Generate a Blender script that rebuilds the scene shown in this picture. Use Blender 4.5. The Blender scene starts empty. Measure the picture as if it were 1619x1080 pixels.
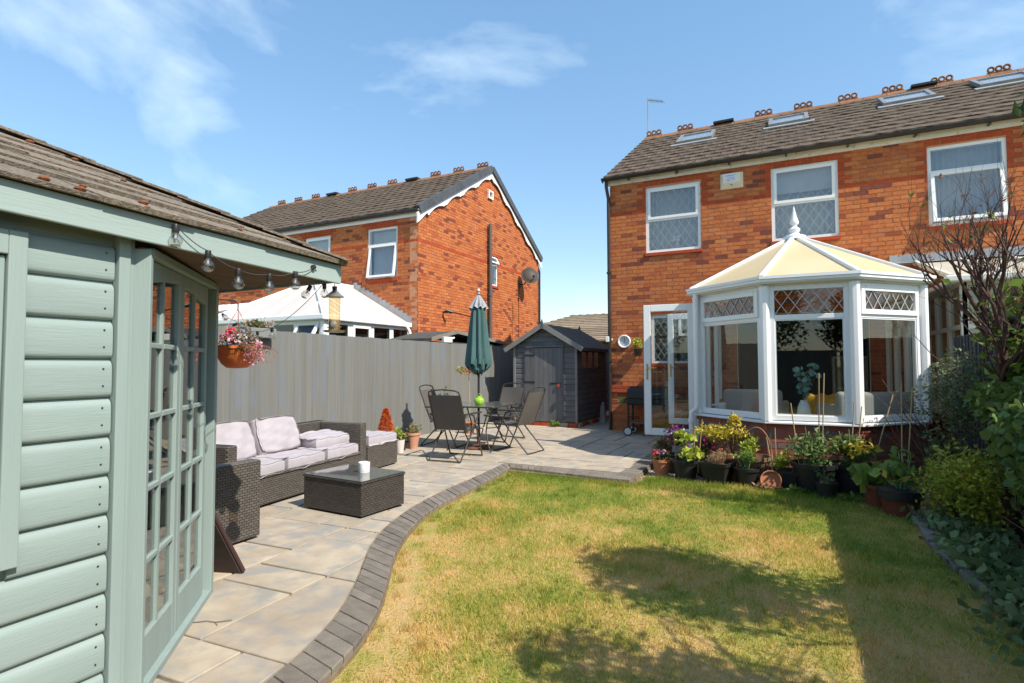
import bpy, math, random
import numpy as np
from mathutils import Vector, Matrix
SC = bpy.context.scene
COL = SC.collection
random.seed(7); RNG = np.random.default_rng(11)
rad = math.radians

# ------------------------------------------------------------------ camera
CAM_H = 1.36
YAW, PITCH, ROLL = rad(26.5), rad(2.35), rad(-0.15)
FPX = 880.0                                   # focal length in pixels of a 1619 px wide picture
def cam_axes():
    r = Vector((math.cos(YAW), math.sin(YAW), 0)); f = Vector((-math.sin(YAW), math.cos(YAW), 0)); u = Vector((0, 0, 1))
    f2 = f*math.cos(PITCH) + u*math.sin(PITCH); u2 = u*math.cos(PITCH) - f*math.sin(PITCH)
    r3 = r*math.cos(ROLL) + u2*math.sin(ROLL); u3 = u2*math.cos(ROLL) - r*math.sin(ROLL)
    return r3, u3, f2
CR, CU, CF = cam_axes()
cam = bpy.data.objects.new('camera', bpy.data.cameras.new('camera')); COL.objects.link(cam)
cam.data.sensor_width = 36.0; cam.data.lens = FPX/1619*36; cam.data.clip_start = 0.05; cam.data.clip_end = 2000
m = Matrix((CR, CU, -CF)).transposed().to_4x4(); m.translation = (0, 0, CAM_H); cam.matrix_world = m
SC.camera = cam
def depth_of(p):                              # distance along the view axis and picture position, to rank pieces by size
    v = Vector(p) - Vector((0, 0, CAM_H)); z = v.dot(CF)
    return z, 809.5 + FPX*v.dot(CR)/max(z, .01), 540 - FPX*v.dot(CU)/max(z, .01)

# ------------------------------------------------------------------ sky, sun, exposure
SUN_AZ, SUN_EL = rad(15.5), rad(46)           # azimuth measured from +x towards -y
S = Vector((math.cos(SUN_AZ)*math.cos(SUN_EL), -math.sin(SUN_AZ)*math.cos(SUN_EL), math.sin(SUN_EL)))
world = bpy.data.worlds.new('World'); SC.world = world; world.use_nodes = True
wt = world.node_tree; wn = wt.nodes; wl = wt.links
for n in list(wn): wn.remove(n)
w_out = wn.new('ShaderNodeOutputWorld'); w_bg = wn.new('ShaderNodeBackground'); w_sky = wn.new('ShaderNodeTexSky')
w_sky.sky_type = 'NISHITA'; w_sky.sun_disc = False
w_sky.sun_elevation = SUN_EL; w_sky.sun_rotation = math.atan2(S.x, S.y)
w_sky.air_density = 1.15; w_sky.dust_density = 0.25; w_sky.ozone_density = 3.0; w_sky.altitude = 0
w_bg.inputs['Strength'].default_value = 0.15
# thin cloud wisps: noise on the sky dome, the same everywhere on it
w_geo = wn.new('ShaderNodeTexCoord'); w_map = wn.new('ShaderNodeMapping'); w_n1 = wn.new('ShaderNodeTexNoise'); w_rmp = wn.new('ShaderNodeValToRGB')
w_map.inputs['Location'].default_value = (4.71, 6.67, 6.04); w_map.inputs['Scale'].default_value = (1.0, 1.0, 1.7); w_map.inputs['Rotation'].default_value = (0, 0, rad(-9))
w_n1.inputs['Scale'].default_value = 2.3; w_n1.inputs['Detail'].default_value = 7; w_n1.inputs['Roughness'].default_value = .52; w_n1.inputs['Distortion'].default_value = .35
w_rmp.color_ramp.elements[0].position = .52; w_rmp.color_ramp.elements[1].position = .74
w_rmp.color_ramp.elements[1].color = (.8, .8, .8, 1)
w_mix = wn.new('ShaderNodeMix'); w_mix.data_type = 'RGBA'
w_mix.inputs['B'].default_value = (5.0, 5.9, 6.2, 1)
wl.new(w_geo.outputs['Generated'], w_map.inputs['Vector']); wl.new(w_map.outputs[0], w_n1.inputs['Vector'])
wl.new(w_n1.outputs[0], w_rmp.inputs[0]); wl.new(w_rmp.outputs[0], w_mix.inputs['Factor'])
w_hs = wn.new('ShaderNodeHueSaturation'); w_hs.inputs['Saturation'].default_value = 1.42; w_hs.inputs['Value'].default_value = 1.75; w_gm = wn.new('ShaderNodeGamma'); w_gm.inputs[1].default_value = .6; wl.new(w_sky.outputs[0], w_gm.inputs[0]); wl.new(w_gm.outputs[0], w_hs.inputs['Color']); wl.new(w_hs.outputs[0], w_mix.inputs['A']); wl.new(w_mix.outputs['Result'], w_bg.inputs['Color']); wl.new(w_bg.outputs[0], w_out.inputs['Surface'])
sun_d = bpy.data.lights.new('sun', 'SUN'); sun_d.energy = 4.6; sun_d.angle = rad(.53); sun_d.color = (1, .93, .82)
sun = bpy.data.objects.new('sun', sun_d); COL.objects.link(sun); sun.location = S*40
sun.rotation_euler = (-S).to_track_quat('-Z', 'Y').to_euler()
SC.view_settings.view_transform = 'Standard'; SC.view_settings.look = 'None'; SC.view_settings.gamma = 1
SC.view_settings.exposure = 0.6; SC.view_settings.use_curve_mapping = False
SC.render.engine = 'CYCLES'; SC.cycles.use_denoising = True; SC.cycles.max_bounces = 8; SC.cycles.transparent_max_bounces = 24

# ------------------------------------------------------------------ mesh helpers
class MB:
    def __init__(s): s.v = []; s.f = []
    def add(s, v, f):
        n = len(s.v); s.v += [tuple(p) for p in v]; s.f += [tuple(i+n for i in q) for q in f]; return s
    def box(s, x0, x1, y0, y1, z0, z1):
        return s.add([(x0,y0,z0),(x1,y0,z0),(x1,y1,z0),(x0,y1,z0),(x0,y0,z1),(x1,y0,z1),(x1,y1,z1),(x0,y1,z1)],
                     [(0,3,2,1),(4,5,6,7),(0,1,5,4),(1,2,6,5),(2,3,7,6),(3,0,4,7)])
    def bar(s, p, q, w, h=None, up=(0,0,1)):
        p, q = Vector(p), Vector(q); h = h or w; d = (q-p).normalized(); up = Vector(up)
        a = d.cross(up)
        if a.length < 1e-4: a = d.cross(Vector((1,0,0)))
        a.normalize(); b = a.cross(d); a *= w/2; b *= h/2
        return s.add([p-a-b, p+a-b, p+a+b, p-a+b, q-a-b, q+a-b, q+a+b, q-a+b],
                     [(0,3,2,1),(4,5,6,7),(0,1,5,4),(1,2,6,5),(2,3,7,6),(3,0,4,7)])
    def tube(s, pts, r, n=8, closed=False):
        P = [Vector(p) for p in pts]; k = len(P); R = r if isinstance(r, (list, tuple)) else [r]*k
        rings = []; ref = None
        for i in range(k):
            a = P[i-1] if (i > 0 or closed) else P[i]; b = P[(i+1) % k] if (i < k-1 or closed) else P[i]
            d = (b-a).normalized()
            if ref is None: ref = d.cross(Vector((0,0,1)) if abs(d.z) < .9 else Vector((1,0,0)))
            ref = ref - d*ref.dot(d)
            if ref.length < 1e-6: ref = d.cross(Vector((.3,1,.2)))
            ref.normalize(); b2 = d.cross(ref)
            rings.append([P[i] + (ref*math.cos(t) + b2*math.sin(t))*R[i] for t in [2*math.pi*j/n for j in range(n)]])
        v = [q for g in rings for q in g]; f = []
        for i in range(k if closed else k-1):
            for j in range(n):
                f.append((i*n+j, i*n+(j+1) % n, ((i+1) % k)*n+(j+1) % n, ((i+1) % k)*n+j))
        if not closed: f += [tuple(range(n-1, -1, -1)), tuple(range((k-1)*n, k*n))]
        return s.add(v, f)
    def lathe(s, prof, n=20, c=(0,0,0), a0=0, sx=1, sy=1):
        v = []; f = []
        for r, z in prof:
            for j in range(n):
                t = 2*math.pi*j/n + a0; v.append((c[0]+r*math.cos(t)*sx, c[1]+r*math.sin(t)*sy, c[2]+z))
        for i in range(len(prof)-1):
            for j in range(n): f.append((i*n+j, i*n+(j+1) % n, (i+1)*n+(j+1) % n, (i+1)*n+j))
        if prof[0][0] > 1e-4: f.append(tuple(range(n-1, -1, -1)))
        if prof[-1][0] > 1e-4: f.append(tuple(range((len(prof)-1)*n, len(prof)*n)))
        return s.add(v, f)
    def prism(s, poly, a, b, axis='z'):
        mp = {'z': lambda p, t: (p[0], p[1], t), 'y': lambda p, t: (p[0], t, p[1]), 'x': lambda p, t: (t, p[0], p[1])}[axis]
        k = len(poly); v = [mp(p, a) for p in poly] + [mp(p, b) for p in poly]
        return s.add(v, [tuple(range(k-1, -1, -1)), tuple(range(k, 2*k))] + [(i, (i+1) % k, k+(i+1) % k, k+i) for i in range(k)])
    def torus(s, c, R, r, axis='y', n=14, k=7):
        pts = []
        for i in range(n):
            t = 2*math.pi*i/n; a, b = R*math.cos(t), R*math.sin(t)
            pts.append((c[0]+a, c[1], c[2]+b) if axis == 'y' else (c[0], c[1]+a, c[2]+b) if axis == 'x' else (c[0]+a, c[1]+b, c[2]))
        return s.tube(pts, r, k, closed=True)
    def ring(s, s0, s1, z0, z1, w, d0, d1, wz=None):          # rectangular frame in the s/z plane
        wz = wz or w
        s.box(s0, s0+w, d0, d1, z0, z1); s.box(s1-w, s1, d0, d1, z0, z1)
        s.box(s0+w, s1-w, d0, d1, z0, z0+wz); s.box(s0+w, s1-w, d0, d1, z1-wz, z1); return s
    def xf(s, M):
        s.v = [tuple(M @ Vector(p)) for p in s.v]; return s
    def ball(s, c, r, n=12, k=8, sz=1):
        return s.lathe([(max(1e-5, r*math.sin(math.pi*i/k)), -r*sz*math.cos(math.pi*i/k)) for i in range(k+1)], n, c)

def root_of(o):
    while o.parent: o = o.parent
    return o
def link_mesh(name, me, mat, parent, smooth=False):
    if mat is not None: me.materials.append(mat)
    o = bpy.data.objects.new(name, me); COL.objects.link(o)
    if parent: o.parent = parent
    return o
def obj(name, mb, mat, parent=None, smooth=False, w=False, bevel=0, seg=2):
    """one mesh object; w=True: the shapes are in world coordinates and the thing's own place is taken off"""
    if w and parent:
        L = root_of(parent).location; mb.v = [(p[0]-L.x, p[1]-L.y, p[2]-L.z) for p in mb.v]
    me = bpy.data.meshes.new(name); me.from_pydata(mb.v, [], mb.f); me.validate()
    if smooth:
        me.polygons.foreach_set('use_smooth', [True]*len(me.polygons))
        try: me.set_sharp_from_angle(angle=rad(40))
        except Exception: pass
    o = link_mesh(name, me, mat, parent)
    if bevel:
        b = o.modifiers.new('bevel', 'BEVEL'); b.width = bevel; b.segments = seg; b.limit_method = 'ANGLE'
    return o
def np_mesh(name, V, F, mat, parent=None, smooth=False):
    V = np.asarray(V, np.float32); F = np.asarray(F, np.int32); k = F.shape[1]
    me = bpy.data.meshes.new(name); me.vertices.add(len(V)); me.vertices.foreach_set('co', V.ravel())
    me.loops.add(F.size); me.loops.foreach_set('vertex_index', F.ravel())
    me.polygons.add(len(F)); me.polygons.foreach_set('loop_start', np.arange(0, F.size, k, dtype=np.int32))
    me.update(calc_edges=True)
    if smooth: me.polygons.foreach_set('use_smooth', [True]*len(F))
    return link_mesh(name, me, mat, parent)
def tag(o, label=None, cat=None, group=None, kind=None):
    for k, v in (('label', label), ('category', cat), ('group', group), ('kind', kind)):
        if v: o[k] = v
    return o
def thing(name, label, cat, loc=(0,0,0), rz=0, group=None):
    o = bpy.data.objects.new(name, None); COL.objects.link(o); o.empty_display_size = .2
    o.location = loc; o.rotation_euler = (0, 0, rz); return tag(o, label, cat, group)
def struct(name, mb, mat, **k): return tag(obj(name, mb, mat, **k), kind='structure')
def copy_tree(o, parent=None):
    c = o.copy(); COL.objects.link(c); c.parent = parent
    for ch in list(o.children): copy_tree(ch, c)
    return c
def shared(name, mb, mat, smooth=False):
    me = bpy.data.meshes.new(name); me.from_pydata(mb.v, [], mb.f)
    if smooth: me.polygons.foreach_set('use_smooth', [True]*len(me.polygons))
    me.materials.append(mat); return me
def inst(name, me, parent, loc, scale=(1,1,1), rot=None):
    o = bpy.data.objects.new(name, me); COL.objects.link(o); o.parent = parent; o.location = loc; o.scale = scale
    if rot: o.rotation_euler = rot
    return o
def frame_T(P, Q, out):
    """matrix from wall coordinates (s along P>Q, d outward, z up) to the world"""
    P, Q = Vector((P[0], P[1], 0)), Vector((Q[0], Q[1], 0)); a = (Q-P).normalized(); o = Vector((out[0], out[1], 0)).normalized()
    M = Matrix((a, o, Vector((0,0,1)))).transposed().to_4x4(); M.translation = P; return M
def smoothstep(x): x = max(0, min(1, x)); return x*x*(3-2*x)

# ------------------------------------------------------------------ materials
MATS = {}
def rgba(c): return (c[0], c[1], c[2], 1)
def mat(name, c1, c2=None, scale=6, detail=4, rough=.7, bump=0, bscale=None, metal=0, spec=.4, vary=0, stretch=(1,1,1),
        trans=0, c3=None, scale3=1.5, pos3=(.55,.7), coat=0, sheen=0, bstretch=None):
    if name in MATS: return MATS[name]
    M = bpy.data.materials.new(name); M.use_nodes = True; nt = M.node_tree; N = nt.nodes; L = nt.links
    b = N['Principled BSDF']; b.inputs['Roughness'].default_value = rough; b.inputs['Metallic'].default_value = metal
    b.inputs['Specular IOR Level'].default_value = spec
    if coat: b.inputs['Coat Weight'].default_value = coat
    if sheen: b.inputs['Sheen Weight'].default_value = sheen
    tc = N.new('ShaderNodeTexCoord'); oi = N.new('ShaderNodeObjectInfo'); ge = N.new('ShaderNodeNewGeometry')
    ad = N.new('ShaderNodeVectorMath'); ad.operation = 'ADD'; sc = N.new('ShaderNodeVectorMath'); sc.operation = 'SCALE'
    cmb = N.new('ShaderNodeCombineXYZ')
    for i in range(3): L.new(oi.outputs['Random'], cmb.inputs[i])
    L.new(cmb.outputs[0], sc.inputs[0]); sc.inputs['Scale'].default_value = 41.0
    L.new(tc.outputs['Object'], ad.inputs[0]); L.new(sc.outputs[0], ad.inputs[1])
    mp = N.new('ShaderNodeMapping'); mp.inputs['Scale'].default_value = stretch; L.new(ad.outputs[0], mp.inputs['Vector'])
    def noise(s, d, src):
        n = N.new('ShaderNodeTexNoise'); n.inputs['Scale'].default_value = s; n.inputs['Detail'].default_value = d; L.new(src, n.inputs['Vector']); return n
    n1 = noise(scale, detail, mp.outputs[0])
    rp = N.new('ShaderNodeValToRGB'); rp.color_ramp.elements[0].position = .32; rp.color_ramp.elements[1].position = .68
    rp.color_ramp.elements[0].color = rgba(c1); rp.color_ramp.elements[1].color = rgba(c2 or c1); L.new(n1.outputs[0], rp.inputs[0])
    col = rp.outputs[0]
    if c3:
        n3 = noise(scale3, 3, ad.outputs[0]); r3 = N.new('ShaderNodeValToRGB'); r3.color_ramp.elements[0].position = pos3[0]; r3.color_ramp.elements[1].position = pos3[1]
        L.new(n3.outputs[0], r3.inputs[0]); mx = N.new('ShaderNodeMix'); mx.data_type = 'RGBA'; mx.inputs['B'].default_value = rgba(c3)
        L.new(r3.outputs[0], mx.inputs['Factor']); L.new(col, mx.inputs['A']); col = mx.outputs['Result']
    if vary:
        a = N.new('ShaderNodeMath'); a.operation = 'ADD'; L.new(oi.outputs['Random'], a.inputs[0]); L.new(ge.outputs['Random Per Island'], a.inputs[1])
        fr = N.new('ShaderNodeMath'); fr.operation = 'FRACT'; L.new(a.outputs[0], fr.inputs[0])
        mr = N.new('ShaderNodeMapRange'); mr.inputs['To Min'].default_value = 1-vary; mr.inputs['To Max'].default_value = 1+vary; L.new(fr.outputs[0], mr.inputs['Value'])
        hs = N.new('ShaderNodeHueSaturation'); L.new(mr.outputs[0], hs.inputs['Value']); L.new(col, hs.inputs['Color'])
        mh = N.new('ShaderNodeMapRange'); mh.inputs['To Min'].default_value = .5-vary*.03; mh.inputs['To Max'].default_value = .5+vary*.03
        f2 = N.new('ShaderNodeMath'); f2.operation = 'MULTIPLY'; f2.inputs[1].default_value = 7.31; L.new(fr.outputs[0], f2.inputs[0])
        f3 = N.new('ShaderNodeMath'); f3.operation = 'FRACT'; L.new(f2.outputs[0], f3.inputs[0]); L.new(f3.outputs[0], mh.inputs['Value']); L.new(mh.outputs[0], hs.inputs['Hue'])
        col = hs.outputs[0]
    L.new(col, b.inputs['Base Color'])
    if bump:
        src = mp.outputs[0]
        if bstretch:
            m2 = N.new('ShaderNodeMapping'); m2.inputs['Scale'].default_value = bstretch; L.new(ad.outputs[0], m2.inputs['Vector']); src = m2.outputs[0]
        nb = noise(bscale or scale*4, 5, src); bp = N.new('ShaderNodeBump'); bp.inputs['Strength'].default_value = bump; bp.inputs['Distance'].default_value = .01
        L.new(nb.outputs[0], bp.inputs['Height']); L.new(bp.outputs[0], b.inputs['Normal'])
    if trans:
        tr = N.new('ShaderNodeBsdfTranslucent'); L.new(col, tr.inputs['Color']); ms = N.new('ShaderNodeMixShader'); ms.inputs[0].default_value = trans
        L.new(b.outputs[0], ms.inputs[1]); L.new(tr.outputs[0], ms.inputs[2]); L.new(ms.outputs[0], N['Material Output'].inputs['Surface'])
    MATS[name] = M; return M
def ramp_mat(name, cols, rough=.85, noise_amt=.25, nscale=30, bump=.4, vary_pos=None):
    """each island or object takes one colour of the list"""
    M = bpy.data.materials.new(name); M.use_nodes = True; nt = M.node_tree; N = nt.nodes; L = nt.links
    b = N['Principled BSDF']; b.inputs['Roughness'].default_value = rough; b.inputs['Specular IOR Level'].default_value = .25
    oi = N.new('ShaderNodeObjectInfo'); ge = N.new('ShaderNodeNewGeometry'); a = N.new('ShaderNodeMath'); a.operation = 'ADD'
    L.new(oi.outputs['Random'], a.inputs[0]); L.new(ge.outputs['Random Per Island'], a.inputs[1])
    fr = N.new('ShaderNodeMath'); fr.operation = 'FRACT'; L.new(a.outputs[0], fr.inputs[0])
    rp = N.new('ShaderNodeValToRGB'); rp.color_ramp.interpolation = 'CONSTANT'; els = rp.color_ramp.elements
    tot = sum(w for w, c in cols); acc = 0
    for i, (w, c) in enumerate(cols):
        e = els[i] if i < 1 else els.new(acc/tot) if i > 1 else els[1]
        e.position = acc/tot; e.color = rgba(c); acc += w
    L.new(fr.outputs[0], rp.inputs[0])
    tc = N.new('ShaderNodeTexCoord'); n = N.new('ShaderNodeTexNoise'); n.inputs['Scale'].default_value = nscale; n.inputs['Detail'].default_value = 4
    gp = N.new('ShaderNodeVectorMath'); gp.operation = 'ADD'; L.new(ge.outputs['Position'], gp.inputs[0]); gp.inputs[1].default_value = (3, 5, 7)
    L.new(gp.outputs[0], n.inputs['Vector'])
    mr = N.new('ShaderNodeMapRange'); mr.inputs['From Min'].default_value = .25; mr.inputs['From Max'].default_value = .75
    mr.inputs['To Min'].default_value = 1-noise_amt; mr.inputs['To Max'].default_value = 1+noise_amt; L.new(n.outputs[0], mr.inputs['Value'])
    hs = N.new('ShaderNodeHueSaturation'); L.new(rp.outputs[0], hs.inputs['Color']); L.new(mr.outputs[0], hs.inputs['Value']); L.new(hs.outputs[0], b.inputs['Base Color'])
    if bump:
        bp = N.new('ShaderNodeBump'); bp.inputs['Strength'].default_value = bump; bp.inputs['Distance'].default_value = .004
        n2 = N.new('ShaderNodeTexNoise'); n2.inputs['Scale'].default_value = nscale*3; n2.inputs['Detail'].default_value = 4; L.new(ge.outputs['Position'], n2.inputs['Vector'])
        L.new(n2.outputs[0], bp.inputs['Height']); L.new(bp.outputs[0], b.inputs['Normal'])
    MATS[name] = M; return M
def glass_mat(name, tint=(.9,.93,.92), refl=1.0, base=.045):
    M = bpy.data.materials.new(name); M.use_nodes = True; nt = M.node_tree; N = nt.nodes; L = nt.links; N.remove(N['Principled BSDF'])
    t = N.new('ShaderNodeBsdfTransparent'); t.inputs[0].default_value = rgba(tint); g = N.new('ShaderNodeBsdfGlossy'); g.inputs['Roughness'].default_value = .01
    lw = N.new('ShaderNodeLayerWeight'); lw.inputs[0].default_value = .5; pw = N.new('ShaderNodeMath'); pw.operation = 'POWER'; pw.inputs[1].default_value = 4.5
    L.new(lw.outputs['Facing'], pw.inputs[0]); ma = N.new('ShaderNodeMath'); ma.operation = 'MULTIPLY_ADD'; ma.inputs[1].default_value = .9*refl; ma.inputs[2].default_value = base*refl; ma.use_clamp = True
    L.new(pw.outputs[0], ma.inputs[0]); mx = N.new('ShaderNodeMixShader'); L.new(ma.outputs[0], mx.inputs[0]); L.new(t.outputs[0], mx.inputs[1]); L.new(g.outputs[0], mx.inputs[2])
    L.new(mx.outputs[0], N['Material Output'].inputs['Surface']); MATS[name] = M; return M
def weave_mat(name, c1, c2, sx, sz):
    """flat woven strand: rows of short strips as colour and relief"""
    M = bpy.data.materials.new(name); M.use_nodes = True; nt = M.node_tree; N = nt.nodes; L = nt.links
    b = N['Principled BSDF']; b.inputs['Roughness'].default_value = .5; b.inputs['Specular IOR Level'].default_value = .4
    tc = N.new('ShaderNodeTexCoord'); sp = N.new('ShaderNodeSeparateXYZ'); L.new(tc.outputs['Object'], sp.inputs[0])
    ad = N.new('ShaderNodeMath'); ad.operation = 'ADD'; L.new(sp.outputs[0], ad.inputs[0]); L.new(sp.outputs[1], ad.inputs[1])
    cb = N.new('ShaderNodeCombineXYZ'); L.new(ad.outputs[0], cb.inputs[0]); L.new(sp.outputs[2], cb.inputs[1])
    br = N.new('ShaderNodeTexBrick'); br.inputs['Scale'].default_value = 1; br.inputs['Brick Width'].default_value = sx; br.inputs['Row Height'].default_value = sz
    br.inputs['Mortar Size'].default_value = .0035; br.inputs['Mortar Smooth'].default_value = 1.0; br.inputs['Color1'].default_value = rgba(c1); br.inputs['Color2'].default_value = rgba(c2)
    br.inputs['Mortar'].default_value = (.012, .011, .01, 1); L.new(cb.outputs[0], br.inputs['Vector']); L.new(br.outputs['Color'], b.inputs['Base Color'])
    inv = N.new('ShaderNodeMath'); inv.operation = 'SUBTRACT'; inv.inputs[0].default_value = 1; L.new(br.outputs['Fac'], inv.inputs[1])
    bp = N.new('ShaderNodeBump'); bp.inputs['Strength'].default_value = .9; bp.inputs['Distance'].default_value = .006; L.new(inv.outputs[0], bp.inputs['Height']); L.new(bp.outputs[0], b.inputs['Normal'])
    MATS[name] = M; return M

BRICK = ramp_mat('multi_brick', [(20,(.47,.150,.050)),(16,(.44,.134,.045)),(8,(.49,.170,.062)),(12,(.385,.106,.040)),(12,(.455,.144,.050)),(7,(.27,.070,.036)),(6,(.19,.056,.038)),(8,(.41,.120,.042)),(5,(.40,.140,.058)),(10,(.47,.154,.052))], nscale=22, noise_amt=.2)
BRICK_RED = ramp_mat('red_brick', [(3,(0.378,0.066,0.023)),(3,(0.415,0.075,0.026)),(2,(0.342,0.062,0.023))], nscale=25, noise_amt=.15)
BRICK_DWARF = ramp_mat('plum_brick', [(6,(.33,.095,.065)),(5,(.38,.11,.075)),(4,(.24,.12,.095)),(3,(.20,.135,.115))], nscale=25, noise_amt=.2)
MORTAR = mat('mortar', (.47,.225,.125), (.54,.27,.155), scale=30, rough=.95, bump=.3, bscale=120)
MORTAR2 = mat('mortar_pale', (.36,.24,.19), (.42,.30,.24), scale=30, rough=.95)
UPVC = mat('white_upvc', (.80,.80,.79), (.76,.765,.75), scale=2.5, rough=.28, spec=.5)
UPVC_OLD = mat('weathered_white_paint', (.74,.71,.62), (.62,.57,.46), scale=7, detail=6, rough=.6, bump=.2, c3=(.36,.30,.22), scale3=9, pos3=(.62,.74), stretch=(.6,1,3))
LEAD = mat('lead_grey', (.30,.31,.32), (.37,.38,.39), scale=8, rough=.45, metal=.2)
LEADCAME = mat('lead_came', (.42,.42,.41), None, rough=.5, metal=.3)
GLASS = glass_mat('window_glass', refl=1.25)
GLASS_UP = glass_mat('upstairs_glass', tint=(.88,.9,.9), refl=1.7, base=.075)
BLACKPL = mat('black_plastic', (.018,.018,.018), (.028,.027,.026), scale=8, rough=.42)
GUTTER = mat('brown_black_gutter', (.022,.018,.016), (.035,.028,.024), scale=6, rough=.4)
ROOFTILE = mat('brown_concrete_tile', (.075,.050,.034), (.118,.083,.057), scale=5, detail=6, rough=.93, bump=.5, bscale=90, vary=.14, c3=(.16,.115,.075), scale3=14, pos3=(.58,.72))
VERGE = mat('slate_grey_verge', (.055,.06,.068), (.075,.08,.09), scale=6, rough=.6, vary=.12)
TERRA_RIDGE = mat('terracotta_ridge', (.20,.085,.042), (.27,.135,.07), scale=9, rough=.9, bump=.3, vary=.15)
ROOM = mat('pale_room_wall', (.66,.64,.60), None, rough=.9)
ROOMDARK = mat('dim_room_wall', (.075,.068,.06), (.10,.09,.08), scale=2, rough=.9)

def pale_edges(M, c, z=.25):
    """patchy paler lower edges: the faces of a tile that look outward instead of up"""
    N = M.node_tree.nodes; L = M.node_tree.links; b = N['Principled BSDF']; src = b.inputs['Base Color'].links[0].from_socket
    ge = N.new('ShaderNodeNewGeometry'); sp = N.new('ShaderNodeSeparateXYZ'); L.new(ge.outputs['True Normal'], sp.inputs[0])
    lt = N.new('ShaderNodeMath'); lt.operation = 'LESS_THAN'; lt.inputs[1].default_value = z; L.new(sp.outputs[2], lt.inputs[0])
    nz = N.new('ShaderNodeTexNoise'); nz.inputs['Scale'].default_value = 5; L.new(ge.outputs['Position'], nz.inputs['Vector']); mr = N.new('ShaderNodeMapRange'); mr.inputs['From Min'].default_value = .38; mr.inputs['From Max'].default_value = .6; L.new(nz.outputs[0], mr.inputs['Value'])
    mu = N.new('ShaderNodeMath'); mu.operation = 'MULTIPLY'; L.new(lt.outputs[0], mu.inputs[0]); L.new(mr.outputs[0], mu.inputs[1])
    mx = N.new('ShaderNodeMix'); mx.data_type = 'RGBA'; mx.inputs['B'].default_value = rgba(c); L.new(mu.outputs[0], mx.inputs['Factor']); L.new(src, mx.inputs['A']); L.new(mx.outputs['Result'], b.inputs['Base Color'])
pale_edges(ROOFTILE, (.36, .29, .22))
# ------------------------------------------------------------------ builders for houses
def wall_M(P, Q):
    a = math.atan2(Q[1]-P[1], Q[0]-P[0]); return Matrix.Translation((P[0], P[1], 0)) @ Matrix.Rotation(a, 4, 'Z'), a
def lay(s0, s1, z0, z1, openings, red=None, top=None, L=.225, H=.075, j=.010):
    out = []; n = int((z1-z0)/H + .3)
    for r in range(n):
        za, zb = z0+r*H+j/2, z0+(r+1)*H-j/2; zm = (za+zb)/2; s = s0 - (L/2 if r % 2 else 0)
        while s < s1:
            segs = [(max(s+j/2, s0), min(s+L-j/2, s1))]
            for (a, b, c, d) in openings:
                if zm > c and zm < d:
                    segs = [q for (p, t) in segs for q in ((p, min(t, a)), (max(p, b), t))]
            for p, t in segs:
                if t-p > .03 and (top is None or zb < min(top(p), top(t))): out.append((p, t, za, zb, bool(red and red((p+t)/2, zm))))
            s += L
    return out
BR_UNIT = {}
def brick_unit(m):
    if m.name not in BR_UNIT: BR_UNIT[m.name] = shared('brick', MB().box(0, 1, 0, .022, 0, 1), m)
    return BR_UNIT[m.name]
def brickwork(house, wall, P, Q, bricks, m_main, m_red, n_single=300):
    M, a = wall_M(P, Q); L = house.location; rank = []
    for b in bricks:
        c = M @ Vector(((b[0]+b[1])/2, 0, (b[2]+b[3])/2)); z, px, py = depth_of(c)
        rank.append(((b[1]-b[0])/z if (z > 0 and -40 < px < 1660 and -40 < py < 1120) else 0, b))
    rank.sort(key=lambda t: -t[0]); rest = {}
    for i, (k, b) in enumerate(rank):
        m = m_red if b[4] else m_main; out = random.uniform(-.0025, .0025)
        if i < n_single and k > 0:
            inst('brick', brick_unit(m), wall, M @ Vector((b[0], out, b[2])) - L, (b[1]-b[0], 1, b[3]-b[2]), (0, 0, a))
        else:
            rest.setdefault(m.name, MB()).box(b[0], b[1], out, .022, b[2], b[3])
    for nm, mb in rest.items(): tag(obj('brickwork', mb.xf(M), MATS[nm], wall, w=True), kind='stuff')
def backing(s0, s1, z0, z1, openings, y0, y1):
    xs = sorted({s0, s1, *[v for o in openings for v in o[:2] if s0 < v < s1]}); zs = sorted({z0, z1, *[v for o in openings for v in o[2:] if z0 < v < z1]}); mb = MB()
    for i in range(len(xs)-1):
        for k in range(len(zs)-1):
            xm, zm = (xs[i]+xs[i+1])/2, (zs[k]+zs[k+1])/2
            if not any(a < xm < b and c < zm < d for a, b, c, d in openings): mb.box(xs[i], xs[i+1], y0, y1, zs[k], zs[k+1])
    return mb
def lattice(s0, s1, z0, z1, y, pw, ph, t=.007):
    mb = MB(); k = ph/pw; n = int((s1-s0)/pw + (z1-z0)/ph) + 3
    for sg in (1, -1):
        for i in range(-n, n):
            pts = []
            c = i*ph
            for s in (s0, s1):
                z = z0 + c + sg*k*(s-s0)
                if z0 <= z <= z1: pts.append((s, z))
            for z in (z0, z1):
                s = s0 + (z-z0-c)/(sg*k)
                if s0 < s < s1: pts.append((s, z))
            if len(pts) >= 2:
                p, q = pts[0], pts[1]
                if math.dist(p, q) > .03: mb.bar((p[0], y, p[1]), (q[0], y, q[1]), t, .005, up=(0, 1, 0))
    return mb
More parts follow.
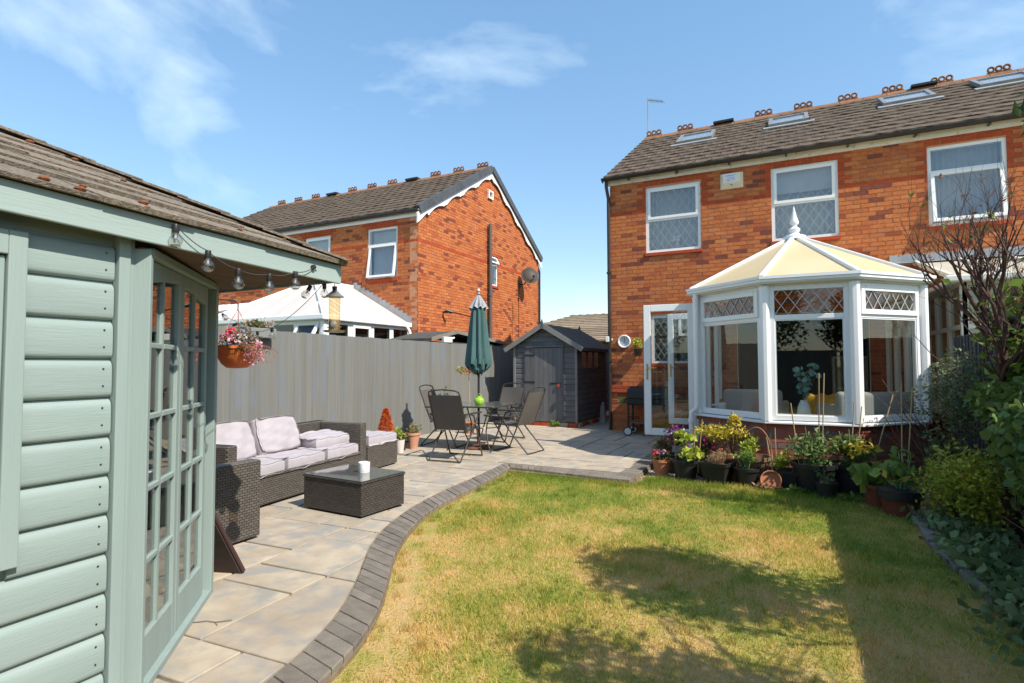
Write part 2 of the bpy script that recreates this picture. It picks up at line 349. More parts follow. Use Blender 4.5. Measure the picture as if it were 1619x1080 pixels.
def window(parent, M, s0, s1, z0, z1, lights, rec=.035, fw=.055, glass=None, lat=None, sill=None, blind=None, room=1.2, net=False):
    """lights: list of (s0,s1,z0,z1,sash,open angle) in window fractions"""
    g = glass or GLASS_UP; W, H = s1-s0, z1-z0
    fr = MB().ring(s0, s1, z0, z1, fw, rec, rec+.07); cut = []
    for (a, b, c, d, sash, ang) in lights:
        if c > 0.01: fr.box(s0+fw, s1-fw, rec+.004, rec+.066, z0+H*c-.025, z0+H*c+.025)
        if a > 0.01: fr.box(s0+W*a-.025, s0+W*a+.025, rec+.002, rec+.068, z0+fw, z1-fw)
    win = obj('window', fr.xf(M), UPVC, parent, w=True)
    for (a, b, c, d, sash, ang) in lights:
        p, q = s0+W*a+(fw if a < .01 else .025), s0+W*b-(fw if b > .99 else .025); r, t = z0+H*c+(fw if c < .01 else .025), z0+H*d-(fw if d > .99 else .025)
        R = Matrix.Translation((0, rec, t)) @ Matrix.Rotation(-ang, 4, 'X') @ Matrix.Translation((0, -rec, -t))
        if sash:
            sm = MB().ring(p-.012, q+.012, r-.012, t+.012, .05, rec-.018, rec+.03); obj('sash', sm.xf(M @ R), UPVC, win, w=True); p += .036; q -= .036; r += .036; t -= .036
        obj('pane', MB().box(p, q, rec+.006, rec+.012, r, t).xf(M @ R), g, win, w=True)
        if lat: obj('lead_lattice', lattice(p, q, r, t, rec+.001, lat[0], lat[1]).xf(M @ R), LEADCAME, win, w=True)
    if sill: obj('sill', MB().box(s0-.02, s1+.02, -.03, .05, z0-.065, z0-.002).xf(M), sill, win, w=True, bevel=.004)
    if net:
        nm = MB(); pts = [(s0+.02+(W-.04)*i/70, rec+.20+.012*math.sin(i*1.1)) for i in range(71)]
        for i in range(70): nm.add([(pts[i][0], pts[i][1], z0-.02), (pts[i+1][0], pts[i+1][1], z0-.02), (pts[i+1][0], pts[i+1][1], z1), (pts[i][0], pts[i][1], z1)], [(0,1,2,3)])
        obj('net_curtain', nm.xf(M), mat('grey_net', (.40,.40,.385), (.47,.47,.455), scale=3, rough=.9, trans=.15), win, w=True)
    if blind:
        bm = MB(); k = 30
        if blind[0] == 'roller': bm.box(s0+fw, s1-fw, rec+.12, rec+.125, z0+H*blind[1], z1-fw)
        else:
            pts = [(s0+fw+(s1-s0-2*fw)*i/60, rec+.15+.02*math.sin(i*1.3)) for i in range(61)]
            for i in range(60): bm.add([(pts[i][0], pts[i][1], z0+.05), (pts[i+1][0], pts[i+1][1], z0+.05), (pts[i+1][0], pts[i+1][1], z0+H*blind[1]), (pts[i][0], pts[i][1], z0+H*blind[1])], [(0,1,2,3)])
        obj('blind', bm.xf(M), mat('blind_cloth', (.72,.73,.74), None, rough=.9, trans=.2), win, w=True)
    if room:
        rm = MB(); a, b, c, d, e = s0-.35, s1+.35, z0-.7, z1+.15, room
        rm.box(a-.02, a, .25, e, c, d).box(b, b+.02, .25, e, c, d).box(a, b, e, e+.02, c, d).box(a, b, .25, e, c-.02, c).box(a, b, .25, e, d, d+.02)
        rm.box(a, s0, .24, .26, c, d).box(s1, b, .24, .26, c, d).box(s0, s1, .24, .26, c, z0).box(s0, s1, .24, .26, z1, d)
        rm.box(s0-.01, s0, .1, .25, z0, z1).box(s1, s1+.01, .1, .25, z0, z1).box(s0, s1, .1, .25, z0-.01, z0).box(s0, s1, .1, .25, z1, z1+.01)
        obj('room_shell', rm.xf(M), ROOM, win, w=True)
    return win
TW, TG, TT = .296, .33, .024
def tile_mb(x=0, y=0, z=0, w=TW-.006, l=.39):
    # one interlocking tile: gently rolled cross-section, thick lower edge
    prof = [(0, .006), (.04, .014), (.08, .006), (w-.05, .004), (w-.02, .012), (w, .008)]
    k = len(prof); v = []
    for (py, tilt) in ((0, .026), (l, 0)):
        for px, pz in prof: v.append((x+px, y+py, z+pz+tilt))
    for px, pz in prof: v.append((x+px, y, z+.002))
    f = [(i, i+1, k+i+1, k+i) for i in range(k-1)] + [(i+1, i, 2*k+i, 2*k+i+1) for i in range(k-1)]
    return v, f
def roof_slope(house, roof, x0, x1, eave, ridge, holes=(), n_single=300):
    """tiles from eave (y,z) to ridge (y,z); courses run along x"""
    ang = math.atan2(ridge[1]-eave[1], ridge[0]-eave[0]); sl = math.hypot(ridge[1]-eave[1], ridge[0]-eave[0])
    M = Matrix.Translation((0, eave[0], eave[1])) @ Matrix.Rotation(ang, 4, 'X'); rank = []
    n = int(sl/TG)
    for r in range(n+1):
        y = r*TG
        x = x0 - (TW/2 if r % 2 else 0)
        while x < x1-.02:
            a, b = max(x, x0), min(x+TW, x1); l = min(.39, sl-y)
            if l > .08 and b-a > .06 and not any(h[0] < (a+b)/2 < h[1] and h[2] < y+.17 < h[3] for h in holes):
                c = M @ Vector(((a+b)/2, y+.17, 0)); z, px, py = depth_of(c)
                rank.append((1/z if (z > 0 and -30 < px < 1650 and -30 < py) else 0, a, b, y, l))
            x += TW
    rank.sort(key=lambda t: -t[0]); rest = MB(); units = {}
    for i, (k, a, b, y, l) in enumerate(rank):
        w = round(b-a-.006, 3); dz = random.uniform(0, .006)
        if i < n_single and k > 0:
            key = (w, round(l, 2))
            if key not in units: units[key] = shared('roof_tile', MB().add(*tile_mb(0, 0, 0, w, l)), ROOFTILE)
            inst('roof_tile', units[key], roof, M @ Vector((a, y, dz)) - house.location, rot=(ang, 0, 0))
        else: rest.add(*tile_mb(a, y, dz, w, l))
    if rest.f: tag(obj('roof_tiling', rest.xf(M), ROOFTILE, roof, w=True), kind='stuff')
    return M
def crest_mb():
    mb = MB().box(-.2, .2, -.012, .012, .0, .05)
    for c in (-.13, 0, .13): mb.torus((c, 0, .105), .05, .022, 'y', 14, 6)
    return mb
CREST = shared('ridge_crest', crest_mb(), TERRA_RIDGE)
def ridge_cap():
    prof = [(-.13, -.075), (-.09, -.02), (-.045, .025), (0, .035), (.045, .025), (.09, -.02), (.13, -.075)]
    return MB().add([(x, p[0], p[1]) for x in (0, .44) for p in prof], [(i, i+1, 7+i+1, 7+i) for i in range(6)])
RIDGE = shared('ridge_tile', ridge_cap(), TERRA_RIDGE)
SKYGLASS = glass_mat('roof_window_glass', tint=(.9,.92,.94), refl=1.2, base=.06)
def roof_window(house, roof_M, x0, x1, y0, y1):
    fr = MB().ring(x0, x1, y0, y1, .075, .02, .10)
    fr.v = [(p[0], p[2], p[1]) for p in fr.v]
    o = obj('roof_window', fr.xf(roof_M), mat('grey_alu_frame', (.23,.23,.22), (.29,.28,.27), scale=6, rough=.4, metal=.3), house, w=True)
    obj('pane', MB().box(x0+.075, x1-.075, y0+.075, y1-.075, .075, .082).xf(roof_M), SKYGLASS, o, w=True)
    obj('blind', MB().box(x0+.075, x1-.075, y0+.075, y1-.075, .055, .06).xf(roof_M), mat('grey_blind', (.66,.68,.74), None, rough=.8), o, w=True)
    obj('flashing', MB().box(x0-.1, x1+.1, y0-.16, y0, .022, .05).xf(roof_M), LEAD, o, w=True)

FY = 11.06; EAVE = (10.95, 5.17); RDG = (14.71, 7.36); DEPTH = 7.3
def side_brick_mat():
    M = bpy.data.materials.new('plain_brick_side'); M.use_nodes = True; N = M.node_tree.nodes; L = M.node_tree.links; b = N['Principled BSDF']; b.inputs['Roughness'].default_value = .9
    tc = N.new('ShaderNodeTexCoord'); sp = N.new('ShaderNodeSeparateXYZ'); cb = N.new('ShaderNodeCombineXYZ'); ad = N.new('ShaderNodeMath'); L.new(tc.outputs['Object'], sp.inputs[0])
    L.new(sp.outputs[0], ad.inputs[0]); L.new(sp.outputs[1], ad.inputs[1]); L.new(ad.outputs[0], cb.inputs[0]); L.new(sp.outputs[2], cb.inputs[1])
    br = N.new('ShaderNodeTexBrick'); br.inputs['Scale'].default_value = 1; br.inputs['Brick Width'].default_value = .225; br.inputs['Row Height'].default_value = .075; br.inputs['Mortar Size'].default_value = .005
    br.inputs['Color1'].default_value = (.42,.17,.05,1); br.inputs['Color2'].default_value = (.26,.08,.03,1); br.inputs['Mortar'].default_value = (.42,.23,.13,1)
    L.new(cb.outputs[0], br.inputs['Vector']); L.new(br.outputs['Color'], b.inputs['Base Color']); return M
SIDEBRICK = side_brick_mat()

# ------------------------------------------------------------------ the house with the conservatory
HX0, HX1 = -3.25, 8.4
house = thing('brick_house', 'orange brick house with brown tiled roof and roof windows behind the hexagonal conservatory', 'house', (HX0, FY, 0))
Mf, _ = wall_M((0, FY), (1, FY))
wins = [(-2.52, -1.47, 3.565, 4.88), (-.24, .815, 3.57, 4.91), (2.075, 3.09, 3.58, 4.89), (5.2, 6.25, 3.58, 4.89)]
kit = (-2.44, -1.42, 1.36, 2.32); dooro = (-.85, 1.2, .25, 2.25)
opens = wins + [kit, dooro]
def red_f(s, z):
    if 4.40 < z < 4.475: return True
    for a, b, c, d in wins:
        if a-.14 < s < b+.14 and z > 4.44 and (s < a or s > b or z > d): return True
    if kit[0]-.13 < s < kit[1]+.13 and kit[3] < z < kit[3]+.16: return True
    return .775 < z < .95
wall = obj('wall', backing(HX0, HX1, -.1, 5.06, opens, .010, .25).xf(Mf), MORTAR, house, w=True)
brickwork(house, wall, (0, FY), (1, FY), lay(HX0, HX1, .03, 5.06, opens, red_f), BRICK, BRICK_RED)
obj('wall', MB().box(HX0+.002, HX0+.24, FY+.26, FY+DEPTH, -.1, 5.05).prism([(FY+.26, 5.05), (FY+DEPTH, 5.05), (14.71, 7.26)], HX0+.003, HX0+.2, 'x').box(HX0, HX1, FY+DEPTH-.2, FY+DEPTH+.02, -.1, 5.05), SIDEBRICK, house, w=True)
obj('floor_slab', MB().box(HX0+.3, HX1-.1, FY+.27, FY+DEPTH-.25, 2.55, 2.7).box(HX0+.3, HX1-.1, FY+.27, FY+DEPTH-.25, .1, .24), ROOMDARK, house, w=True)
obj('plinth_band', MB().box(HX0-.04, -2.6, FY-.035, FY-.004, .86, .935).box(HX0-.04, -1.3, FY-.035, FY-.004, .79, .855).box(HX0-.04, HX0-.004, FY, FY+3, .79, .935), BRICK_RED, house, w=True, bevel=.006)
def two_light(f): return [(0, 1, 0, f, False, 0), (0, 1, f, 1, True, 0)]
window(house, Mf, *wins[0], two_light(.5), lat=(.155, .235), sill=BRICK_RED, net=True)
window(house, Mf, *wins[1], two_light(.5), lat=(.155, .235), sill=BRICK_RED, blind=('roller', .66), net=True)
window(house, Mf, *wins[2], [(0, 1, 0, .68, True, rad(9)), (0, 1, .68, 1, False, 0)], sill=BRICK_RED, net=True)
window(house, Mf, *wins[3], two_light(.5), sill=BRICK_RED)
window(house, Mf, *kit, [(0, .5, 0, .55, False, 0), (0, .5, .55, 1, False, 0), (.5, 1, 0, .55, False, 0), (.5, 1, .55, 1, True, 0)], lat=(.13, .2), sill=BRICK_RED, glass=GLASS)
# room behind the conservatory
r = MB(); a, b, c, d = -1.6, 2.2, FY+.26, FY+4.2
r.box(a-.05, a, c, d, .2, 2.55).box(b, b+.05, c, d, .2, 2.55).box(a, b, d, d+.05, .2, 2.55).box(a, b, c, d, .2, .25)
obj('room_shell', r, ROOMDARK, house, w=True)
obj('opening_reveal', MB().box(dooro[0]-.012, dooro[0], FY-.005, FY+.27, .25, 2.25).box(dooro[1], dooro[1]+.012, FY-.005, FY+.27, .25, 2.25).box(dooro[0], dooro[1], FY-.005, FY+.27, 2.25, 2.262), UPVC, house, w=True)
# roof
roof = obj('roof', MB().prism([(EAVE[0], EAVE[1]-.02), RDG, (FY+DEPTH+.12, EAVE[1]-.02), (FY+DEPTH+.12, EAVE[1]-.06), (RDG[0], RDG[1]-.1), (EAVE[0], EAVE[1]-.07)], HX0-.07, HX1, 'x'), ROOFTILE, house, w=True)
ang = math.atan2(RDG[1]-EAVE[1], RDG[0]-EAVE[0]); up = lambda y: (y-EAVE[0])/math.cos(ang)
sky = [(-2.25, -1.46, up(13.02), up(13.80)), (-.31, .47, up(13.15), up(13.88)), (1.80, 2.67, up(13.26), up(13.98)), (3.38, 4.25, up(13.40), up(14.1))]
RM = roof_slope(house, roof, HX0-.1, HX1, EAVE, RDG, [(a+.02, b-.02, c-.1, d) for a, b, c, d in sky])
for q in sky: roof_window(house, RM, *q)
x = HX0-.09
while x < HX1: inst('ridge_tile', RIDGE, roof, Vector((x, RDG[0], RDG[1]+.012)) - house.location); x += .45
for cx in (-3.1, -2.3, -.45, .41, 1.32, 2.18, 3.07, 4.03, 4.9, 5.8): inst('ridge_crest', CREST, roof, Vector((cx, RDG[0], RDG[1]+.035)) - house.location)
for cx in (-1.36, 2.74, 5.4): obj('ridge_vent', MB().box(cx-.24, cx+.24, RDG[0]-.14, RDG[0]+.14, RDG[1]+.03, RDG[1]+.09), BLACKPL, roof, w=True, bevel=.01)
obj('fascia', MB().box(HX0-.06, HX1, FY-.026, FY-.004, 5.02, 5.16), UPVC_OLD, house, w=True)
gt = MB(); gp = [(-.055+.055-.055*math.cos(t)-.0, -.055*math.sin(t)) for t in [math.pi*i/8 for i in range(9)]]
for k in range(8):
    (a0, b0), (a1, b1) = gp[k], gp[k+1]; Y = FY-.030-.11; gt.add([(HX0-.13, Y+a0, 5.15+b0), (HX1, Y+a0, 5.15+b0), (HX1, Y+a1, 5.15+b1), (HX0-.13, Y+a1, 5.15+b1)], [(0,1,2,3)])
gt.box(HX0-.135, HX0-.125, FY-.14, FY-.03, 5.09, 5.152)
for k in range(12): gt.box(HX0+.4+k*.95, HX0+.43+k*.95, FY-.15, FY-.027, 5.075, 5.10)
obj('gutter', gt, GUTTER, house, w=True)
obj('downpipe', MB().tube([(HX0-.05, FY-.09, 5.1), (HX0-.05, FY-.09, 5.0), (HX0-.02, FY-.04, 4.75), (HX0-.02, FY-.045, 4.6), (HX0-.02, FY-.045, .03)], .034, 10).box(HX0-.06, HX0+.02, FY-.085, FY+.0, 3.2, 3.24).box(HX0-.06, HX0+.02, FY-.085, FY+.0, 1.4, 1.44), GUTTER, house, w=True, smooth=True)

# ------------------------------------------------------------------ things fixed to the house
al = thing('burglar_alarm_box', 'cream burglar alarm box with blue printed label high on the brick house wall', 'alarm box', (-.905, FY, 4.64))
bx = MB().add([(-.2,0,0),(.2,0,0),(.2,0,.29),(-.2,0,.29),(-.15,-.075,.09),(.15,-.075,.09),(.15,-.075,.27),(-.15,-.075,.27)], [(0,1,5,4),(1,2,6,5),(2,3,7,6),(3,0,4,7),(4,5,6,7),(3,2,1,0)])
obj('case', bx, mat('aged_cream_plastic', (.66,.61,.47), (.72,.68,.56), scale=5, rough=.45), al)
obj('printed_label', MB().box(-.095, .085, -.078, -.0755, .115, .262), mat('white_label', (.72,.74,.82), None, rough=.6), al)
INK = mat('blue_ink', (.12,.14,.42), None, rough=.6)
def text_mesh(name, s, size, loc, parent, m, rot=(rad(90), 0, 0), ext=.0008):
    cu = bpy.data.curves.new(name, 'FONT'); cu.body = s; cu.size = size; cu.extrude = ext; cu.align_x = 'CENTER'
    t = bpy.data.objects.new(name, cu); COL.objects.link(t); dg = bpy.context.evaluated_depsgraph_get(); me = bpy.data.meshes.new_from_object(t.evaluated_get(dg))
    bpy.data.objects.remove(t); bpy.data.curves.remove(cu); me.materials.clear(); o = link_mesh(name, me, m, parent); o.location = loc; o.rotation_euler = rot; return o
text_mesh('lettering', 'DIRECT', .05, (-.005, -.079, .208), al, INK)
obj('print_lines', MB().box(-.07, .07, -.0795, -.078, .180, .188).box(-.075, .06, -.0795, -.078, .155, .162).box(-.08, -.02, -.0795, -.078, .128, .14).box(.01, .07, -.0795, -.078, .132, .139), INK, al)
obj('lens', MB().lathe([(.012, 0), (.001, .008)], 10).xf(Matrix.Translation((0, -.058, .06)) @ Matrix.Rotation(rad(90), 4, 'X')), BLACKPL, al)
ck = thing('wall_clock', 'round white-rimmed wall clock with grey dial on the brick wall beside the open doors', 'clock', (-2.975, FY, 1.815))
RX = Matrix.Rotation(rad(90), 4, 'X')
obj('rim', MB().lathe([(.10,0),(.128,.0),(.132,.03),(.118,.042),(.102,.032),(.10,.012)], 32).xf(RX), UPVC, ck, smooth=True)
obj('dial', MB().lathe([(.104,.012),(.0001,.0125)], 28).xf(RX), mat('grey_dial', (.50,.53,.56), (.44,.47,.5), scale=8, rough=.5), ck)
hm = MB().box(-.004,.004,-.018,-.016,-.01,.06).box(-.003,.003,-.021,-.019,-.02,.085)
for k in range(12):
    t = k*math.pi/6; hm.box(.088*math.sin(t)-.004, .088*math.sin(t)+.004, -.015, -.013, .088*math.cos(t)-.004, .088*math.cos(t)+.004)
obj('hands', hm, BLACKPL, ck)
sb = thing('sensor_box', 'small white sensor box on the corner of the brick house by the downpipe', 'sensor', (HX0, FY, 1.86))
obj('case', MB().box(-.09, -.02, -.10, -.02, -.05, .06), UPVC, sb, bevel=.008); obj('bracket', MB().box(-.03, .03, -.03, 0, -.02, .02), UPVC, sb)
ta = thing('tv_aerial', 'thin television aerial on a mast above the house roof', 'aerial', (-3.3, 14.9, 7.2))
AL = mat('dull_aluminium', (.30,.30,.30), (.22,.21,.2), scale=9, rough=.5, metal=.6)
obj('mast', MB().tube([(0,0,0),(0,0,1.35)], .012, 6), AL, ta)
bm = MB().bar((0,0,1.30), (.42,-.05,1.16), .014)
obj('boom', bm, AL, ta)
for k in range(7):
    q = Vector((.05+.06*k, -.006*k, 1.285-.02*k)); obj('element', MB().bar(q+Vector((-.03,-.11+.005*k,.02)), q+Vector((.03,.11-.005*k,-.02)), .009), AL, ta)
# white flowers on the sill of the left bedroom window
PALE = mat('pale_wood', (.6,.58,.53), None, rough=.6)
fv = thing('flower_vase', 'small vase of white flowers behind the left upstairs window', 'vase', (-1.94, FY+.15, 3.625))
obj('vase', MB().lathe([(.03,0),(.035,.05),(.02,.12),(.026,.14)], 12), PALE, fv, smooth=True); fm_ = MB()
for k in range(9): fm_.ball((random.uniform(-.08,.08), random.uniform(-.03,.03), .2+random.uniform(-.03,.05)), .032, 8, 5)
tag(obj('blooms', fm_, mat('white_bloom', (.75,.75,.72), None, rough=.8), fv), kind='stuff')
# ------------------------------------------------------------------ hexagonal bay conservatory
CONS = thing('conservatory', 'white bay-fronted conservatory with cream roof panels, finial and brick dwarf wall', 'conservatory', (.15, 9.3, 0))
PA, PB, PC, PD, PE, PF = (-1.19, FY-.03), (-1.19, 8.40), (-.27, 7.63), (.70, 7.66), (1.50, 8.50), (1.50, FY-.03)
CILL, TRAN, HEAD, CFL = .67, 1.935, 2.33, .25
dwarf = None
def dwarf_wall(P, Q, s0=0, s1=None, n=90):
    M, a = wall_M(P, Q); L = math.dist(P, Q); s1 = s1 or L
    w_ = obj('dwarf_wall', MB().box(s0, s1, .010, .2, -.12, .62).xf(M), MORTAR2, CONS, w=True)
    brickwork(CONS, w_, P, Q, lay(s0, s1, -.06, .62, []), BRICK_DWARF, BRICK_DWARF, n_single=n)
    obj('cill', MB().add([(s0-.03,-.055,.622),(s1+.03,-.055,.622),(s1+.03,.1,.622),(s0-.03,.1,.622),(s0-.03,-.055,.645),(s1+.03,-.055,.645),(s1+.03,.1,CILL),(s0-.03,.1,CILL)], [(0,3,2,1),(4,5,6,7),(0,1,5,4),(1,2,6,5),(2,3,7,6),(3,0,4,7)]).xf(M), UPVC, CONS, w=True, bevel=.004)
    obj('inner_cill', MB().box(s0, s1, .12, .3, .66, .69).xf(M), UPVC, CONS, w=True)
dwarf_wall(PC, PD); dwarf_wall(PB, PC); dwarf_wall(PD, PE); dwarf_wall(PE, PF, n=0); dwarf_wall(PA, PB, 2.32, None, 10); dwarf_wall(PA, PB, 0, .66, 10)
for p in (PB, PC, PD, PE):
    obj('corner_post', MB().lathe([(.062, CILL-.02), (.062, HEAD)], 8, (p[0], p[1], 0), a0=rad(22)).xf(Matrix.Identity(4)), UPVC, CONS, w=True, bevel=.006)
def bay_light(P, Q, s0, s1, sash, lat=True, m=None):
    M, a = wall_M(P, Q); y0 = .0; m = m or GLASS
    fr = MB().ring(s0, s1, CILL-.005, HEAD, .062, y0, y0+.07).box(s0+.062, s1-.062, y0+.003, y0+.067, TRAN-.03, TRAN+.03)
    wnd = obj('window', fr.xf(M), UPVC, CONS, w=True, bevel=.005)
    bd = MB().ring(s0+.062, s1-.062, CILL+.057, TRAN-.03, .014, y0+.01, y0+.05); obj('glazing_bead', bd.xf(M), UPVC, wnd, w=True)
    obj('pane', MB().box(s0+.076, s1-.076, y0+.028, y0+.034, CILL+.071, TRAN-.044).xf(M), m, wnd, w=True)
    p, q, r, t = s0+.062, s1-.062, TRAN+.03, HEAD-.062
    if sash:
        obj('sash', MB().ring(p-.02, q+.02, r-.02, t+.02, .062, y0-.022, y0+.028).xf(M), UPVC, wnd, w=True, bevel=.006); p += .042; q -= .042; r += .042; t -= .042
    obj('pane', MB().box(p, q, y0+.012, y0+.018, r, t).xf(M), m, wnd, w=True)
    if lat: obj('lead_lattice', lattice(p, q, r, t, y0+.006, .155, .225, .009).xf(M), LEADCAME, wnd, w=True)
L1 = math.dist(PB, PC); L2 = math.dist(PC, PD); L3 = math.dist(PD, PE)
bay_light(PB, PC, .05, L1-.05, True); bay_light(PC, PD, .05, L2-.05, False); bay_light(PD, PE, .05, L3-.05, True)
bay_light(PA, PB, 2.36, 2.58, False, False)
for k in range(3): bay_light(PE, PF, .05+k*.83, .05+(k+1)*.83-.01, k == 1)
# eaves beam and gutter that follow the bay
def offs(d): 
    pts = [PA, PB, PC, PD, PE, PF]; out = []
    for i, p in enumerate(pts):
        n = Vector((0, 0))
        for a, b in ((pts[i-1] if i else None, p), (p, pts[i+1] if i < 5 else None)):
            if a is None or b is None: continue
            t = Vector((b[0]-a[0], b[1]-a[1])).normalized(); n += Vector((t.y, -t.x))
        n.normalize(); k = 1
        if 0 < i < 5:
            t = Vector((pts[i+1][0]-p[0], pts[i+1][1]-p[1])).normalized(); k = 1/max(.5, n.dot(Vector((t.y, -t.x))))
        out.append((p[0]+n.x*d*k, p[1]+n.y*d*k))
    return out
def sweep(prof):
    """prof: (offset, z) loop swept round the bay"""
    rings = [offs(d) for d, z in prof]; mb = MB(); k = len(prof)
    v = [(rings[j][i][0], rings[j][i][1], prof[j][1]) for i in range(6) for j in range(k)]
    f = [(i*k+j, (i+1)*k+j, (i+1)*k+(j+1) % k, i*k+(j+1) % k) for i in range(5) for j in range(k)] + [tuple(range(k)), tuple(range(5*k, 6*k))]
    return mb.add(v, f)
obj('eaves_beam', sweep([(.03, HEAD), (.03, 2.40), (-.08, 2.40), (-.08, HEAD)]), UPVC, CONS, w=True)
obj('gutter', sweep([(.035, 2.355), (.09, 2.345), (.125, 2.37), (.125, 2.40), (.14, 2.405), (.14, 2.44), (.128, 2.44), (.12, 2.41), (.045, 2.39)]), UPVC, CONS, w=True)
HUB = Vector((.10, 9.15, 3.23)); HUBW = Vector((.10, FY-.03, 3.23)); E = [Vector((p[0], p[1], 2.425)) for p in offs(.085)]
CREAM = mat('cream_polycarbonate', (.80,.66,.40), (.84,.71,.46), scale=1.5, rough=.35, trans=.35)
CREAM_S = mat('cream_blind', (.62,.55,.34), (.68,.6,.38), scale=2, rough=.6, trans=.25)
def slab(name, pts, m, t=.025, parent=CONS):
    P = [Vector(p) for p in pts]; n = (P[1]-P[0]).cross(P[2]-P[0]).normalized(); n = n if n.z > 0 else -n; k = len(P)
    mb = MB().add([p for p in P] + [p-n*t for p in P], [tuple(range(k)), tuple(range(2*k-1, k-1, -1))] + [(i, (i+1) % k, k+(i+1) % k, k+i) for i in range(k)])
    return obj(name, mb, m, parent, w=True)
crf = slab('roof', [HUBW, HUB, E[1], E[0]], CREAM)
for t in ((HUB, E[1], E[2]), (HUB, E[2], E[3]), (HUB, E[3], E[4])): slab('roof_panel', t, CREAM, parent=crf)
slab('roof_panel', [HUB, HUBW, E[5], E[4]], CREAM, parent=crf)
for e in E[1:5]: obj('rafter', MB().bar(HUB+Vector((0,0,.012)), e+Vector((0,0,.014)), .06, .05), UPVC, crf, w=True, bevel=.012)
for k in (1, 2):
    for A_, B_ in ((E[0], E[1]), (E[5], E[4])):
        t = k/3; obj('rafter', MB().bar(HUBW.lerp(HUB, t)+Vector((0,0,.012)), A_.lerp(B_, t)+Vector((0,0,.012)), .05, .045), UPVC, crf, w=True)
obj('ridge', MB().bar(HUBW+Vector((0,0,.02)), HUB+Vector((0,-.05,.02)), .14, .06), UPVC, crf, w=True, bevel=.02)
obj('finial', MB().lathe([(.16,-.05),(.15,0),(.075,.03),(.055,.05),(.075,.085),(.08,.11),(.045,.14),(.032,.16),(.06,.19),(.062,.22),(.035,.30),(.018,.38),(.002,.46)], 16, HUB), UPVC, crf, smooth=True, w=True)
obj('downpipe', MB().tube([(-1.19, 8.285, 2.36), (-1.19, 8.285, .80), (-1.2, 8.285, .73), (-1.26, 8.28, .68), (-1.275, 8.28, .60), (-1.275, 8.28, -.06)], .034, 12).lathe([(.043, .53), (.043, .58)], 12, (-1.275, 8.28, 0)), UPVC, CONS, smooth=True, w=True)
# door frame and open leaves in the left side
DY0, DY1 = 8.76, 10.36
Md, _ = wall_M(PA, PB); s_a, s_b = PA[1]-DY1, PA[1]-DY0
obj('door_frame', MB().box(s_a-.05, s_a, 0, .07, CFL-.03, HEAD).box(s_b, s_b+.05, 0, .07, CFL-.03, HEAD).box(s_a, s_b, 0, .07, HEAD-.06, HEAD).box(s_a, s_b, -.04, .07, CFL-.05, CFL).xf(Md), UPVC, CONS, w=True)
obj('side_infill', MB().ring(.02, s_a-.05, .67, HEAD, .05, .0, .06).xf(Md), UPVC, CONS, w=True)
obj('doorstep', MB().box(-1.62, -1.2, DY0-.1, DY1+.1, -.02, .13), mat('grey_concrete', (.28,.27,.25), (.35,.33,.3), scale=8, rough=.9, bump=.3), CONS, w=True, bevel=.012)
GOLD = mat('brass', (.55,.38,.14), None, rough=.3, metal=.8)
def leaf(P, Q, name='door'):
    M, a = wall_M(P, Q); W = math.dist(P, Q); z0, z1 = CFL+.02, HEAD-.055
    d = obj(name, MB().ring(0, W, z0, z1, .105, -.03, .03).xf(M), UPVC, CONS, w=True, bevel=.006)
    obj('edge_seal', MB().box(-.012, 0, -.012, .022, z0+.03, z1-.03).xf(M), mat('rubber_grey', (.2,.2,.2), None, rough=.6), d, w=True)
    obj('pane', MB().box(.105, W-.105, -.006, .006, z0+.105, z1-.105).xf(M), GLASS, d, w=True)
    for y in (-.034, .034):
        s = 1 if y > 0 else -1
        obj('handle', MB().box(.035, .065, min(y, y-s*.008), max(y, y-s*.008), 1.12, 1.36).tube([(.05, y, 1.3), (.05, y+s*.045, 1.3), (.17, y+s*.05, 1.3)], .009, 7).xf(M), GOLD, d, w=True)
    for z in (z0+.2, z1-.2): obj('hinge', MB().box(W-.01, W+.05, -.02, .02, z-.05, z+.05).xf(M), UPVC, d, w=True)
leaf((-2.03, DY0-.07), (-1.27, DY0-.03)); leaf((-2.00, DY1+.10), (-1.25, DY1+.03))
# floor of the bay
fl = [(PA[0]+.05, FY), (PB[0]+.05, PB[1]), (PC[0], PC[1]+.05), (PD[0], PD[1]+.05), (PE[0]-.05, PE[1]), (PF[0]-.05, FY)]
obj('floor', MB().prism(fl, .2, CFL, 'z'), mat('oak_floor', (.24,.16,.09), (.30,.2,.12), scale=4, stretch=(1,8,1), rough=.5), CONS, w=True)

# furniture inside
GREYF = mat('grey_upholstery', (.38,.37,.36), (.44,.43,.42), scale=60, rough=.95, bump=.2, bscale=300)
def tub_chair(name, label, loc, rz, w=.75):
    t = thing(name, label, 'armchair', loc, rz)
    obj('seat', MB().box(-w/2+.08, w/2-.08, -.33, .3, .18, .42), GREYF, t, bevel=.05, seg=4)
    obj('backrest', MB().box(-w/2, w/2, -.42, -.27, .12, .74), GREYF, t, bevel=.06, seg=4)
    for s in (-1, 1): obj('arm', MB().box(s*w/2-(.1 if s > 0 else 0), s*w/2+(0 if s > 0 else .1), -.3, .3, .12, .56), GREYF, t, bevel=.045, seg=4)
    for sx in (-1, 1):
        for sy in (-.3, .24): obj('leg', MB().lathe([(.012, 0), (.02, .14)], 8, (sx*(w/2-.08), sy, 0)), PALE, t)
    return t
tub_chair('armchair', 'grey upholstered armchair behind the left bay window of the conservatory', (-.45, 9.15, CFL), rad(-8), .8)
tub_chair('armchair', 'grey upholstered armchair behind the right bay window of the conservatory', (.86, 8.95, CFL), rad(20), .95)
th_ = thing('mustard_throw', 'mustard yellow throw folded over a low seat inside the conservatory', 'throw', (.42, 9.45, CFL))
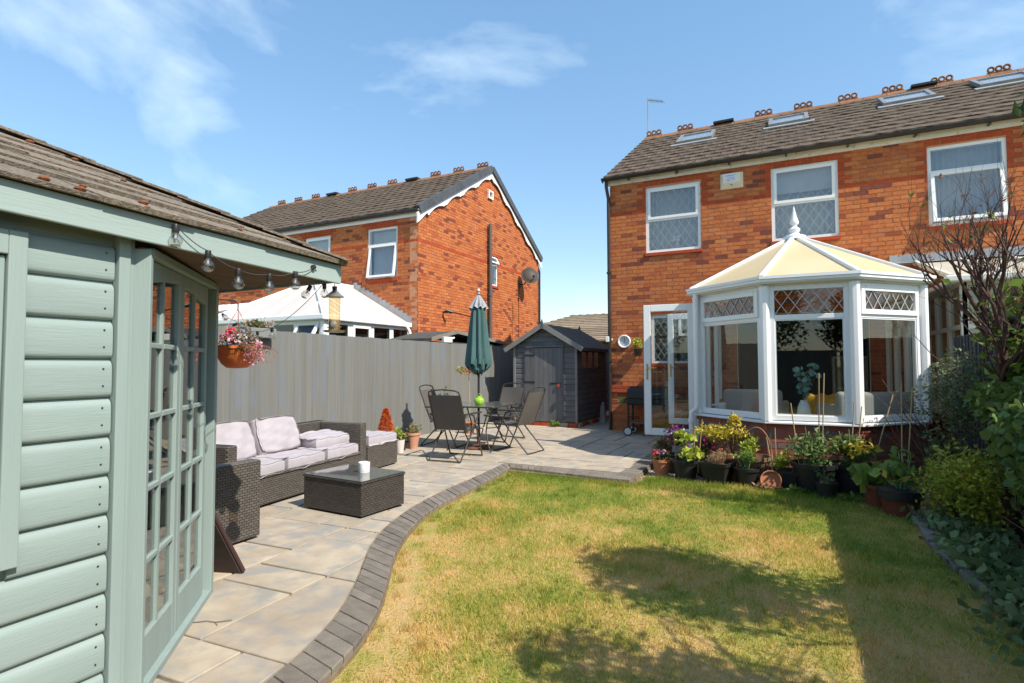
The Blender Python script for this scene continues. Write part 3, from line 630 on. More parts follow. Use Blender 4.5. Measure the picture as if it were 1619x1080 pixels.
MUST = mat('mustard_wool', (.50,.27,.02), (.60,.34,.04), scale=30, rough=.95, bump=.4)
cl = MB(); nx = 14
for i in range(nx):
    for k, (y, z) in enumerate([(-.2,.12),(-.23,.4),(-.2,.62),(-.05,.66),(.12,.6)]): cl.v.append((-.22+.44*i/(nx-1), y+.012*math.sin(i*1.7+k), z+.015*math.sin(i*1.3+k*2)))
cl.f = [(i*5+k, (i+1)*5+k, (i+1)*5+k+1, i*5+k+1) for i in range(nx-1) for k in range(4)]
obj('cloth', cl, MUST, th_, smooth=True); obj('seat', MB().box(-.24, .24, -.18, .25, 0, .6), GREYF, th_, bevel=.05)
vs = thing('vase_of_foliage', 'white ceramic vase of blue-green round-leaved stems on the conservatory window ledge', 'vase', (.145, 7.83, .69))
obj('vase', MB().lathe([(.055,0),(.075,.04),(.07,.12),(.05,.18),(.035,.2),(.04,.215),(.03,.2)], 20), mat('matt_white_ceramic', (.72,.72,.7), None, rough=.5), vs, smooth=True)
EUC = mat('eucalyptus_leaf', (.12,.24,.21), (.2,.34,.3), scale=6, rough=.6, vary=.2)
stems = MB(); euc = []
for k in range(6):
    a = random.uniform(0, 6.28); h = random.uniform(.3, .47); lean = random.uniform(.05, .17); pts = [(lean*math.cos(a)*t*t, lean*math.sin(a)*t*t*.7, .18+h*t) for t in [i/6 for i in range(7)]]
    stems.tube(pts, .003, 5)
    for i in range(2, 7):
        for sd in (-1, 1):
            q = Vector(pts[i]); o = Vector((math.cos(a+sd*1.4), math.sin(a+sd*1.4), random.uniform(-.2, .5))).normalized()*.035; euc.append((q+o, random.uniform(.026, .038)))
obj('stems', stems, mat('green_stem', (.12,.2,.08), None), vs)
em = MB()
for c, r_ in euc:
    R = Matrix.Translation(c) @ Matrix.Rotation(random.uniform(0, 6.28), 4, 'Z') @ Matrix.Rotation(random.uniform(.6, 1.7), 4, 'X')
    em.add([R @ Vector((r_*math.cos(t), r_*math.sin(t), 0)) for t in [k*math.pi/4 for k in range(8)]], [tuple(range(8))])
obj('foliage', em, EUC, vs)
cp = thing('candle_pot', 'small white pot on the ledge of the left bay window', 'pot', (-.86, 8.32, .69))
obj('pot', MB().lathe([(.04,0),(.05,.02),(.052,.12),(.045,.125),(.043,.1)], 16), mat('matt_white_ceramic', (.7,.7,.7)), cp, smooth=True); obj('wick', MB().tube([(0,0,.1),(0,0,.125)], .003, 5), BLACKPL, cp)
cb = thing('white_cabinet', 'white shelf unit standing in the dark room behind the conservatory', 'cabinet', (1.2, 12.6, .25))
obj('carcass', MB().ring(-.45, .45, 0, 1.25, .04, 0, .35).box(-.4, .4, .02, .33, .6, .63), mat('satin_white', (.7,.69,.66), None, rough=.5), cb); obj('back_panel', MB().box(-.42, .42, .33, .35, .03, 1.22), PALE, cb)
obj('drawer', MB().box(-.4, .4, -.01, .3, .06, .4), mat('satin_white', (.7,.7,.7)), cb)

# ------------------------------------------------------------------ lean-to conservatory next door on the right
RC = thing('lean_to_conservatory', 'cream and white lean-to conservatory with lead flashing behind the bare shrub', 'conservatory', (3.6, 10, 0))
RX0, RX1, RY0 = 1.98, 5.4, 8.95
GREYUP = mat('cream_upvc', (.70,.68,.60), (.66,.64,.56), scale=3, rough=.35)
rside = obj('dwarf_wall', MB().box(RX0, RX0+.2, RY0, FY-.02, -.1, .62).box(RX0, RX1, RY0, RY0+.2, -.1, .62), BRICK_DWARF, RC, w=True)
obj('cill', MB().box(RX0-.06, RX0+.1, RY0-.06, FY-.02, .622, .67).box(RX0+.1, RX1, RY0-.06, RY0+.1, .622, .67), GREYUP, RC, w=True)
def rc_light(P, Q, s0, s1):
    M, a = wall_M(P, Q); wn_ = obj('window', MB().ring(s0, s1, .67, 2.42, .06, 0, .07).box(s0+.06, s1-.06, .003, .067, 1.80, 1.86).xf(M), GREYUP, RC, w=True)
    for r_, t in ((.73, 1.80), (1.86, 2.36)):
        obj('pane', MB().box(s0+.06, s1-.06, .03, .036, r_, t).xf(M), GLASS, wn_, w=True); obj('blind', MB().box(s0+.06, s1-.06, .06, .065, r_, t).xf(M), CREAM_S, wn_, w=True)
for k in range(3): rc_light((RX0, FY-.02), (RX0, RY0), .02+k*.69, .02+(k+1)*.69)
for k in range(4): rc_light((RX0, RY0), (RX1, RY0), .02+k*.84, .02+(k+1)*.84)
slab('roof', [(RX0-.15, FY-.03, 3.0), (RX1, FY-.03, 3.0), (RX1, RY0-.15, 2.46), (RX0-.15, RY0-.15, 2.46)], mat('pale_polycarbonate', (.66,.62,.50), (.72,.68,.56), scale=2, rough=.4, trans=.3), parent=RC)
for k in range(7): obj('glazing_bar', MB().bar((RX0-.12+k*.56, FY-.03, 3.02), (RX0-.12+k*.56, RY0-.16, 2.475), .05, .04), GREYUP, RC, w=True)
obj('flashing', MB().box(1.52, RX1, FY-.012, FY-.004, 2.98, 3.15).add([(1.52, FY-.012, 3.02), (RX1, FY-.012, 3.02), (RX1, FY-.2, 2.985), (1.52, FY-.2, 2.985)], [(0,1,2,3)]), LEAD, RC, w=True)
obj('gutter', MB().box(RX0-.2, RX1, RY0-.26, RY0-.15, 2.38, 2.47).box(RX0-.13, RX0-.02, RY0-.15, FY-.05, 2.38, 2.46), GREYUP, RC, w=True, bevel=.02)

# ------------------------------------------------------------------ neighbouring house on the left
NX1, NX0 = -8.07, -17.6
nh = thing('brick_house', 'orange brick house with sunlit gable, white scalloped bargeboards and satellite dish beyond the fence', 'house', (NX1, FY, 0))
nw = [(-9.665, -8.705, 3.52, 4.84), (-11.88, -10.93, 3.6, 4.83), (-14.6, -13.6, 3.55, 4.84)]
def red_n(s, z): return 4.40 < z < 4.475 or any(a-.1 < s < b+.1 and z > d for a, b, c, d in nw) or any(a-.02 < s < b+.02 and c-.08 < z < c for a, b, c, d in nw)
nwall = obj('wall', backing(NX0, NX1-.25, -.1, 5.06, nw, .010, .25).xf(Mf), MORTAR, nh, w=True)
brickwork(nh, nwall, (0, FY), (1, FY), lay(NX0, NX1, .03, 5.06, nw, red_n), BRICK, BRICK_RED, n_single=120)
gwin = (14.66-FY, 15.22-FY, 3.76, 4.70)
gtop = lambda s: 5.13 + (RDG[1]-EAVE[1])/(RDG[0]-EAVE[0])*(min(s, 2*(RDG[0]-FY)-s)) - .03
Mg, _ = wall_M((NX1, FY), (NX1, FY+1))
hs_ = RDG[0]-FY
gb = backing(0, DEPTH, -.1, 5.0, [gwin], .010, .25).prism([(0, 5.0), (DEPTH, 5.0), (DEPTH, 5.05), (hs_, RDG[1]-.15), (0, 5.05)], .010, .25, 'y')
gwall = obj('wall', gb.xf(Mg), MORTAR, nh, w=True)
def red_g(s, z): return 4.40 < z < 4.475 or (gwin[0]-.05 < s < gwin[1]+.05 and (gwin[3] < z < gwin[3]+.08 or gwin[2]-.08 < z < gwin[2])) or (abs(s-hs_) < .12 and 6.55 < z < 6.78)
brickwork(nh, gwall, (NX1, FY), (NX1, FY+1), lay(0, DEPTH, .03, RDG[1], [gwin], red_g, top=gtop), BRICK, BRICK_RED, n_single=170)
obj('wall', MB().box(NX0, NX1-.3, FY+DEPTH-.2, FY+DEPTH, -.1, 5.05).box(NX0, NX0+.2, FY+.3, FY+DEPTH-.2, -.1, 5.05), SIDEBRICK, nh, w=True)
window(nh, Mf, *nw[0], [(0, 1, 0, .68, True, rad(8)), (0, 1, .68, 1, False, 0)], sill=BRICK_RED, blind=('curtain', .95))
window(nh, Mf, *nw[1], [(0, 1, 0, .6, False, 0), (0, 1, .6, 1, True, 0)], sill=BRICK_RED, blind=('roller', .3))
window(nh, Mf, *nw[2], two_light(.5), sill=BRICK_RED)
window(nh, Mg, *gwin, [(0, 1, 0, .68, False, 0), (0, 1, .68, 1, True, rad(28))], sill=BRICK_RED)
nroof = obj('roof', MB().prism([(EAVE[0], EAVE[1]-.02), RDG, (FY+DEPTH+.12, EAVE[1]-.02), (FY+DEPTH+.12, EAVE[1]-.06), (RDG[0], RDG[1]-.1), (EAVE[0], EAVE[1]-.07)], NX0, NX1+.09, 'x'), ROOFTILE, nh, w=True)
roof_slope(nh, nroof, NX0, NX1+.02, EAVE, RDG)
x = NX0
while x < NX1-.35: inst('ridge_tile', RIDGE, nroof, Vector((x, RDG[0], RDG[1]+.012)) - nh.location); x += .45
for k in range(11):
    if k not in (3, 7): inst('ridge_crest', CREST, nroof, Vector((NX1-.25-k*.87, RDG[0], RDG[1]+.035)) - nh.location)
    else: obj('ridge_vent', MB().box(NX1-.25-k*.87-.24, NX1-.25-k*.87+.24, RDG[0]-.14, RDG[0]+.14, RDG[1]+.03, RDG[1]+.09), BLACKPL, nroof, w=True)
sl_ = math.hypot(RDG[0]-EAVE[0], RDG[1]-EAVE[1]); n_ = int(sl_/.33)
vt = shared('verge_tile', MB().box(-.11, .03, 0, .345, -.085, .05).box(.005, .035, 0, .345, -.14, -.085), VERGE)
for r_ in range(n_+1):
    for sgn in (1, -1):
        t = r_*.33/sl_
        if t > .93: continue
        y = EAVE[0]+(RDG[0]-EAVE[0])*t; z = EAVE[1]+(RDG[1]-EAVE[1])*t + .012
        o = inst('verge_tile', vt, nroof, Vector((NX1+.09, y if sgn > 0 else 2*RDG[0]-y, z)) - nh.location, rot=(ang if sgn > 0 else math.pi-ang, 0, 0))
        o.scale = (1, min(1, max(.2, (sl_-r_*.33-.02)/.33)), 1 if sgn > 0 else -1)
def barge(sgn):
    top = []; bot = []; n = 90; pit = .42
    for i in range(n+1):
        t = i/n; y = EAVE[0]-.02+(RDG[0]-EAVE[0]+.02)*t; z = EAVE[1]-.11+(RDG[1]-EAVE[1])*t
        ph = (t*sl_) % .95; big = .035*abs(math.sin(math.pi*ph/.95)); small = .03*abs(math.sin(math.pi*t*sl_/.19)) if .3 < ph/.95 < .7 else .02
        dp = .17 + (.05 if t < .03 else 0) + .09*smoothstep(1-abs(ph/.95-.5)*2.2) - small
        if t < .12: dp = .26 - .1*smoothstep(t/.12)
        top.append((y if sgn > 0 else 2*RDG[0]-y, z)); bot.append((y if sgn > 0 else 2*RDG[0]-y, z-dp))
    mb = MB(); k = n+1
    v = [(NX1+.045, *p) for p in top] + [(NX1+.045, *p) for p in bot] + [(NX1+.07, *p) for p in top] + [(NX1+.07, *p) for p in bot]
    f = []
    for i in range(n): f += [(i, i+1, k+i+1, k+i), (2*k+i, 2*k+i+1, 3*k+i+1, 3*k+i), (k+i, k+i+1, 3*k+i+1, 3*k+i)]
    return obj('bargeboard', mb.add(v, f), UPVC, nh, w=True)
barge(1); barge(-1)
obj('fascia', MB().box(NX0, NX1+.04, FY-.026, FY-.004, 5.0, 5.16), UPVC, nh, w=True)
obj('soffit_end', MB().box(NX1, NX1+.044, FY-.03, FY-.004, 4.86, 5.1), UPVC, nh, w=True)
obj('gutter', MB().tube([(NX0, FY-.09, 5.13), (NX1+.06, FY-.09, 5.13)], .055, 10), GUTTER, nh, w=True)
obj('soil_pipe', MB().tube([(NX1+.10, 14.55, 0), (NX1+.10, 14.55, 5.57)], .055, 12).lathe([(.068, 3.4), (.068, 3.5)], 12, (NX1+.1, 14.55, 0)).lathe([(.068, 1.9), (.068, 2.0)], 12, (NX1+.1, 14.55, 0)).box(NX1, NX1+.1, 14.5, 14.6, 4.8, 4.83), mat('brown_grey_pipe', (.10,.09,.085), None, rough=.5), nh, w=True, smooth=True)
obj('wall_vent', MB().ring(14.55, 14.83, 6.38, 6.64, .05, -.06, 0).xf(Matrix(((0,-1,0,NX1),(1,0,0,0),(0,0,1,0),(0,0,0,1)))), UPVC, nh, w=True)
obj('downpipe', MB().tube([(NX1-.05, FY+DEPTH+.05, 4.9), (NX1+.06, FY+DEPTH-.05, 4.7), (NX1+.06, FY+DEPTH-.08, 0)], .034, 8), GUTTER, nh, w=True)
sd = thing('satellite_dish', 'dark oval satellite dish on the sunlit brick gable', 'satellite dish', (NX1, 16.8, 4.05))
DISH = mat('dish_grey', (.035,.026,.022), (.05,.036,.03), scale=6, rough=.6)
R = Matrix.Translation((.40, -.06, .27)) @ Matrix.Rotation(rad(38), 4, 'Z') @ Matrix.Rotation(rad(68), 4, 'X')
obj('reflector', MB().lathe([(.001, .06), (.12, .045), (.22, .018), (.29, -.02), (.3, -.02), (.22, .0), (.12, .03), (.001, .045)], 24).xf(R), DISH, sd, smooth=True)
obj('bracket', MB().tube([(.0, .02, 0), (.16, .02, 0), (.3, -.02, .2), (.38, -.04, .27)], .02, 7).box(0, .02, -.06, .1, -.09, .09), DISH, sd)
obj('arm', MB().tube([(.40, -.08, .05), (.62, -.3, .1), (.66, -.33, .16)], .012, 6), DISH, sd); obj('receiver', MB().box(.62, .7, -.37, -.3, .15, .21), DISH, sd, bevel=.01)
obj('cable', MB().tube([(.02, 0, 0), (.012, -.12, -.3), (.012, -.12, -4.0)], .009, 5), BLACKPL, sd)
for y, z in ((12.15, 2.72),):
    cm = thing('security_light', 'small black security light on the sunlit gable wall above the fence', 'light', (NX1, y, z))
    obj('bracket', MB().bar((0,0,0), (.16,0,.03), .04), BLACKPL, cm); obj('lamp', MB().tube([(.12,-.06,.05),(.24,.06,.0)], [.035,.05], 10), BLACKPL, cm); obj('cable', MB().tube([(.012,.02,0),(.012,.5,.05),(.012,1.4,.0)], .007, 5), BLACKPL, cm)

# ------------------------------------------------------------------ neighbour's hipped conservatory
NC = thing('hipped_conservatory', 'white hipped conservatory with striped pale roof behind the grey fence', 'conservatory', (-10.1, 9.6, 0))
cx0, cx1, cy0 = -11.95, -8.3, 8.24; ZE = 2.36; rA = Vector((-10.12, FY-.03, 3.36)); rB = Vector((-10.12, 9.75, 3.36))
eFL, eFR, eBL, eBR = Vector((cx0, cy0, ZE)), Vector((cx1, cy0, ZE)), Vector((cx0, FY-.03, ZE)), Vector((cx1, FY-.03, ZE))
OPAL = mat('opal_polycarbonate', (.68,.59,.54), (.71,.62,.57), scale=2, rough=.4, trans=.2)
nr = slab('roof', [eFL, eFR, rB], OPAL, parent=NC); slab('roof_panel', [eFR, eBR, rA, rB], OPAL, parent=nr); slab('roof_panel', [eBL, eFL, rB, rA], OPAL, parent=nr)
up_ = Vector((0, 0, .02))
for a_, b_ in ((eFL, rB), (eFR, rB), (rA, rB)): obj('hip_bar', MB().bar(a_+up_, b_+up_, .09, .07), UPVC, nr, w=True, bevel=.02)
for k in range(1, 6):
    t = k/6; p = eFL.lerp(eFR, t); q = eFL.lerp(rB, t*2) if t <= .5 else eFR.lerp(rB, (1-t)*2)
    obj('glazing_bar', MB().bar(p+up_, q+up_, .075, .045), UPVC, nr, w=True)
for k in range(1, 6):
    t = k/6; y = cy0+(FY-.03-cy0)*t
    for e0, e1 in ((eFR, eBR), (eFL, eBL)):
        p = e0.lerp(e1, t); ty = (y-cy0)/(rB.y-cy0); q = e0.lerp(rB, ty) if ty < 1 else Vector((rB.x, y, rB.z)); obj('glazing_bar', MB().bar(p+up_, q+up_, .075, .045), UPVC, nr, w=True)
obj('gutter', MB().box(cx0-.1, cx1+.1, cy0-.12, cy0, ZE-.1, ZE+.015).box(cx1, cx1+.1, cy0, FY-.05, ZE-.1, ZE+.014).box(cx0-.1, cx0, cy0, FY-.05, ZE-.1, ZE+.014), UPVC, NC, w=True, bevel=.02)
obj('downpipe', MB().tube([(cx1+.06, FY-.25, ZE-.05), (cx1+.12, FY-.2, ZE-.18), (cx1+.14, FY-.16, ZE-.32), (cx1+.14, FY-.16, 0)], .04, 10), UPVC, NC, w=True, smooth=True)
NGL = glass_mat('neighbour_glass', tint=(.5,.55,.5), refl=1.5)
def nc_light(P, Q, s0, s1, opn):
    M, a = wall_M(P, Q); w_ = obj('window', MB().ring(s0, s1, .6, ZE-.1, .07, 0, .07).box(s0+.07, s1-.07, .003, .067, 1.56, 1.62).xf(M), UPVC, NC, w=True)
    p, q, r_, t = s0+.07, s1-.07, 1.62, ZE-.17; Ro = Matrix.Translation((0, 0, t)) @ Matrix.Rotation(rad(-32 if opn == 2 else 0), 4, 'X') @ Matrix.Translation((0, 0, -t))
    if opn:
        obj('sash', MB().ring(p-.01, q+.01, r_-.01, t+.01, .055, -.03, .02).xf(M @ Ro), UPVC, w_, w=True); p += .045; q -= .045; r_ += .045; t -= .045
    obj('pane', MB().box(p, q, -.008, -.002, r_, t).xf(M @ Ro), NGL, w_, w=True); obj('pane', MB().box(s0+.07, s1-.07, .03, .036, .67, 1.56).xf(M), NGL, w_, w=True)
for k in range(5): nc_light((cx0, cy0), (cx1, cy0), .05+k*.71, .05+(k+1)*.71-.01, 2 if k == 4 else 0)
for k in range(4): nc_light((cx1, cy0), (cx1, FY), .07+k*.68, .07+(k+1)*.68-.01, 1 if k == 1 else 0)
obj('dwarf_wall', MB().box(cx0, cx1, cy0, cy0+.2, -.1, .6).box(cx1-.2, cx1, cy0+.2, FY-.02, -.1, .6).box(cx0, cx0+.2, cy0+.2, FY-.02, -.1, .6), BRICK_DWARF, NC, w=True)
obj('corner_post', MB().box(cx1-.09, cx1+.005, cy0-.005, cy0+.09, .6, ZE-.1), UPVC, NC, w=True)
obj('blind', MB().box(cx0+.1, cx1-.35, cy0+.3, cy0+.32, .7, ZE-.15).box(cx1-.32, cx1-.3, cy0+.3, FY-.2, .7, ZE-.15), mat('grey_green_blind', (.20,.21,.17), (.25,.25,.2), scale=3, rough=.9), NC, w=True)
stf = MB()
for k in range(14):
    t0, t1 = k/14, (k+1)/14; xa = rA.x+(cx1+.05-rA.x)*t0; xb = rA.x+(cx1+.05-rA.x)*t1; zb = rA.z+(ZE-rA.z)*t1
    stf.box(xa, xb-.002, FY-.012, FY-.005, zb-.02, zb+.20)
obj('stepped_flashing', stf, LEAD, NC, w=True)
cr = thing('corrugated_canopy', 'white corrugated canopy roof against the far brick house', 'canopy', (-14.3, 9.8, 0))
cs = MB(); n_ = 76
for i in range(n_+1):
    xx = -16.4+4.0*i/n_; dz = .05*math.sin(i*1.32); cs.v += [(xx, FY-.06, 3.12+dz), (xx, 8.7, 2.65+dz)]
cs.f = [(2*i, 2*i+2, 2*i+3, 2*i+1) for i in range(n_)]
obj('roof', cs, mat('white_corrugated', (.78,.76,.74), None, rough=.5, trans=.3), cr, w=True, smooth=True)
for xx in (-16.2, -12.6): obj('post', MB().box(xx-.05, xx+.05, 8.75, 8.85, 0, 2.62), UPVC, cr, w=True)
obj('beam', MB().box(-16.4, -12.4, 8.74, 8.84, 2.48, 2.58), UPVC, cr, w=True)

# ------------------------------------------------------------------ far bungalow
bg = thing('bungalow', 'distant bungalow with weathered tan tiled hip roof beyond the shed', 'house', (-7, 26, 0))
obj('wall', MB().box(-12.6, -2.2, 22.4, 29.4, -.1, 2.35), SIDEBRICK, bg, w=True)
FT = mat('tan_weathered_tile', (.25,.19,.13), (.33,.26,.18), scale=4, detail=6, rough=.95, vary=.2, bump=.3)
b0, b1, b2, b3 = Vector((-13, 22, 2.3)), Vector((-1.8, 22, 2.3)), Vector((-1.8, 29.8, 2.3)), Vector((-13, 29.8, 2.3)); k0, k1 = Vector((-9.7, 25.9, 3.70)), Vector((-5.0, 25.9, 3.70))
brf = obj('roof', MB().add([b0, b1, b2, b3, k0, k1], [(0,1,5,4), (1,2,5), (2,3,4,5), (3,0,4)]), FT, bg, w=True)
ct = MB(); nrow = 14
for r_ in range(nrow):
    t = r_/nrow; t1 = (r_+1.15)/nrow
    for sd_ in range(2):
        P0, P1, K0, K1 = ((b0, b1, k0, k1), (b3, b0, k0, k0))[sd_]
        a_, b_ = P0.lerp(K0, t), P1.lerp(K1, t); c_, d_ = P1.lerp(K1, min(1, t1)), P0.lerp(K0, min(1, t1)); z1_ = Vector((0, 0, .075)); z2_ = Vector((0, 0, .02))
        ct.add([a_+z1_, b_+z1_, c_+z2_, d_+z2_, a_, b_], [(0,1,2,3), (4,5,1,0)])
tag(obj('roof_tiling', ct, FT, brf, w=True), kind='stuff')
for k in range(12): obj('ridge_tile', MB().bar(k0.lerp(k1, k/12)+Vector((.02,0,.03)), k0.lerp(k1, (k+1)/12)+Vector((-.02,0,.03)), .22, .09).box(k0.lerp(k1, k/12).x+.1, k0.lerp(k1, k/12).x+.2, 25.85, 25.95, 3.74, 3.80), FT, brf, w=True)
for k in range(4): obj('window', MB().box(-12+k*2.6, -10.8+k*2.6, 22.37, 22.42, .9, 2.1), UPVC, bg, w=True)
# ------------------------------------------------------------------ ground
random.seed(31); RNG = np.random.default_rng(5)
def pip(pts, poly):
    pts = np.asarray(pts); x, y = pts[:, 0], pts[:, 1]; ins = np.zeros(len(pts), bool); n = len(poly)
    for i in range(n):
        x1, y1 = poly[i]; x2, y2 = poly[(i+1) % n]
        c = ((y1 > y) != (y2 > y)) & (x < (x2-x1)*(y-y1)/((y2-y1) if y2 != y1 else 1e-9)+x1); ins ^= c
    return ins
EARTH = mat('dry_earth', (.16,.115,.07), (.24,.18,.115), scale=14, detail=6, rough=1, bump=.6, bscale=60)
struct('ground', MB().box(-300, 300, -300, 300, -.5, -.14), mat('far_grass', (.10,.13,.04), (.17,.16,.06), scale=.4, rough=1))
INNER = [(-1.97,-3), (-1.97,.6), (-2.0,1.4), (-2.028,1.715), (-2.067,1.862), (-2.109,2.055), (-2.232,2.35), (-2.447,2.736), (-2.822,3.24), (-3.077,3.702), (-3.29,4.447), (-3.38,4.995), (-3.43,5.663), (-3.56,6.90)]
OUTER = [(-1.75,-3), (-1.75,.6), (-1.78,1.5), (-1.821,1.857), (-1.867,2.052), (-1.942,2.27), (-2.054,2.486), (-2.39,2.985), (-2.662,3.377), (-2.90,3.929), (-3.05,4.289), (-3.12,4.872), (-3.20,5.7), (-3.34,6.64)]
def resample(P, n):
    P = [Vector((*p, 0)) for p in P]; d = [0]
    for a, b in zip(P, P[1:]): d.append(d[-1]+(b-a).length)
    out = []
    for k in range(n+1):
        t = d[-1]*k/n; i = max(j for j in range(len(d)) if d[j] <= t+1e-9); i = min(i, len(P)-2); out.append(P[i].lerp(P[i+1], (t-d[i])/(d[i+1]-d[i]))[:2])
    return out
def smooth_poly(P, it=3):
    P = resample(P, 120)
    for _ in range(it*8): P = [P[0]] + [((P[i-1][0]+2*P[i][0]+P[i+1][0])/4, (P[i-1][1]+2*P[i][1]+P[i+1][1])/4) for i in range(1, len(P)-1)] + [P[-1]]
    return P
INs, OUs = smooth_poly(INNER), smooth_poly(OUTER)
LAWN = [p for p in OUs] + [(-1.66, 6.52), (-1.60, 6.93), (-.3, 6.98), (.5, 6.9), (.98, 6.7), (1.0, 5.5), (1.05, 4.7), (1.12, 4.08), (1.2, 2), (1.2, -3)]
def lawn_mat(name, blades):
    M = bpy.data.materials.new(name); M.use_nodes = True; nt = M.node_tree; N = nt.nodes; L = nt.links; b = N['Principled BSDF']; b.inputs['Roughness'].default_value = .9; b.inputs['Specular IOR Level'].default_value = .15
    ge = N.new('ShaderNodeNewGeometry'); n1 = N.new('ShaderNodeTexNoise'); n1.inputs['Scale'].default_value = 1.15; n1.inputs['Detail'].default_value = 5; n1.inputs['Roughness'].default_value = .62; L.new(ge.outputs['Position'], n1.inputs['Vector'])
    n2 = N.new('ShaderNodeTexNoise'); n2.inputs['Scale'].default_value = 9; n2.inputs['Detail'].default_value = 4; L.new(ge.outputs['Position'], n2.inputs['Vector'])
    sp = N.new('ShaderNodeSeparateXYZ'); L.new(ge.outputs['Position'], sp.inputs[0]); gy = N.new('ShaderNodeMapRange'); gy.inputs['From Min'].default_value = 3.2; gy.inputs['From Max'].default_value = 6.8; gy.inputs['To Min'].default_value = -.035; gy.inputs['To Max'].default_value = .16; L.new(sp.outputs[1], gy.inputs['Value'])
    a1 = N.new('ShaderNodeMath'); a1.operation = 'MULTIPLY_ADD'; a1.inputs[1].default_value = .35; L.new(n2.outputs[0], a1.inputs[0]); L.new(n1.outputs[0], a1.inputs[2])
    a2 = N.new('ShaderNodeMath'); L.new(a1.outputs[0], a2.inputs[0]); L.new(gy.outputs[0], a2.inputs[1])
    last = a2.outputs[0]
    if blades:
        a3 = N.new('ShaderNodeMath'); a3.operation = 'MULTIPLY_ADD'; a3.inputs[1].default_value = .34; L.new(ge.outputs['Random Per Island'], a3.inputs[0]); L.new(last, a3.inputs[2]); a4 = N.new('ShaderNodeMath'); a4.operation = 'SUBTRACT'; a4.inputs[1].default_value = .17; L.new(a3.outputs[0], a4.inputs[0]); last = a4.outputs[0]
    rp = N.new('ShaderNodeValToRGB'); e = rp.color_ramp.elements
    cols = [(.48,(.74,.49,.20)), (.58,(.68,.47,.16)), (.67,(.52,.43,.09)), (.80,(.29,.325,.045)), (.94,(.16,.25,.03))] if blades else [(.48,(.50,.33,.15)), (.58,(.44,.31,.12)), (.67,(.33,.28,.075)), (.80,(.21,.225,.045)), (.94,(.13,.18,.03))]
    e[0].position, e[0].color = cols[0][0], rgba(cols[0][1]); e[1].position, e[1].color = cols[-1][0], rgba(cols[-1][1])
    for p, c in cols[1:-1]:
        q = e.new(p); q.color = rgba(c)
    L.new(last, rp.inputs[0]); L.new(rp.outputs[0], b.inputs['Base Color'])
    if blades:
        tr = N.new('ShaderNodeBsdfTranslucent'); L.new(rp.outputs[0], tr.inputs['Color']); ms = N.new('ShaderNodeMixShader'); ms.inputs[0].default_value = .42; L.new(b.outputs[0], ms.inputs[1]); L.new(tr.outputs[0], ms.inputs[2]); L.new(ms.outputs[0], N['Material Output'].inputs['Surface'])
    else:
        bp = N.new('ShaderNodeBump'); bp.inputs['Strength'].default_value = .8; bp.inputs['Distance'].default_value = .02; n3 = N.new('ShaderNodeTexNoise'); n3.inputs['Scale'].default_value = 70; n3.inputs['Detail'].default_value = 5; L.new(ge.outputs['Position'], n3.inputs['Vector']); L.new(n3.outputs[0], bp.inputs['Height']); L.new(bp.outputs[0], b.inputs['Normal'])
    MATS[name] = M; return M
struct('lawn', MB().prism(LAWN, -.13, -.052, 'z'), lawn_mat('lawn_thatch', False))
struct('bed_soil', MB().prism([(-1.72, 6.4), (-1.72, 9.2), (2.2, 9.2), (2.2, -3), (.9, -3), (.9, 6.4)], -.135, -.07, 'z'), EARTH)
struct('patio', MB().box(-6.55, -1.9, 6.9, 18.2, -.13, -.014).prism([(-6.55, -3)] + [(p[0]+.05, p[1]) for p in INs if p[1] < 6.88] + [(-3.5, 6.898), (-6.55, 6.898)], -.13, -.018, 'z'), mat('joint_sand', (.20,.16,.11), (.30,.245,.17), scale=25, rough=1, bump=.3))
patio = bpy.data.objects['patio']
# grass blades
N_BL = 170000
pts = np.column_stack([RNG.uniform(-3.4, 1.2, N_BL*2), 1.0 + 6.0*RNG.random(N_BL*2)**1.15])
pts = pts[pip(pts, LAWN)]
ou = np.array(OUs)
def dist_curve(p, c):
    return np.min(np.stack([np.hypot(p[:, 0]-a, p[:, 1]-b) for a, b in c[::2]]), axis=0)
dd = dist_curve(pts, ou); wob = .10+.07*np.sin(pts[:, 1]*3.1+1)*np.sin(pts[:, 1]*7.3+pts[:, 0]*5)+.04
keep = RNG.random(len(pts)) < np.clip((dd-np.clip(wob, .01, .2))/.10, .12, 1); pts = pts[keep][:N_BL]
def patchy(p): return np.sin(p[:, 0]*2.3+1.7*np.sin(p[:, 1]*1.7))*np.sin(p[:, 1]*2.9+1.3*np.sin(p[:, 0]*2.1))
pa = patchy(pts); keep = RNG.random(len(pts)) < .62+.38*np.clip(pa+.4, 0, 1); pts = pts[keep]; pa = pa[keep]; n = len(pts)
tall = RNG.random(n); h = .016+.022*tall+.016*np.clip(pa, 0, 1)*RNG.random(n); edge = (pts[:, 1] > 6.3); h[edge] *= 1.7
th = RNG.uniform(0, 6.283, n); ln = RNG.uniform(.2, 1.0, n)*h; wd = RNG.uniform(.0014, .0036, n); ph = RNG.uniform(0, 6.283, n)
bx_, by_ = np.cos(th)*wd, np.sin(th)*wd; V = np.zeros((n*3, 3), np.float32)
V[0::3] = np.column_stack([pts[:, 0]-bx_, pts[:, 1]-by_, np.full(n, -.054)]); V[1::3] = np.column_stack([pts[:, 0]+bx_, pts[:, 1]+by_, np.full(n, -.054)])
V[2::3] = np.column_stack([pts[:, 0]+np.cos(ph)*ln, pts[:, 1]+np.sin(ph)*ln, -.054+h])
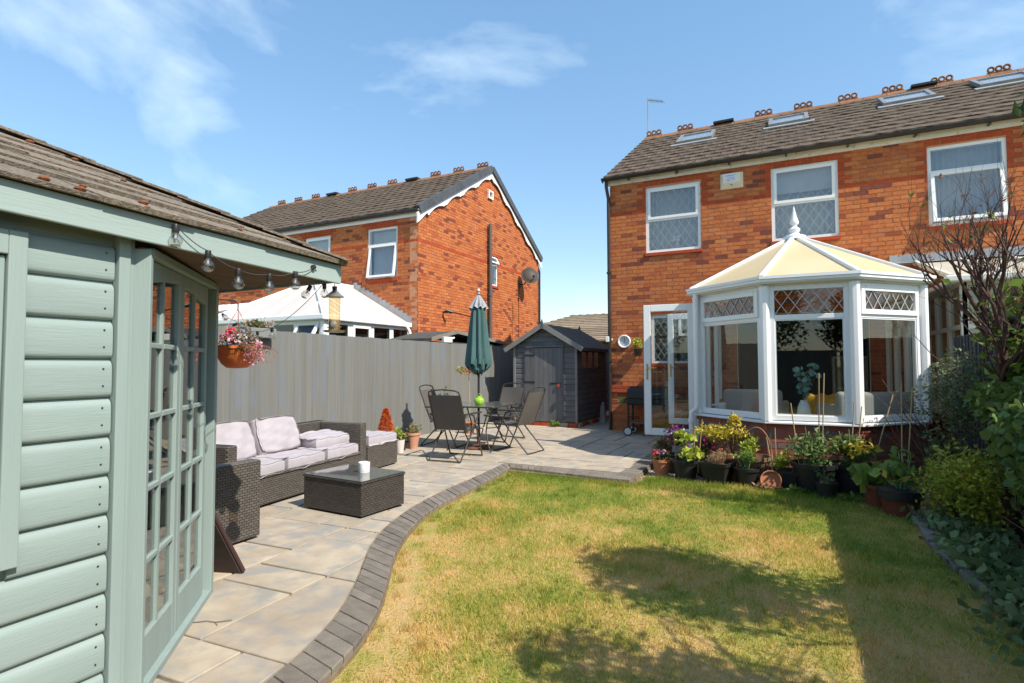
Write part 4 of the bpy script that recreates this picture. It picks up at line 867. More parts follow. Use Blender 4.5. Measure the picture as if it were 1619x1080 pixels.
# longer tufts along the paving and in scattered clumps
cl = [(q[0]+RNG.uniform(.02, .12), q[1]+RNG.uniform(-.05, .05)) for q in [OUs[int(k)] for k in RNG.integers(55, 120, 46)]] + [(x, 6.48-.08*(x+3.3)+.05) for x in RNG.uniform(-3.25, -1.7, 34)] + [(RNG.uniform(-1.6, .9), RNG.uniform(6.75, 6.95)) for k in range(46)] + [(RNG.uniform(-2.3, .9), RNG.uniform(1.9, 6.4)) for k in range(90)]
tp = np.concatenate([np.column_stack([RNG.normal(c[0], .022, 26), RNG.normal(c[1], .022, 26)]) for c in cl]); tn = len(tp)
h2 = RNG.uniform(.03, .085, tn)*np.repeat(RNG.uniform(.55, 1.1, len(cl)), 26); t2 = RNG.uniform(0, 6.283, tn); l2 = RNG.uniform(.25, .9, tn)*h2; w2 = RNG.uniform(.0015, .003, tn)
V2 = np.zeros((tn*3, 3), np.float32); V2[0::3] = np.column_stack([tp[:, 0]-w2, tp[:, 1], np.full(tn, -.055)]); V2[1::3] = np.column_stack([tp[:, 0]+w2, tp[:, 1], np.full(tn, -.055)]); V2[2::3] = np.column_stack([tp[:, 0]+np.cos(t2)*l2, tp[:, 1]+np.sin(t2)*l2, -.055+h2])
V = np.concatenate([V, V2]); n += tn
tag(np_mesh('grass', V, np.arange(n*3).reshape(-1, 3), lawn_mat('grass_blade', True)), 'patchy green and straw-dry lawn grass', 'grass', kind='stuff')

# ------------------------------------------------------------------ slabs
STONE = mat('sandstone_slab', (.33,.268,.195), (.44,.37,.28), scale=4.5, detail=8, rough=.87, bump=.5, bscale=12, vary=.08, c3=(.285,.265,.235), scale3=6, pos3=(.46,.66))
RS = rad(3); cR, sR = math.cos(RS), math.sin(RS)
def toR(p): return (p[0]*cR+p[1]*sR, -p[0]*sR+p[1]*cR)
def frR(p): return (p[0]*cR-p[1]*sR, p[0]*sR+p[1]*cR)
SUMMER = [(-2.42,-1.5), (-2.42,1.36), (-3.18,2.22), (-6.2,2.22), (-6.2,-1.5)]
def slab_obj(poly):
    c = (sum(p[0] for p in poly)/len(poly), sum(p[1] for p in poly)/len(poly)); dz = random.uniform(-.003, .003); k = len(poly)
    if pip(np.array(list(poly)), SUMMER).all(): return
    e = .004
    def ins(p): d = Vector((p[0]-c[0], p[1]-c[1])); l = d.length; return (c[0]+d.x*(l-e)/l, c[1]+d.y*(l-e)/l)
    v = [(p[0], p[1], -.03) for p in poly] + [(p[0], p[1], -.004+dz) for p in poly] + [(*ins(p), dz) for p in poly]
    tl = random.uniform(-.002, .002); v = [(a, b, z+(a-c[0])*tl*2) for a, b, z in v]
    f = [(i, (i+1) % k, k+(i+1) % k, k+i) for i in range(k)] + [(k+i, k+(i+1) % k, 2*k+(i+1) % k, 2*k+i) for i in range(k)] + [tuple(range(2*k, 3*k))]
    obj('slab', MB().add(v, f), STONE, patio)
def tiling(x0, y0, nx, ny, u=.3):
    occ = np.zeros((nx, ny), bool); out = []; sizes = [(2,2),(2,1),(2,2),(1,2),(3,2),(2,2),(2,1),(1,1),(2,3)]
    for j in range(ny):
        for i in range(nx):
            if occ[i, j]: continue
            opts = random.sample(sizes, len(sizes)) + [(1, 1)]
            for a, b in opts:
                if i+a <= nx and j+b <= ny and not occ[i:i+a, j:j+b].any():
                    occ[i:i+a, j:j+b] = True; out.append((x0+i*u, x0+(i+a)*u, y0+j*u, y0+(j+b)*u)); break
    return out
g = .0095
inR = [toR(p) for p in INs]
def xb(y):
    for a, b in zip(inR, inR[1:]):
        if a[1] <= y <= b[1]: return a[0]+(b[0]-a[0])*(y-a[1])/max(1e-6, b[1]-a[1])
    return inR[0][0] if y < inR[0][1] else inR[-1][0]
yT = toR((-3.6, 6.89))[1]
for (x0, x1, y0, y1) in tiling(-6.45, yT-8.1, 17, 27):
    y0, y1, x0, x1 = y0+g, y1-g, x0+g, x1-g
    if y1 < .2: continue
    ys = [y0+(y1-y0)*k/10 for k in range(11)]; R_ = [min(x1, xb(y)-.006) for y in ys]
    if max(R_)-x0 < .05: continue
    if min(R_) >= x1-1e-6: poly = [(x0,y0),(x1,y0),(x1,y1),(x0,y1)]
    else:
        rr = [(max(r_, x0+.004), y) for r_, y in zip(R_, ys)]; rr = [q for i, q in enumerate(rr) if q[0] > x0+.005 or (i and rr[i-1][0] > x0+.005) or (i < 10 and rr[i+1][0] > x0+.005)]
        if len(rr) < 2: continue
        poly = [(x0, rr[0][1])] + rr + [(x0, rr[-1][1])]
    slab_obj([frR(p) for p in poly])
for (x0, x1, y0, y1) in tiling(-6.40, 6.92, 15, 36):
    slab_obj([(x0+g, y0+g), (x1-g, y0+g), (x1-g, y1-g), (x0+g, y1-g)])
# ------------------------------------------------------------------ block edging
PAV = mat('charcoal_block_paver', (.14,.119,.096), (.195,.167,.137), scale=12, detail=6, rough=.92, bump=.45, bscale=90, vary=.16, c3=(.20,.175,.14), scale3=5, pos3=(.5,.75))
edging = struct('block_edging', MB().prism(OUs + INs[::-1], -.13, -.03, 'z').box(-3.5, -1.70, 6.55, 6.86, -.13, -.03).box(-1.95, -1.705, 6.86, 8.7, -.13, -.03), EARTH)
def paver(q):
    c = Vector((sum(p[0] for p in q)/4, sum(p[1] for p in q)/4)); s = [c+(Vector(p)-c)*.955 for p in q]; t = [c+(Vector(p)-c)*.91 for p in q]; dz = random.uniform(-.003, .003)
    v = [(p.x, p.y, -.11) for p in s] + [(p.x, p.y, -.007+dz) for p in s] + [(p.x, p.y, dz) for p in t]
    obj('paver', MB().add(v, [(i, (i+1) % 4, 4+(i+1) % 4, 4+i) for i in range(4)] + [(4+i, 4+(i+1) % 4, 8+(i+1) % 4, 8+i) for i in range(4)] + [(8,9,10,11)]), PAV, edging)
IN2, OU2 = [p for p in INs if p[1] > -.2], [p for p in OUs if p[1] > -.2]
np_ = 68; a_, b_ = resample(IN2, np_), resample(OU2, np_)
for k in range(np_): paver([a_[k], b_[k], b_[k+1], a_[k+1]])
n_ = 16
for k in range(n_):
    xa, xb_ = -3.34+1.44*k/n_, -3.34+1.44*(k+1)/n_; ya = lambda x: 6.635-.075*(x+3.34)
    off = -.21*(1-k/n_)*.6; off2 = -.21*(1-(k+1)/n_)*.6
    paver([(xa, ya(xa)), (xb_, ya(xb_)), (xb_+off2, 6.855), (xa+off, 6.855)])
for k in range(19): paver([(-1.95, 6.52+.11*k), (-1.71, 6.52+.11*k), (-1.71, 6.63+.11*k), (-1.95, 6.63+.11*k)])
# stone edging along the right-hand bed
for k, (a_, b_) in enumerate([((.98,6.6),(1.02,6.0)), ((1.02,5.95),(.99,5.35)), ((.99,5.3),(1.03,4.75)), ((1.04,4.7),(1.09,4.2)), ((1.1,4.15),(1.16,3.5)), ((1.16,3.45),(1.2,2.8))]):
    obj('kerb_stone', MB().bar((*a_, -.05), (*b_, -.05+.01*(k % 2)), .13, .09), PAV, edging, bevel=.012)
gravel = np.column_stack([RNG.uniform(-1.7, 1.1, 2600), RNG.uniform(6.85, 8.0, 2600), np.full(2600, -.068)]); gm = MB()
for p in gravel[:1800]:
    r_ = random.uniform(.006, .02); gm.add([(p[0]-r_, p[1], p[2]), (p[0], p[1]-r_*.8, p[2]), (p[0]+r_, p[1], p[2]), (p[0], p[1]+r_*.8, p[2]), (p[0], p[1], p[2]+r_*.7)], [(0,1,4),(1,2,4),(2,3,4),(3,0,4)])
tag(obj('gravel', gm, mat('pale_gravel', (.33,.28,.22), (.45,.40,.33), scale=10, vary=.3, rough=.9)), 'pale loose gravel under the plant pots', 'gravel', kind='stuff')

# ------------------------------------------------------------------ fences
FENCE = mat('grey_blue_fence_paint', (.134,.133,.118), (.168,.167,.152), scale=7, detail=7, rough=.88, bump=.5, bscale=22, vary=.07, stretch=(4,4,.16), c3=(.148,.161,.175), scale3=2.6, pos3=(.5,.66))
FENCE2 = mat('slate_fence_paint', (.055,.058,.07), (.08,.085,.1), scale=3, detail=5, rough=.85, bump=.3, bscale=14, vary=.15, stretch=(3,3,.25))
def fence(name, label, P, Q, z0, z1, step, m, back=1, rails=True):
    M, a = wall_M(P, Q); L = math.dist(P, Q); t = thing(name, label, 'fence', (P[0], P[1], 0), a)
    n = int(L/step); me = shared('board', MB().add([(0,.004,0),(step+.018,-.014,0),(step+.018,.001,0),(0,.012,0),(0,.004,1),(step+.018,-.014,1),(step+.018,.001,1),(0,.012,1)], [(0,3,2,1),(4,5,6,7),(0,1,5,4),(1,2,6,5),(2,3,7,6),(3,0,4,7)]), m)
    for k in range(n):
        zt = z0+(z1-z0)*k/n + random.uniform(-.006, .006); inst('board', me, t, (k*step, random.uniform(-.002, .002), -.06), (1, 1, zt+.06), (0, random.uniform(-.004, .004), 0))
    for z in (.35, 1.0, min(z0, z1)-.2): obj('rail', MB().box(0, L, .02, .07, z-.04, z+.04), m, t)
    for k in range(int(L/1.8)+1): obj('post', MB().box(k*1.8, k*1.8+.09, .07, .16, -.1, min(z0, z1)-.02), m, t)
    return t
fence('garden_fence', 'weathered grey-blue vertical board fence behind the rattan sofa', (-6.4, .6), (-6.4, 12.95), 1.86, 1.79, .098, FENCE)
fence('garden_fence', 'dark slate board fence with ivy beside the right-hand flower bed', (1.9, 9.0), (1.9, -2.6), 1.70, 1.70, .14, FENCE2)
fence('passage_fence', 'dark board fence closing the passage between shed and house', (-6.2, 15.9), (-3.4, 15.9), 1.75, 1.75, .12, FENCE2)
fence('garden_fence', 'grey board fence at the far end behind the summerhouse', (2.2, -5.5), (-6.6, -5.5), 1.8, 1.8, .16, FENCE)
# neighbour's shed roof showing over the fence
ns = thing('felt_shed', 'low dark felt shed roof just showing over the grey fence', 'shed', (-7.9, 10.9, 0))
DARKF = mat('dark_shed_felt', (.055,.052,.05), (.08,.075,.07), scale=8, rough=.95)
obj('roof', MB().prism([(9.75, 1.92), (10.75, 2.12), (13.2, 1.93), (13.2, 1.87), (10.75, 2.05), (9.75, 1.86)], -7.9, -6.75, 'x'), DARKF, ns, w=True); obj('wall', MB().box(-7.85, -6.8, 9.85, 13.1, -.1, 1.86), FENCE2, ns, w=True)
obj('fascia', MB().prism([(9.73, 1.94), (10.75, 2.14), (10.75, 2.06), (9.73, 1.86)], -6.755, -6.735, 'x').prism([(10.75, 2.14), (13.2, 1.95), (13.2, 1.87), (10.75, 2.06)], -6.757, -6.737, 'x'), mat('grey_weathered_wood', (.17,.155,.135), (.22,.2,.17), scale=8, rough=.9), ns, w=True)
fl_ = thing('floodlight', 'small white floodlight fixed to the top of the grey fence', 'floodlight', (-6.43, 9.83, 1.8))
obj('lamp', MB().box(-.03, .05, -.12, .12, .02, .14).xf(Matrix.Rotation(rad(-15), 4, 'Z')), mat('off_white_plastic', (.62,.60,.55), None, rough=.5), fl_, bevel=.01); obj('bracket', MB().box(-.03, .02, -.02, .02, -.03, .03), UPVC, fl_)
obj('sensor', MB().tube([(.02, .13, .1), (.06, .2, .13)], .018, 8), UPVC, fl_)

# ------------------------------------------------------------------ garden shed
sh = thing('garden_shed', 'dark grey painted wooden shed with apex felt roof and padlocked door', 'shed', (-4.87, 11.36, 0))
SHED = mat('charcoal_shed_paint', (.088,.09,.096), (.125,.125,.128), scale=3, detail=6, rough=.8, bump=.3, bscale=18, vary=.12, stretch=(.3,3,3), c3=(.15,.145,.13), scale3=3, pos3=(.55,.75))
SHEDV = mat('charcoal_shed_door_paint', (.09,.092,.096), (.13,.128,.128), scale=3, detail=6, rough=.8, bump=.3, bscale=18, vary=.13, stretch=(3,3,.3), c3=(.15,.145,.13), scale3=3, pos3=(.55,.75))
SX0, SX1, SY0, SY1, SZE, SZR = -5.61, -4.13, 11.36, 13.62, 1.80, 2.24
shw = obj('wall', MB().box(SX0+.03, SX1-.03, SY0+.03, SY1-.03, .1, SZE-.02).prism([(SX0+.03, SZE-.02), (SX1-.03, SZE-.02), (-4.87, SZR-.06)], SY0+.03, SY1-.03, 'y'), SHED, sh, w=True)
def cladboard(a0, a1, z, hgt, axis, p, out):
    # shiplap: thin top, thick lower edge
    pr = [(0, 0), (out*.016, .006), (out*.016, hgt*.72), (out*.005, hgt), (0, hgt)]
    mb = MB()
    if axis == 'x': mb.add([(a, p+q[0], z+q[1]) for a in (a0, a1) for q in pr], [(i, (i+1) % 5, 5+(i+1) % 5, 5+i) for i in range(5)] + [(4,3,2,1,0), (5,6,7,8,9)])
    else: mb.add([(p+q[0], a, z+q[1]) for a in (a0, a1) for q in pr], [(i, (i+1) % 5, 5+(i+1) % 5, 5+i) for i in range(5)] + [(4,3,2,1,0), (5,6,7,8,9)])
    return mb
DX0, DX1 = -5.33, -4.44; hb = .117
for k in range(20):
    z = .10+k*hb
    if z+hb > SZR: break
    lim = lambda zz: (max(SX0, -4.87-(SZR-zz)/(SZR-SZE)*.74), min(SX1, -4.87+(SZR-zz)/(SZR-SZE)*.74)) if zz > SZE else (SX0, SX1)
    l, r_ = lim(z+hb)
    if z < 1.72:
        obj('board', cladboard(l, DX0-.01, z, hb-.003, 'x', SY0+.03, -1), SHED, shw, w=True); obj('board', cladboard(DX1+.01, r_, z, hb-.003, 'x', SY0+.03, -1), SHED, shw, w=True)
    elif r_-l > .1: obj('board', cladboard(l, r_, z, hb-.003, 'x', SY0+.03, -1), SHED, shw, w=True)
    if z+hb < SZE and not (1.2 < z < 1.68): obj('board', cladboard(SY0+.02, SY1, z, hb-.003, 'y', SX1-.03, 1), SHED, shw, w=True)
    elif z+hb < SZE: obj('board', cladboard(SY0+.02, SY0+.35, z, hb-.003, 'y', SX1-.03, 1), SHED, shw, w=True); obj('board', cladboard(SY0+1.75, SY1, z, hb-.003, 'y', SX1-.03, 1), SHED, shw, w=True)
for (xx, yy) in ((SX0, SY0), (SX1, SY0)): obj('corner_trim', MB().box(xx-.02, xx+.03, yy-.004, yy+.04, .09, SZE), mat('worn_grey_trim', (.17,.165,.15), (.22,.21,.19), scale=9, rough=.85, stretch=(3,3,.4)), sh, w=True)
swn = obj('window', MB().ring(SY0+.36, SY0+1.74, 1.24, 1.72, .035, -.03, .0).xf(Matrix(((0,-1,0,SX1-.03),(1,0,0,0),(0,0,1,0),(0,0,0,1)))), SHED, sh, w=True)
for k in range(3): obj('pane', MB().box(SX1-.025, SX1-.02, SY0+.40+k*.44, SY0+.82+k*.44, 1.275, 1.685), GLASS_UP, swn, w=True); obj('mullion', MB().box(SX1-.03, SX1, SY0+.815+k*.44, SY0+.845+k*.44, 1.27, 1.69), SHED, swn, w=True)
door = obj('door', MB().box(DX0, DX1, SY0+.012, SY0+.03, .1, 1.72), SHEDV, sh, w=True)
for k in range(8): obj('board', MB().box(DX0+k*.111+.002, DX0+(k+1)*.111-.002, SY0-.006+random.uniform(-.002,.002), SY0+.012, .1, 1.72), SHEDV, door, w=True)
obj('door_trim', MB().box(DX0-.008, DX0+.0, SY0-.012, SY0+.01, .09, 1.73).box(DX1, DX1+.03, SY0-.012, SY0+.01, .09, 1.73).box(DX0-.01, DX1+.04, SY0-.03, SY0+.01, 1.735, 1.77), SHED, sh, w=True)
for z in (.95, 1.55): obj('hinge', MB().box(DX0-.02, DX0+.24, SY0-.014, SY0-.006, z, z+.03), BLACKPL, door, w=True)
obj('hasp', MB().box(DX1-.28, DX1-.04, SY0-.016, SY0-.007, .93, .955), BLACKPL, door, w=True)
obj('padlock', MB().box(DX1-.10, DX1-.05, SY0-.045, SY0-.017, .86, .93).torus((DX1-.075, SY0-.03, .935), .018, .004, 'y', 10, 5), mat('red_padlock', (.5,.07,.03), None, rough=.4), door, w=True)
FELT = mat('green_grey_felt', (.065,.07,.06), (.10,.10,.085), scale=12, rough=.98, bump=.3, bscale=120)
def rz_(x): return SZR+.02-abs(x+4.87)*(SZR-SZE)/.74
srf = obj('roof', MB().add([(x_, y_, rz_(x_)+dz_) for y_ in (SY0-.10, SY1+.08) for x_, dz_ in ((-5.78,0),(-4.87,0),(-3.96,0),(-3.96,-.03),(-4.87,-.03),(-5.78,-.03))], [(0,1,7,6),(1,2,8,7),(3,4,10,9),(4,5,11,10),(2,3,9,8),(5,0,6,11),(5,4,1,0),(4,3,2,1),(6,7,10,11),(7,8,9,10)]), FELT, sh, w=True)
for s in (-1, 1):
    obj('bargeboard', MB().bar((-4.87, SY0-.115, SZR-.02), (-4.87+s*.93, SY0-.115, rz_(-3.94)-.035), .022, .10, up=(0,0,1)), mat('worn_grey_trim', (.17,.165,.15)), sh, w=True)
obj('eaves_strip', MB().box(-3.975, -3.95, SY0-.1, SY1+.08, rz_(-3.96)-.07, rz_(-3.96)-.005), FELT, sh, w=True)
for y_ in (SY0-.118, SY1+.07): obj('finial', MB().box(-4.90, -4.84, y_-.012, y_+.012, SZR-.1, SZR+.04).add([(-4.9,y_-.012,SZR+.04),(-4.84,y_-.012,SZR+.04),(-4.84,y_+.012,SZR+.04),(-4.9,y_+.012,SZR+.04),(-4.87,y_,SZR+.13)], [(0,1,4),(1,2,4),(2,3,4),(3,0,4)]), SHED, srf, w=True)
pl = obj('plinth', MB().box(SX0, SX1, SY0+.04, SY1, -.02, .09), EARTH, sh, w=True)
for k in range(7): obj('brick', MB().box(SX0+.02+k*.213, SX0+.22+k*.213, SY0+.0, SY0+.07, -.005, .085), BRICK_RED if k != 5 else MORTAR2, pl, w=True, bevel=.006)
for k in range(10): obj('brick', MB().box(SX1-.03, SX1+.06, SY0+.05+k*.225, SY0+.26+k*.225, -.005, .085), BRICK_RED if k % 3 else MORTAR2, pl, w=True, bevel=.006)
# ------------------------------------------------------------------ summerhouse
GREEN = mat('sage_green_paint', (.236,.298,.280), (.262,.326,.307), scale=3, detail=6, rough=.6, bump=.13, bscale=34, stretch=(.35,.35,5), vary=.05, spec=.35, c3=(.225,.285,.265), scale3=2.2, pos3=(.55,.8))
GREENV = mat('sage_green_paint_upright', (.236,.298,.280), (.262,.326,.307), scale=3, detail=6, rough=.6, bump=.13, bscale=34, stretch=(5,5,.35), spec=.35)
SOFFIT = mat('bare_brown_soffit', (.10,.065,.045), (.15,.10,.07), scale=4, rough=.9, stretch=(6,.4,1))
SH = thing('summerhouse', 'sage green timber summerhouse with shingle roof and glazed double doors', 'summerhouse', (-3.6, .4, 0))
XW, YC = -2.42, 1.285; FPx, FPy = -3.17, 2.20          # lit side wall, its corner post and the far door post
def zsag(y): return -.03*(y-2.4)
ZS = 1.845
SHW = obj('wall', MB().box(XW-.08, XW-.03, -1.4, YC, .02, ZS+.1).box(-6.0, FPx, FPy-.06, FPy-.03, .02, ZS+.0).box(-6.0, XW-.1, -1.4, -1.37, .02, ZS).box(-6.03, -5.98, -1.4, FPy-.05, .02, ZS), GREEN, SH, w=True)
WY1 = .985                                              # window trim: right edge of the frame on the wall
def loglap(y0, y1, z, h, p, parent):
    pr = [(0, 0), (.008, .0008), (.0165, h*.022), (.0225, h*.055), (.0255, h*.10), (.0268, h*.17), (.027, h*.5), (.0262, h*.76), (.0232, h*.86), (.0168, h*.925), (.009, h*.96), (.0075, h*.964), (.007, h), (0, h)]
    k = len(pr); mb = MB().add([(p+q[0], y, z+q[1]) for y in (y0, y1) for q in pr], [(i, i+1, k+i+1, k+i) for i in range(k-1)] + [tuple(range(k)), tuple(range(2*k-1, k-1, -1))])
    return obj('board', mb, GREEN, parent, w=True, smooth=True)
bh = .1535
nails = MB()
for k in range(13):
    z = .03+k*bh-.025
    if z+bh > ZS+.06: continue
    loglap(-1.38 if z+bh < .69 or z > 1.75 else WY1-.02, YC-.005, z, bh-.002, XW-.032, SHW)
    for q in (.28, .72): nails.box(XW-.005, XW-.0028, YC-.04, YC-.034, z+bh*q, z+bh*q+.006); nails.box(XW-.005, XW-.0028, .62, .626, z+bh*q, z+bh*q+.006) if z < .56 else None
obj('nail_head', nails, BLACKPL, SHW, w=True)
# framed window at the near end of that wall
wn2 = obj('window', MB().box(XW-.03, XW+.022, WY1-.055, WY1, .665, 1.83).box(XW-.03, XW+.022, -.4, WY1-.055, .665, .75).box(XW-.03, XW+.0215, -.4, WY1-.055, 1.745, 1.83).box(XW-.03, XW+.022, -.48, -.4, .665, 1.83), GREENV, SH, w=True, bevel=.004)
obj('sash', MB().box(XW-.028, XW+.006, .80, WY1-.058, .755, 1.74).box(XW-.028, XW+.006, -.398, .80, .755, .83).box(XW-.028, XW+.0055, -.398, .80, 1.66, 1.74).box(XW-.028, XW+.006, -.398, -.3, .83, 1.66), GREENV, wn2, w=True, bevel=.004)
obj('pane', MB().box(XW-.02, XW-.014, -.3, .80, .83, 1.66), GLASS, wn2, w=True)
# corner posts
obj('corner_post', MB().box(XW-.05, XW+.018, YC, YC+.045, 0, ZS+.04).box(XW-.05, XW+.0, YC+.045, YC+.0685, 0, ZS+.04), GREENV, SH, w=True, bevel=.004)
dv_ = Vector((FPx-XW, FPy-(YC+.068), 0)); DL = dv_.length; du = dv_.normalized()
Md2, ad = wall_M((FPx, FPy), (XW, YC+.068))             # outward is towards the patio
obj('door_jamb', MB().box(-.005, .05, -.015, .06, 0, ZS+.0).box(DL-.03, DL-.0, -.012, .06, 0, ZS+.0).box(.05, DL-.03, .0, .06, 1.818, ZS+.01).box(.05, DL-.03, -.02, .06, 0, .035).xf(Md2), GREENV, SH, w=True, bevel=.004)
obj('corner_post', MB().box(FPx-.055, FPx+.01, FPy-.02, FPy+.045, 0, ZS+.01), GREENV, SH, w=True, bevel=.004)
for k in range(12):
    z = .03+k*.15
    if z+.15 > 1.72: break
    pr = [(0, 0), (-.012, .01), (-.016, .05), (-.01, .12), (0, .148)]
    obj('board', MB().add([(s_, q[0]+.0, z+q[1]) for s_ in (.05, .115) for q in pr], [(i, i+1, 5+i+1, 5+i) for i in range(4)] + [(0,1,2,3,4), (9,8,7,6,5)]).xf(Md2), GREEN, SHW, w=True)
def glazed_door(s0, s1, hinge_left):
    z0, z1 = .035, 1.815; st = .046; W = s1-s0; zb, zt = .21, z1-.06
    d = MB().box(s0, s0+st, 0, .03, z0, z1).box(s1-st, s1, 0, .03, z0, z1).box(s0+st, s1-st, 0, .03, z0, zb)
    # arched top rail
    arc = [(s0+st+(W-2*st)*i/10, zt-.045+.05*math.sin(math.pi*(i/10)*.5+(0 if hinge_left else math.pi/2))) for i in range(11)]
    d.prism(arc + [(s1-st, z1), (s0+st, z1)], 0, .03, 'y')
    dd_ = obj('door', d.xf(Md2), GREENV, SH, w=True, bevel=.003)
    ms = (s0+s1)/2; obj('glazing_bar', MB().box(ms-.010, ms+.010, .002, .026, zb, zt).xf(Md2), GREENV, dd_, w=True)
    rows = 5; hh = (zt-zb)/rows
    for k in range(1, rows): obj('glazing_bar', MB().box(s0+st, ms-.011, .001, .028, zb+hh*k-.012, zb+hh*k+.012).box(ms+.011, s1-st, .001, .028, zb+hh*k-.012, zb+hh*k+.012).xf(Md2), GREENV, dd_, w=True, bevel=.004)
    for k in range(rows):
        for a_, b_ in ((s0+st, ms-.011), (ms+.011, s1-st)): obj('pane', MB().box(a_, b_, .010, .013, zb+hh*k+.012, zb+hh*(k+1)-(.012 if k < rows-1 else -.0)).xf(Md2), GLASS, dd_, w=True)
    hs = s1+.0 if not hinge_left else s0
    for z in (z0+.14, .86, z1-.17):
        a_ = (s0-.03 if hinge_left else s1-.1); obj('hinge', MB().box(a_, a_+.13, -.008, -.001, z-.014, z+.014).tube([((s0 if hinge_left else s1), -.008, z-.04), ((s0 if hinge_left else s1), -.008, z+.04)], .009, 6).xf(Md2), GREENV, dd_, w=True)
    return dd_
mid = (.115+DL-.033)/2+.0
dR = glazed_door(mid+.003, DL-.033, False); dL_ = glazed_door(.118, mid-.003, True)
obj('meeting_strip', MB().box(mid-.03, mid+.012, -.012, -.001, .05, 1.80).xf(Md2), GREENV, dR, w=True)
obj('handle', MB().box(mid-.065, mid-.035, -.012, -.0, .82, 1.02).box(mid-.075, mid-.025, -.010, -.0, .99, 1.05).tube([(mid-.05, -.01, .93), (mid-.05, -.05, .935), (mid-.09, -.06, .93), (mid-.135, -.062, .90), (mid-.15, -.062, .875)], .010, 8).xf(Md2), GREENV, dL_, w=True, smooth=True)
obj('bolt', MB().box(mid+.0, mid+.02, -.018, -.012, .17, .25).xf(Md2), GREENV, dR, w=True)
# roof: eaves fascia, soffit and shingles
EX, EY, EX2, EY2 = -2.335, 2.45, -6.3, -1.6; FZ0, FZ1 = 1.832, 1.94
fm = MB().box(EX-.022, EX, EY2, EY, FZ0, FZ1).box(EX2, EX-.022, EY-.022, EY-.001, FZ0+.008, FZ1)
fm.v = [(x_, y_, z_+zsag(y_)) for x_, y_, z_ in fm.v]
obj('fascia', fm, mat('sage_green_fascia', (.28,.35,.325), (.305,.375,.35), scale=3, detail=6, rough=.6, bump=.13, bscale=34, stretch=(5,.35,4)), SH, w=True, bevel=.004)
sm_ = MB().box(EX2, EX-.03, EY2, EY-.03, FZ0+.02, FZ0+.035); sm_.v = [(x_, y_, z_+zsag(y_)) for x_, y_, z_ in sm_.v]
obj('soffit', sm_, SOFFIT, SH, w=True)
AP = Vector((-4.3, .4, 2.93)); shing = mat('brown_felt_shingle', (.13,.105,.08), (.26,.215,.165), scale=55, detail=8, rough=.97, bump=.8, bscale=160, vary=.14, c3=(.14,.07,.035), scale3=9, pos3=(.66,.74))
ec = [Vector((EX+.025, EY+.025, FZ1+zsag(EY)+.004)), Vector((EX+.025, EY2, FZ1+zsag(EY2)+.004)), Vector((EX2, EY2, FZ1+.12)), Vector((EX2, EY+.025, FZ1+.0))]
rdk = obj('roof', MB().add(ec+[AP], [(1,0,4), (2,1,4), (3,2,4), (0,3,4), (0,1,2,3)]), shing, SH, w=True)
def shingles(A, B, C, rows=11, wid=.30):
    """courses of felt shingles on the triangle A-B (eaves) to C (apex)"""
    nrm = (B-A).cross(C-A).normalized(); nrm = nrm if nrm.z > 0 else -nrm
    for r_ in range(rows):
        t0, t1 = r_/rows, min(1, (r_+1.25)/rows); a0, b0 = A.lerp(C, t0), B.lerp(C, t0); a1, b1 = A.lerp(C, t1), B.lerp(C, t1); L = (b0-a0).length; n = max(1, int(L/wid))
        for k in range(n):
            f0 = max(0, (k+(.5 if r_ % 2 else 0)-.5)/n) if n > 1 else 0; f1 = min(1, (k+1+(.5 if r_ % 2 else 0)-.5)/n) if n > 1 else 1
            if k == n-1: f1 = 1
            e = .004/max(L, .1); lift = nrm*random.uniform(.010, .026); jag = (a1-a0).normalized()*random.uniform(-.016, .014)
            p = [a0.lerp(b0, f0+e)+jag, a0.lerp(b0, f1-e)+jag, a1.lerp(b1, f1-e), a1.lerp(b1, f0+e)]
            v = [p[0]+lift, p[1]+lift, p[2]+nrm*.003, p[3]+nrm*.003, p[0]-nrm*.002, p[1]-nrm*.002]
            obj('shingle', MB().add(v, [(0,1,2,3), (4,5,1,0), (4,0,3), (1,5,2)]), shing, rdk, w=True)
shingles(ec[1], ec[0], AP, 11, .34); shingles(ec[0], ec[3], AP, 9, .45)
hp = ec[0]
for k in range(14):
    a_, b_ = hp.lerp(AP, k/14), hp.lerp(AP, (k+1.2)/14); obj('hip_shingle', MB().bar(a_+Vector((0,0,.018)), b_+Vector((0,0,.010)), .16, .012), shing, rdk, w=True)
moss = MB()
for k in range(34):
    t = random.random()*.75; s_ = random.random(); q = ec[1].lerp(ec[0], .25+.75*s_).lerp(AP, t)+Vector((.0, 0, .018)); moss.ball(q, random.uniform(.008, .022), 7, 4, .6)
tag(obj('moss', moss, mat('rust_brown_moss', (.13,.045,.02), (.19,.075,.03), scale=40, rough=1), rdk, w=True), kind='stuff')
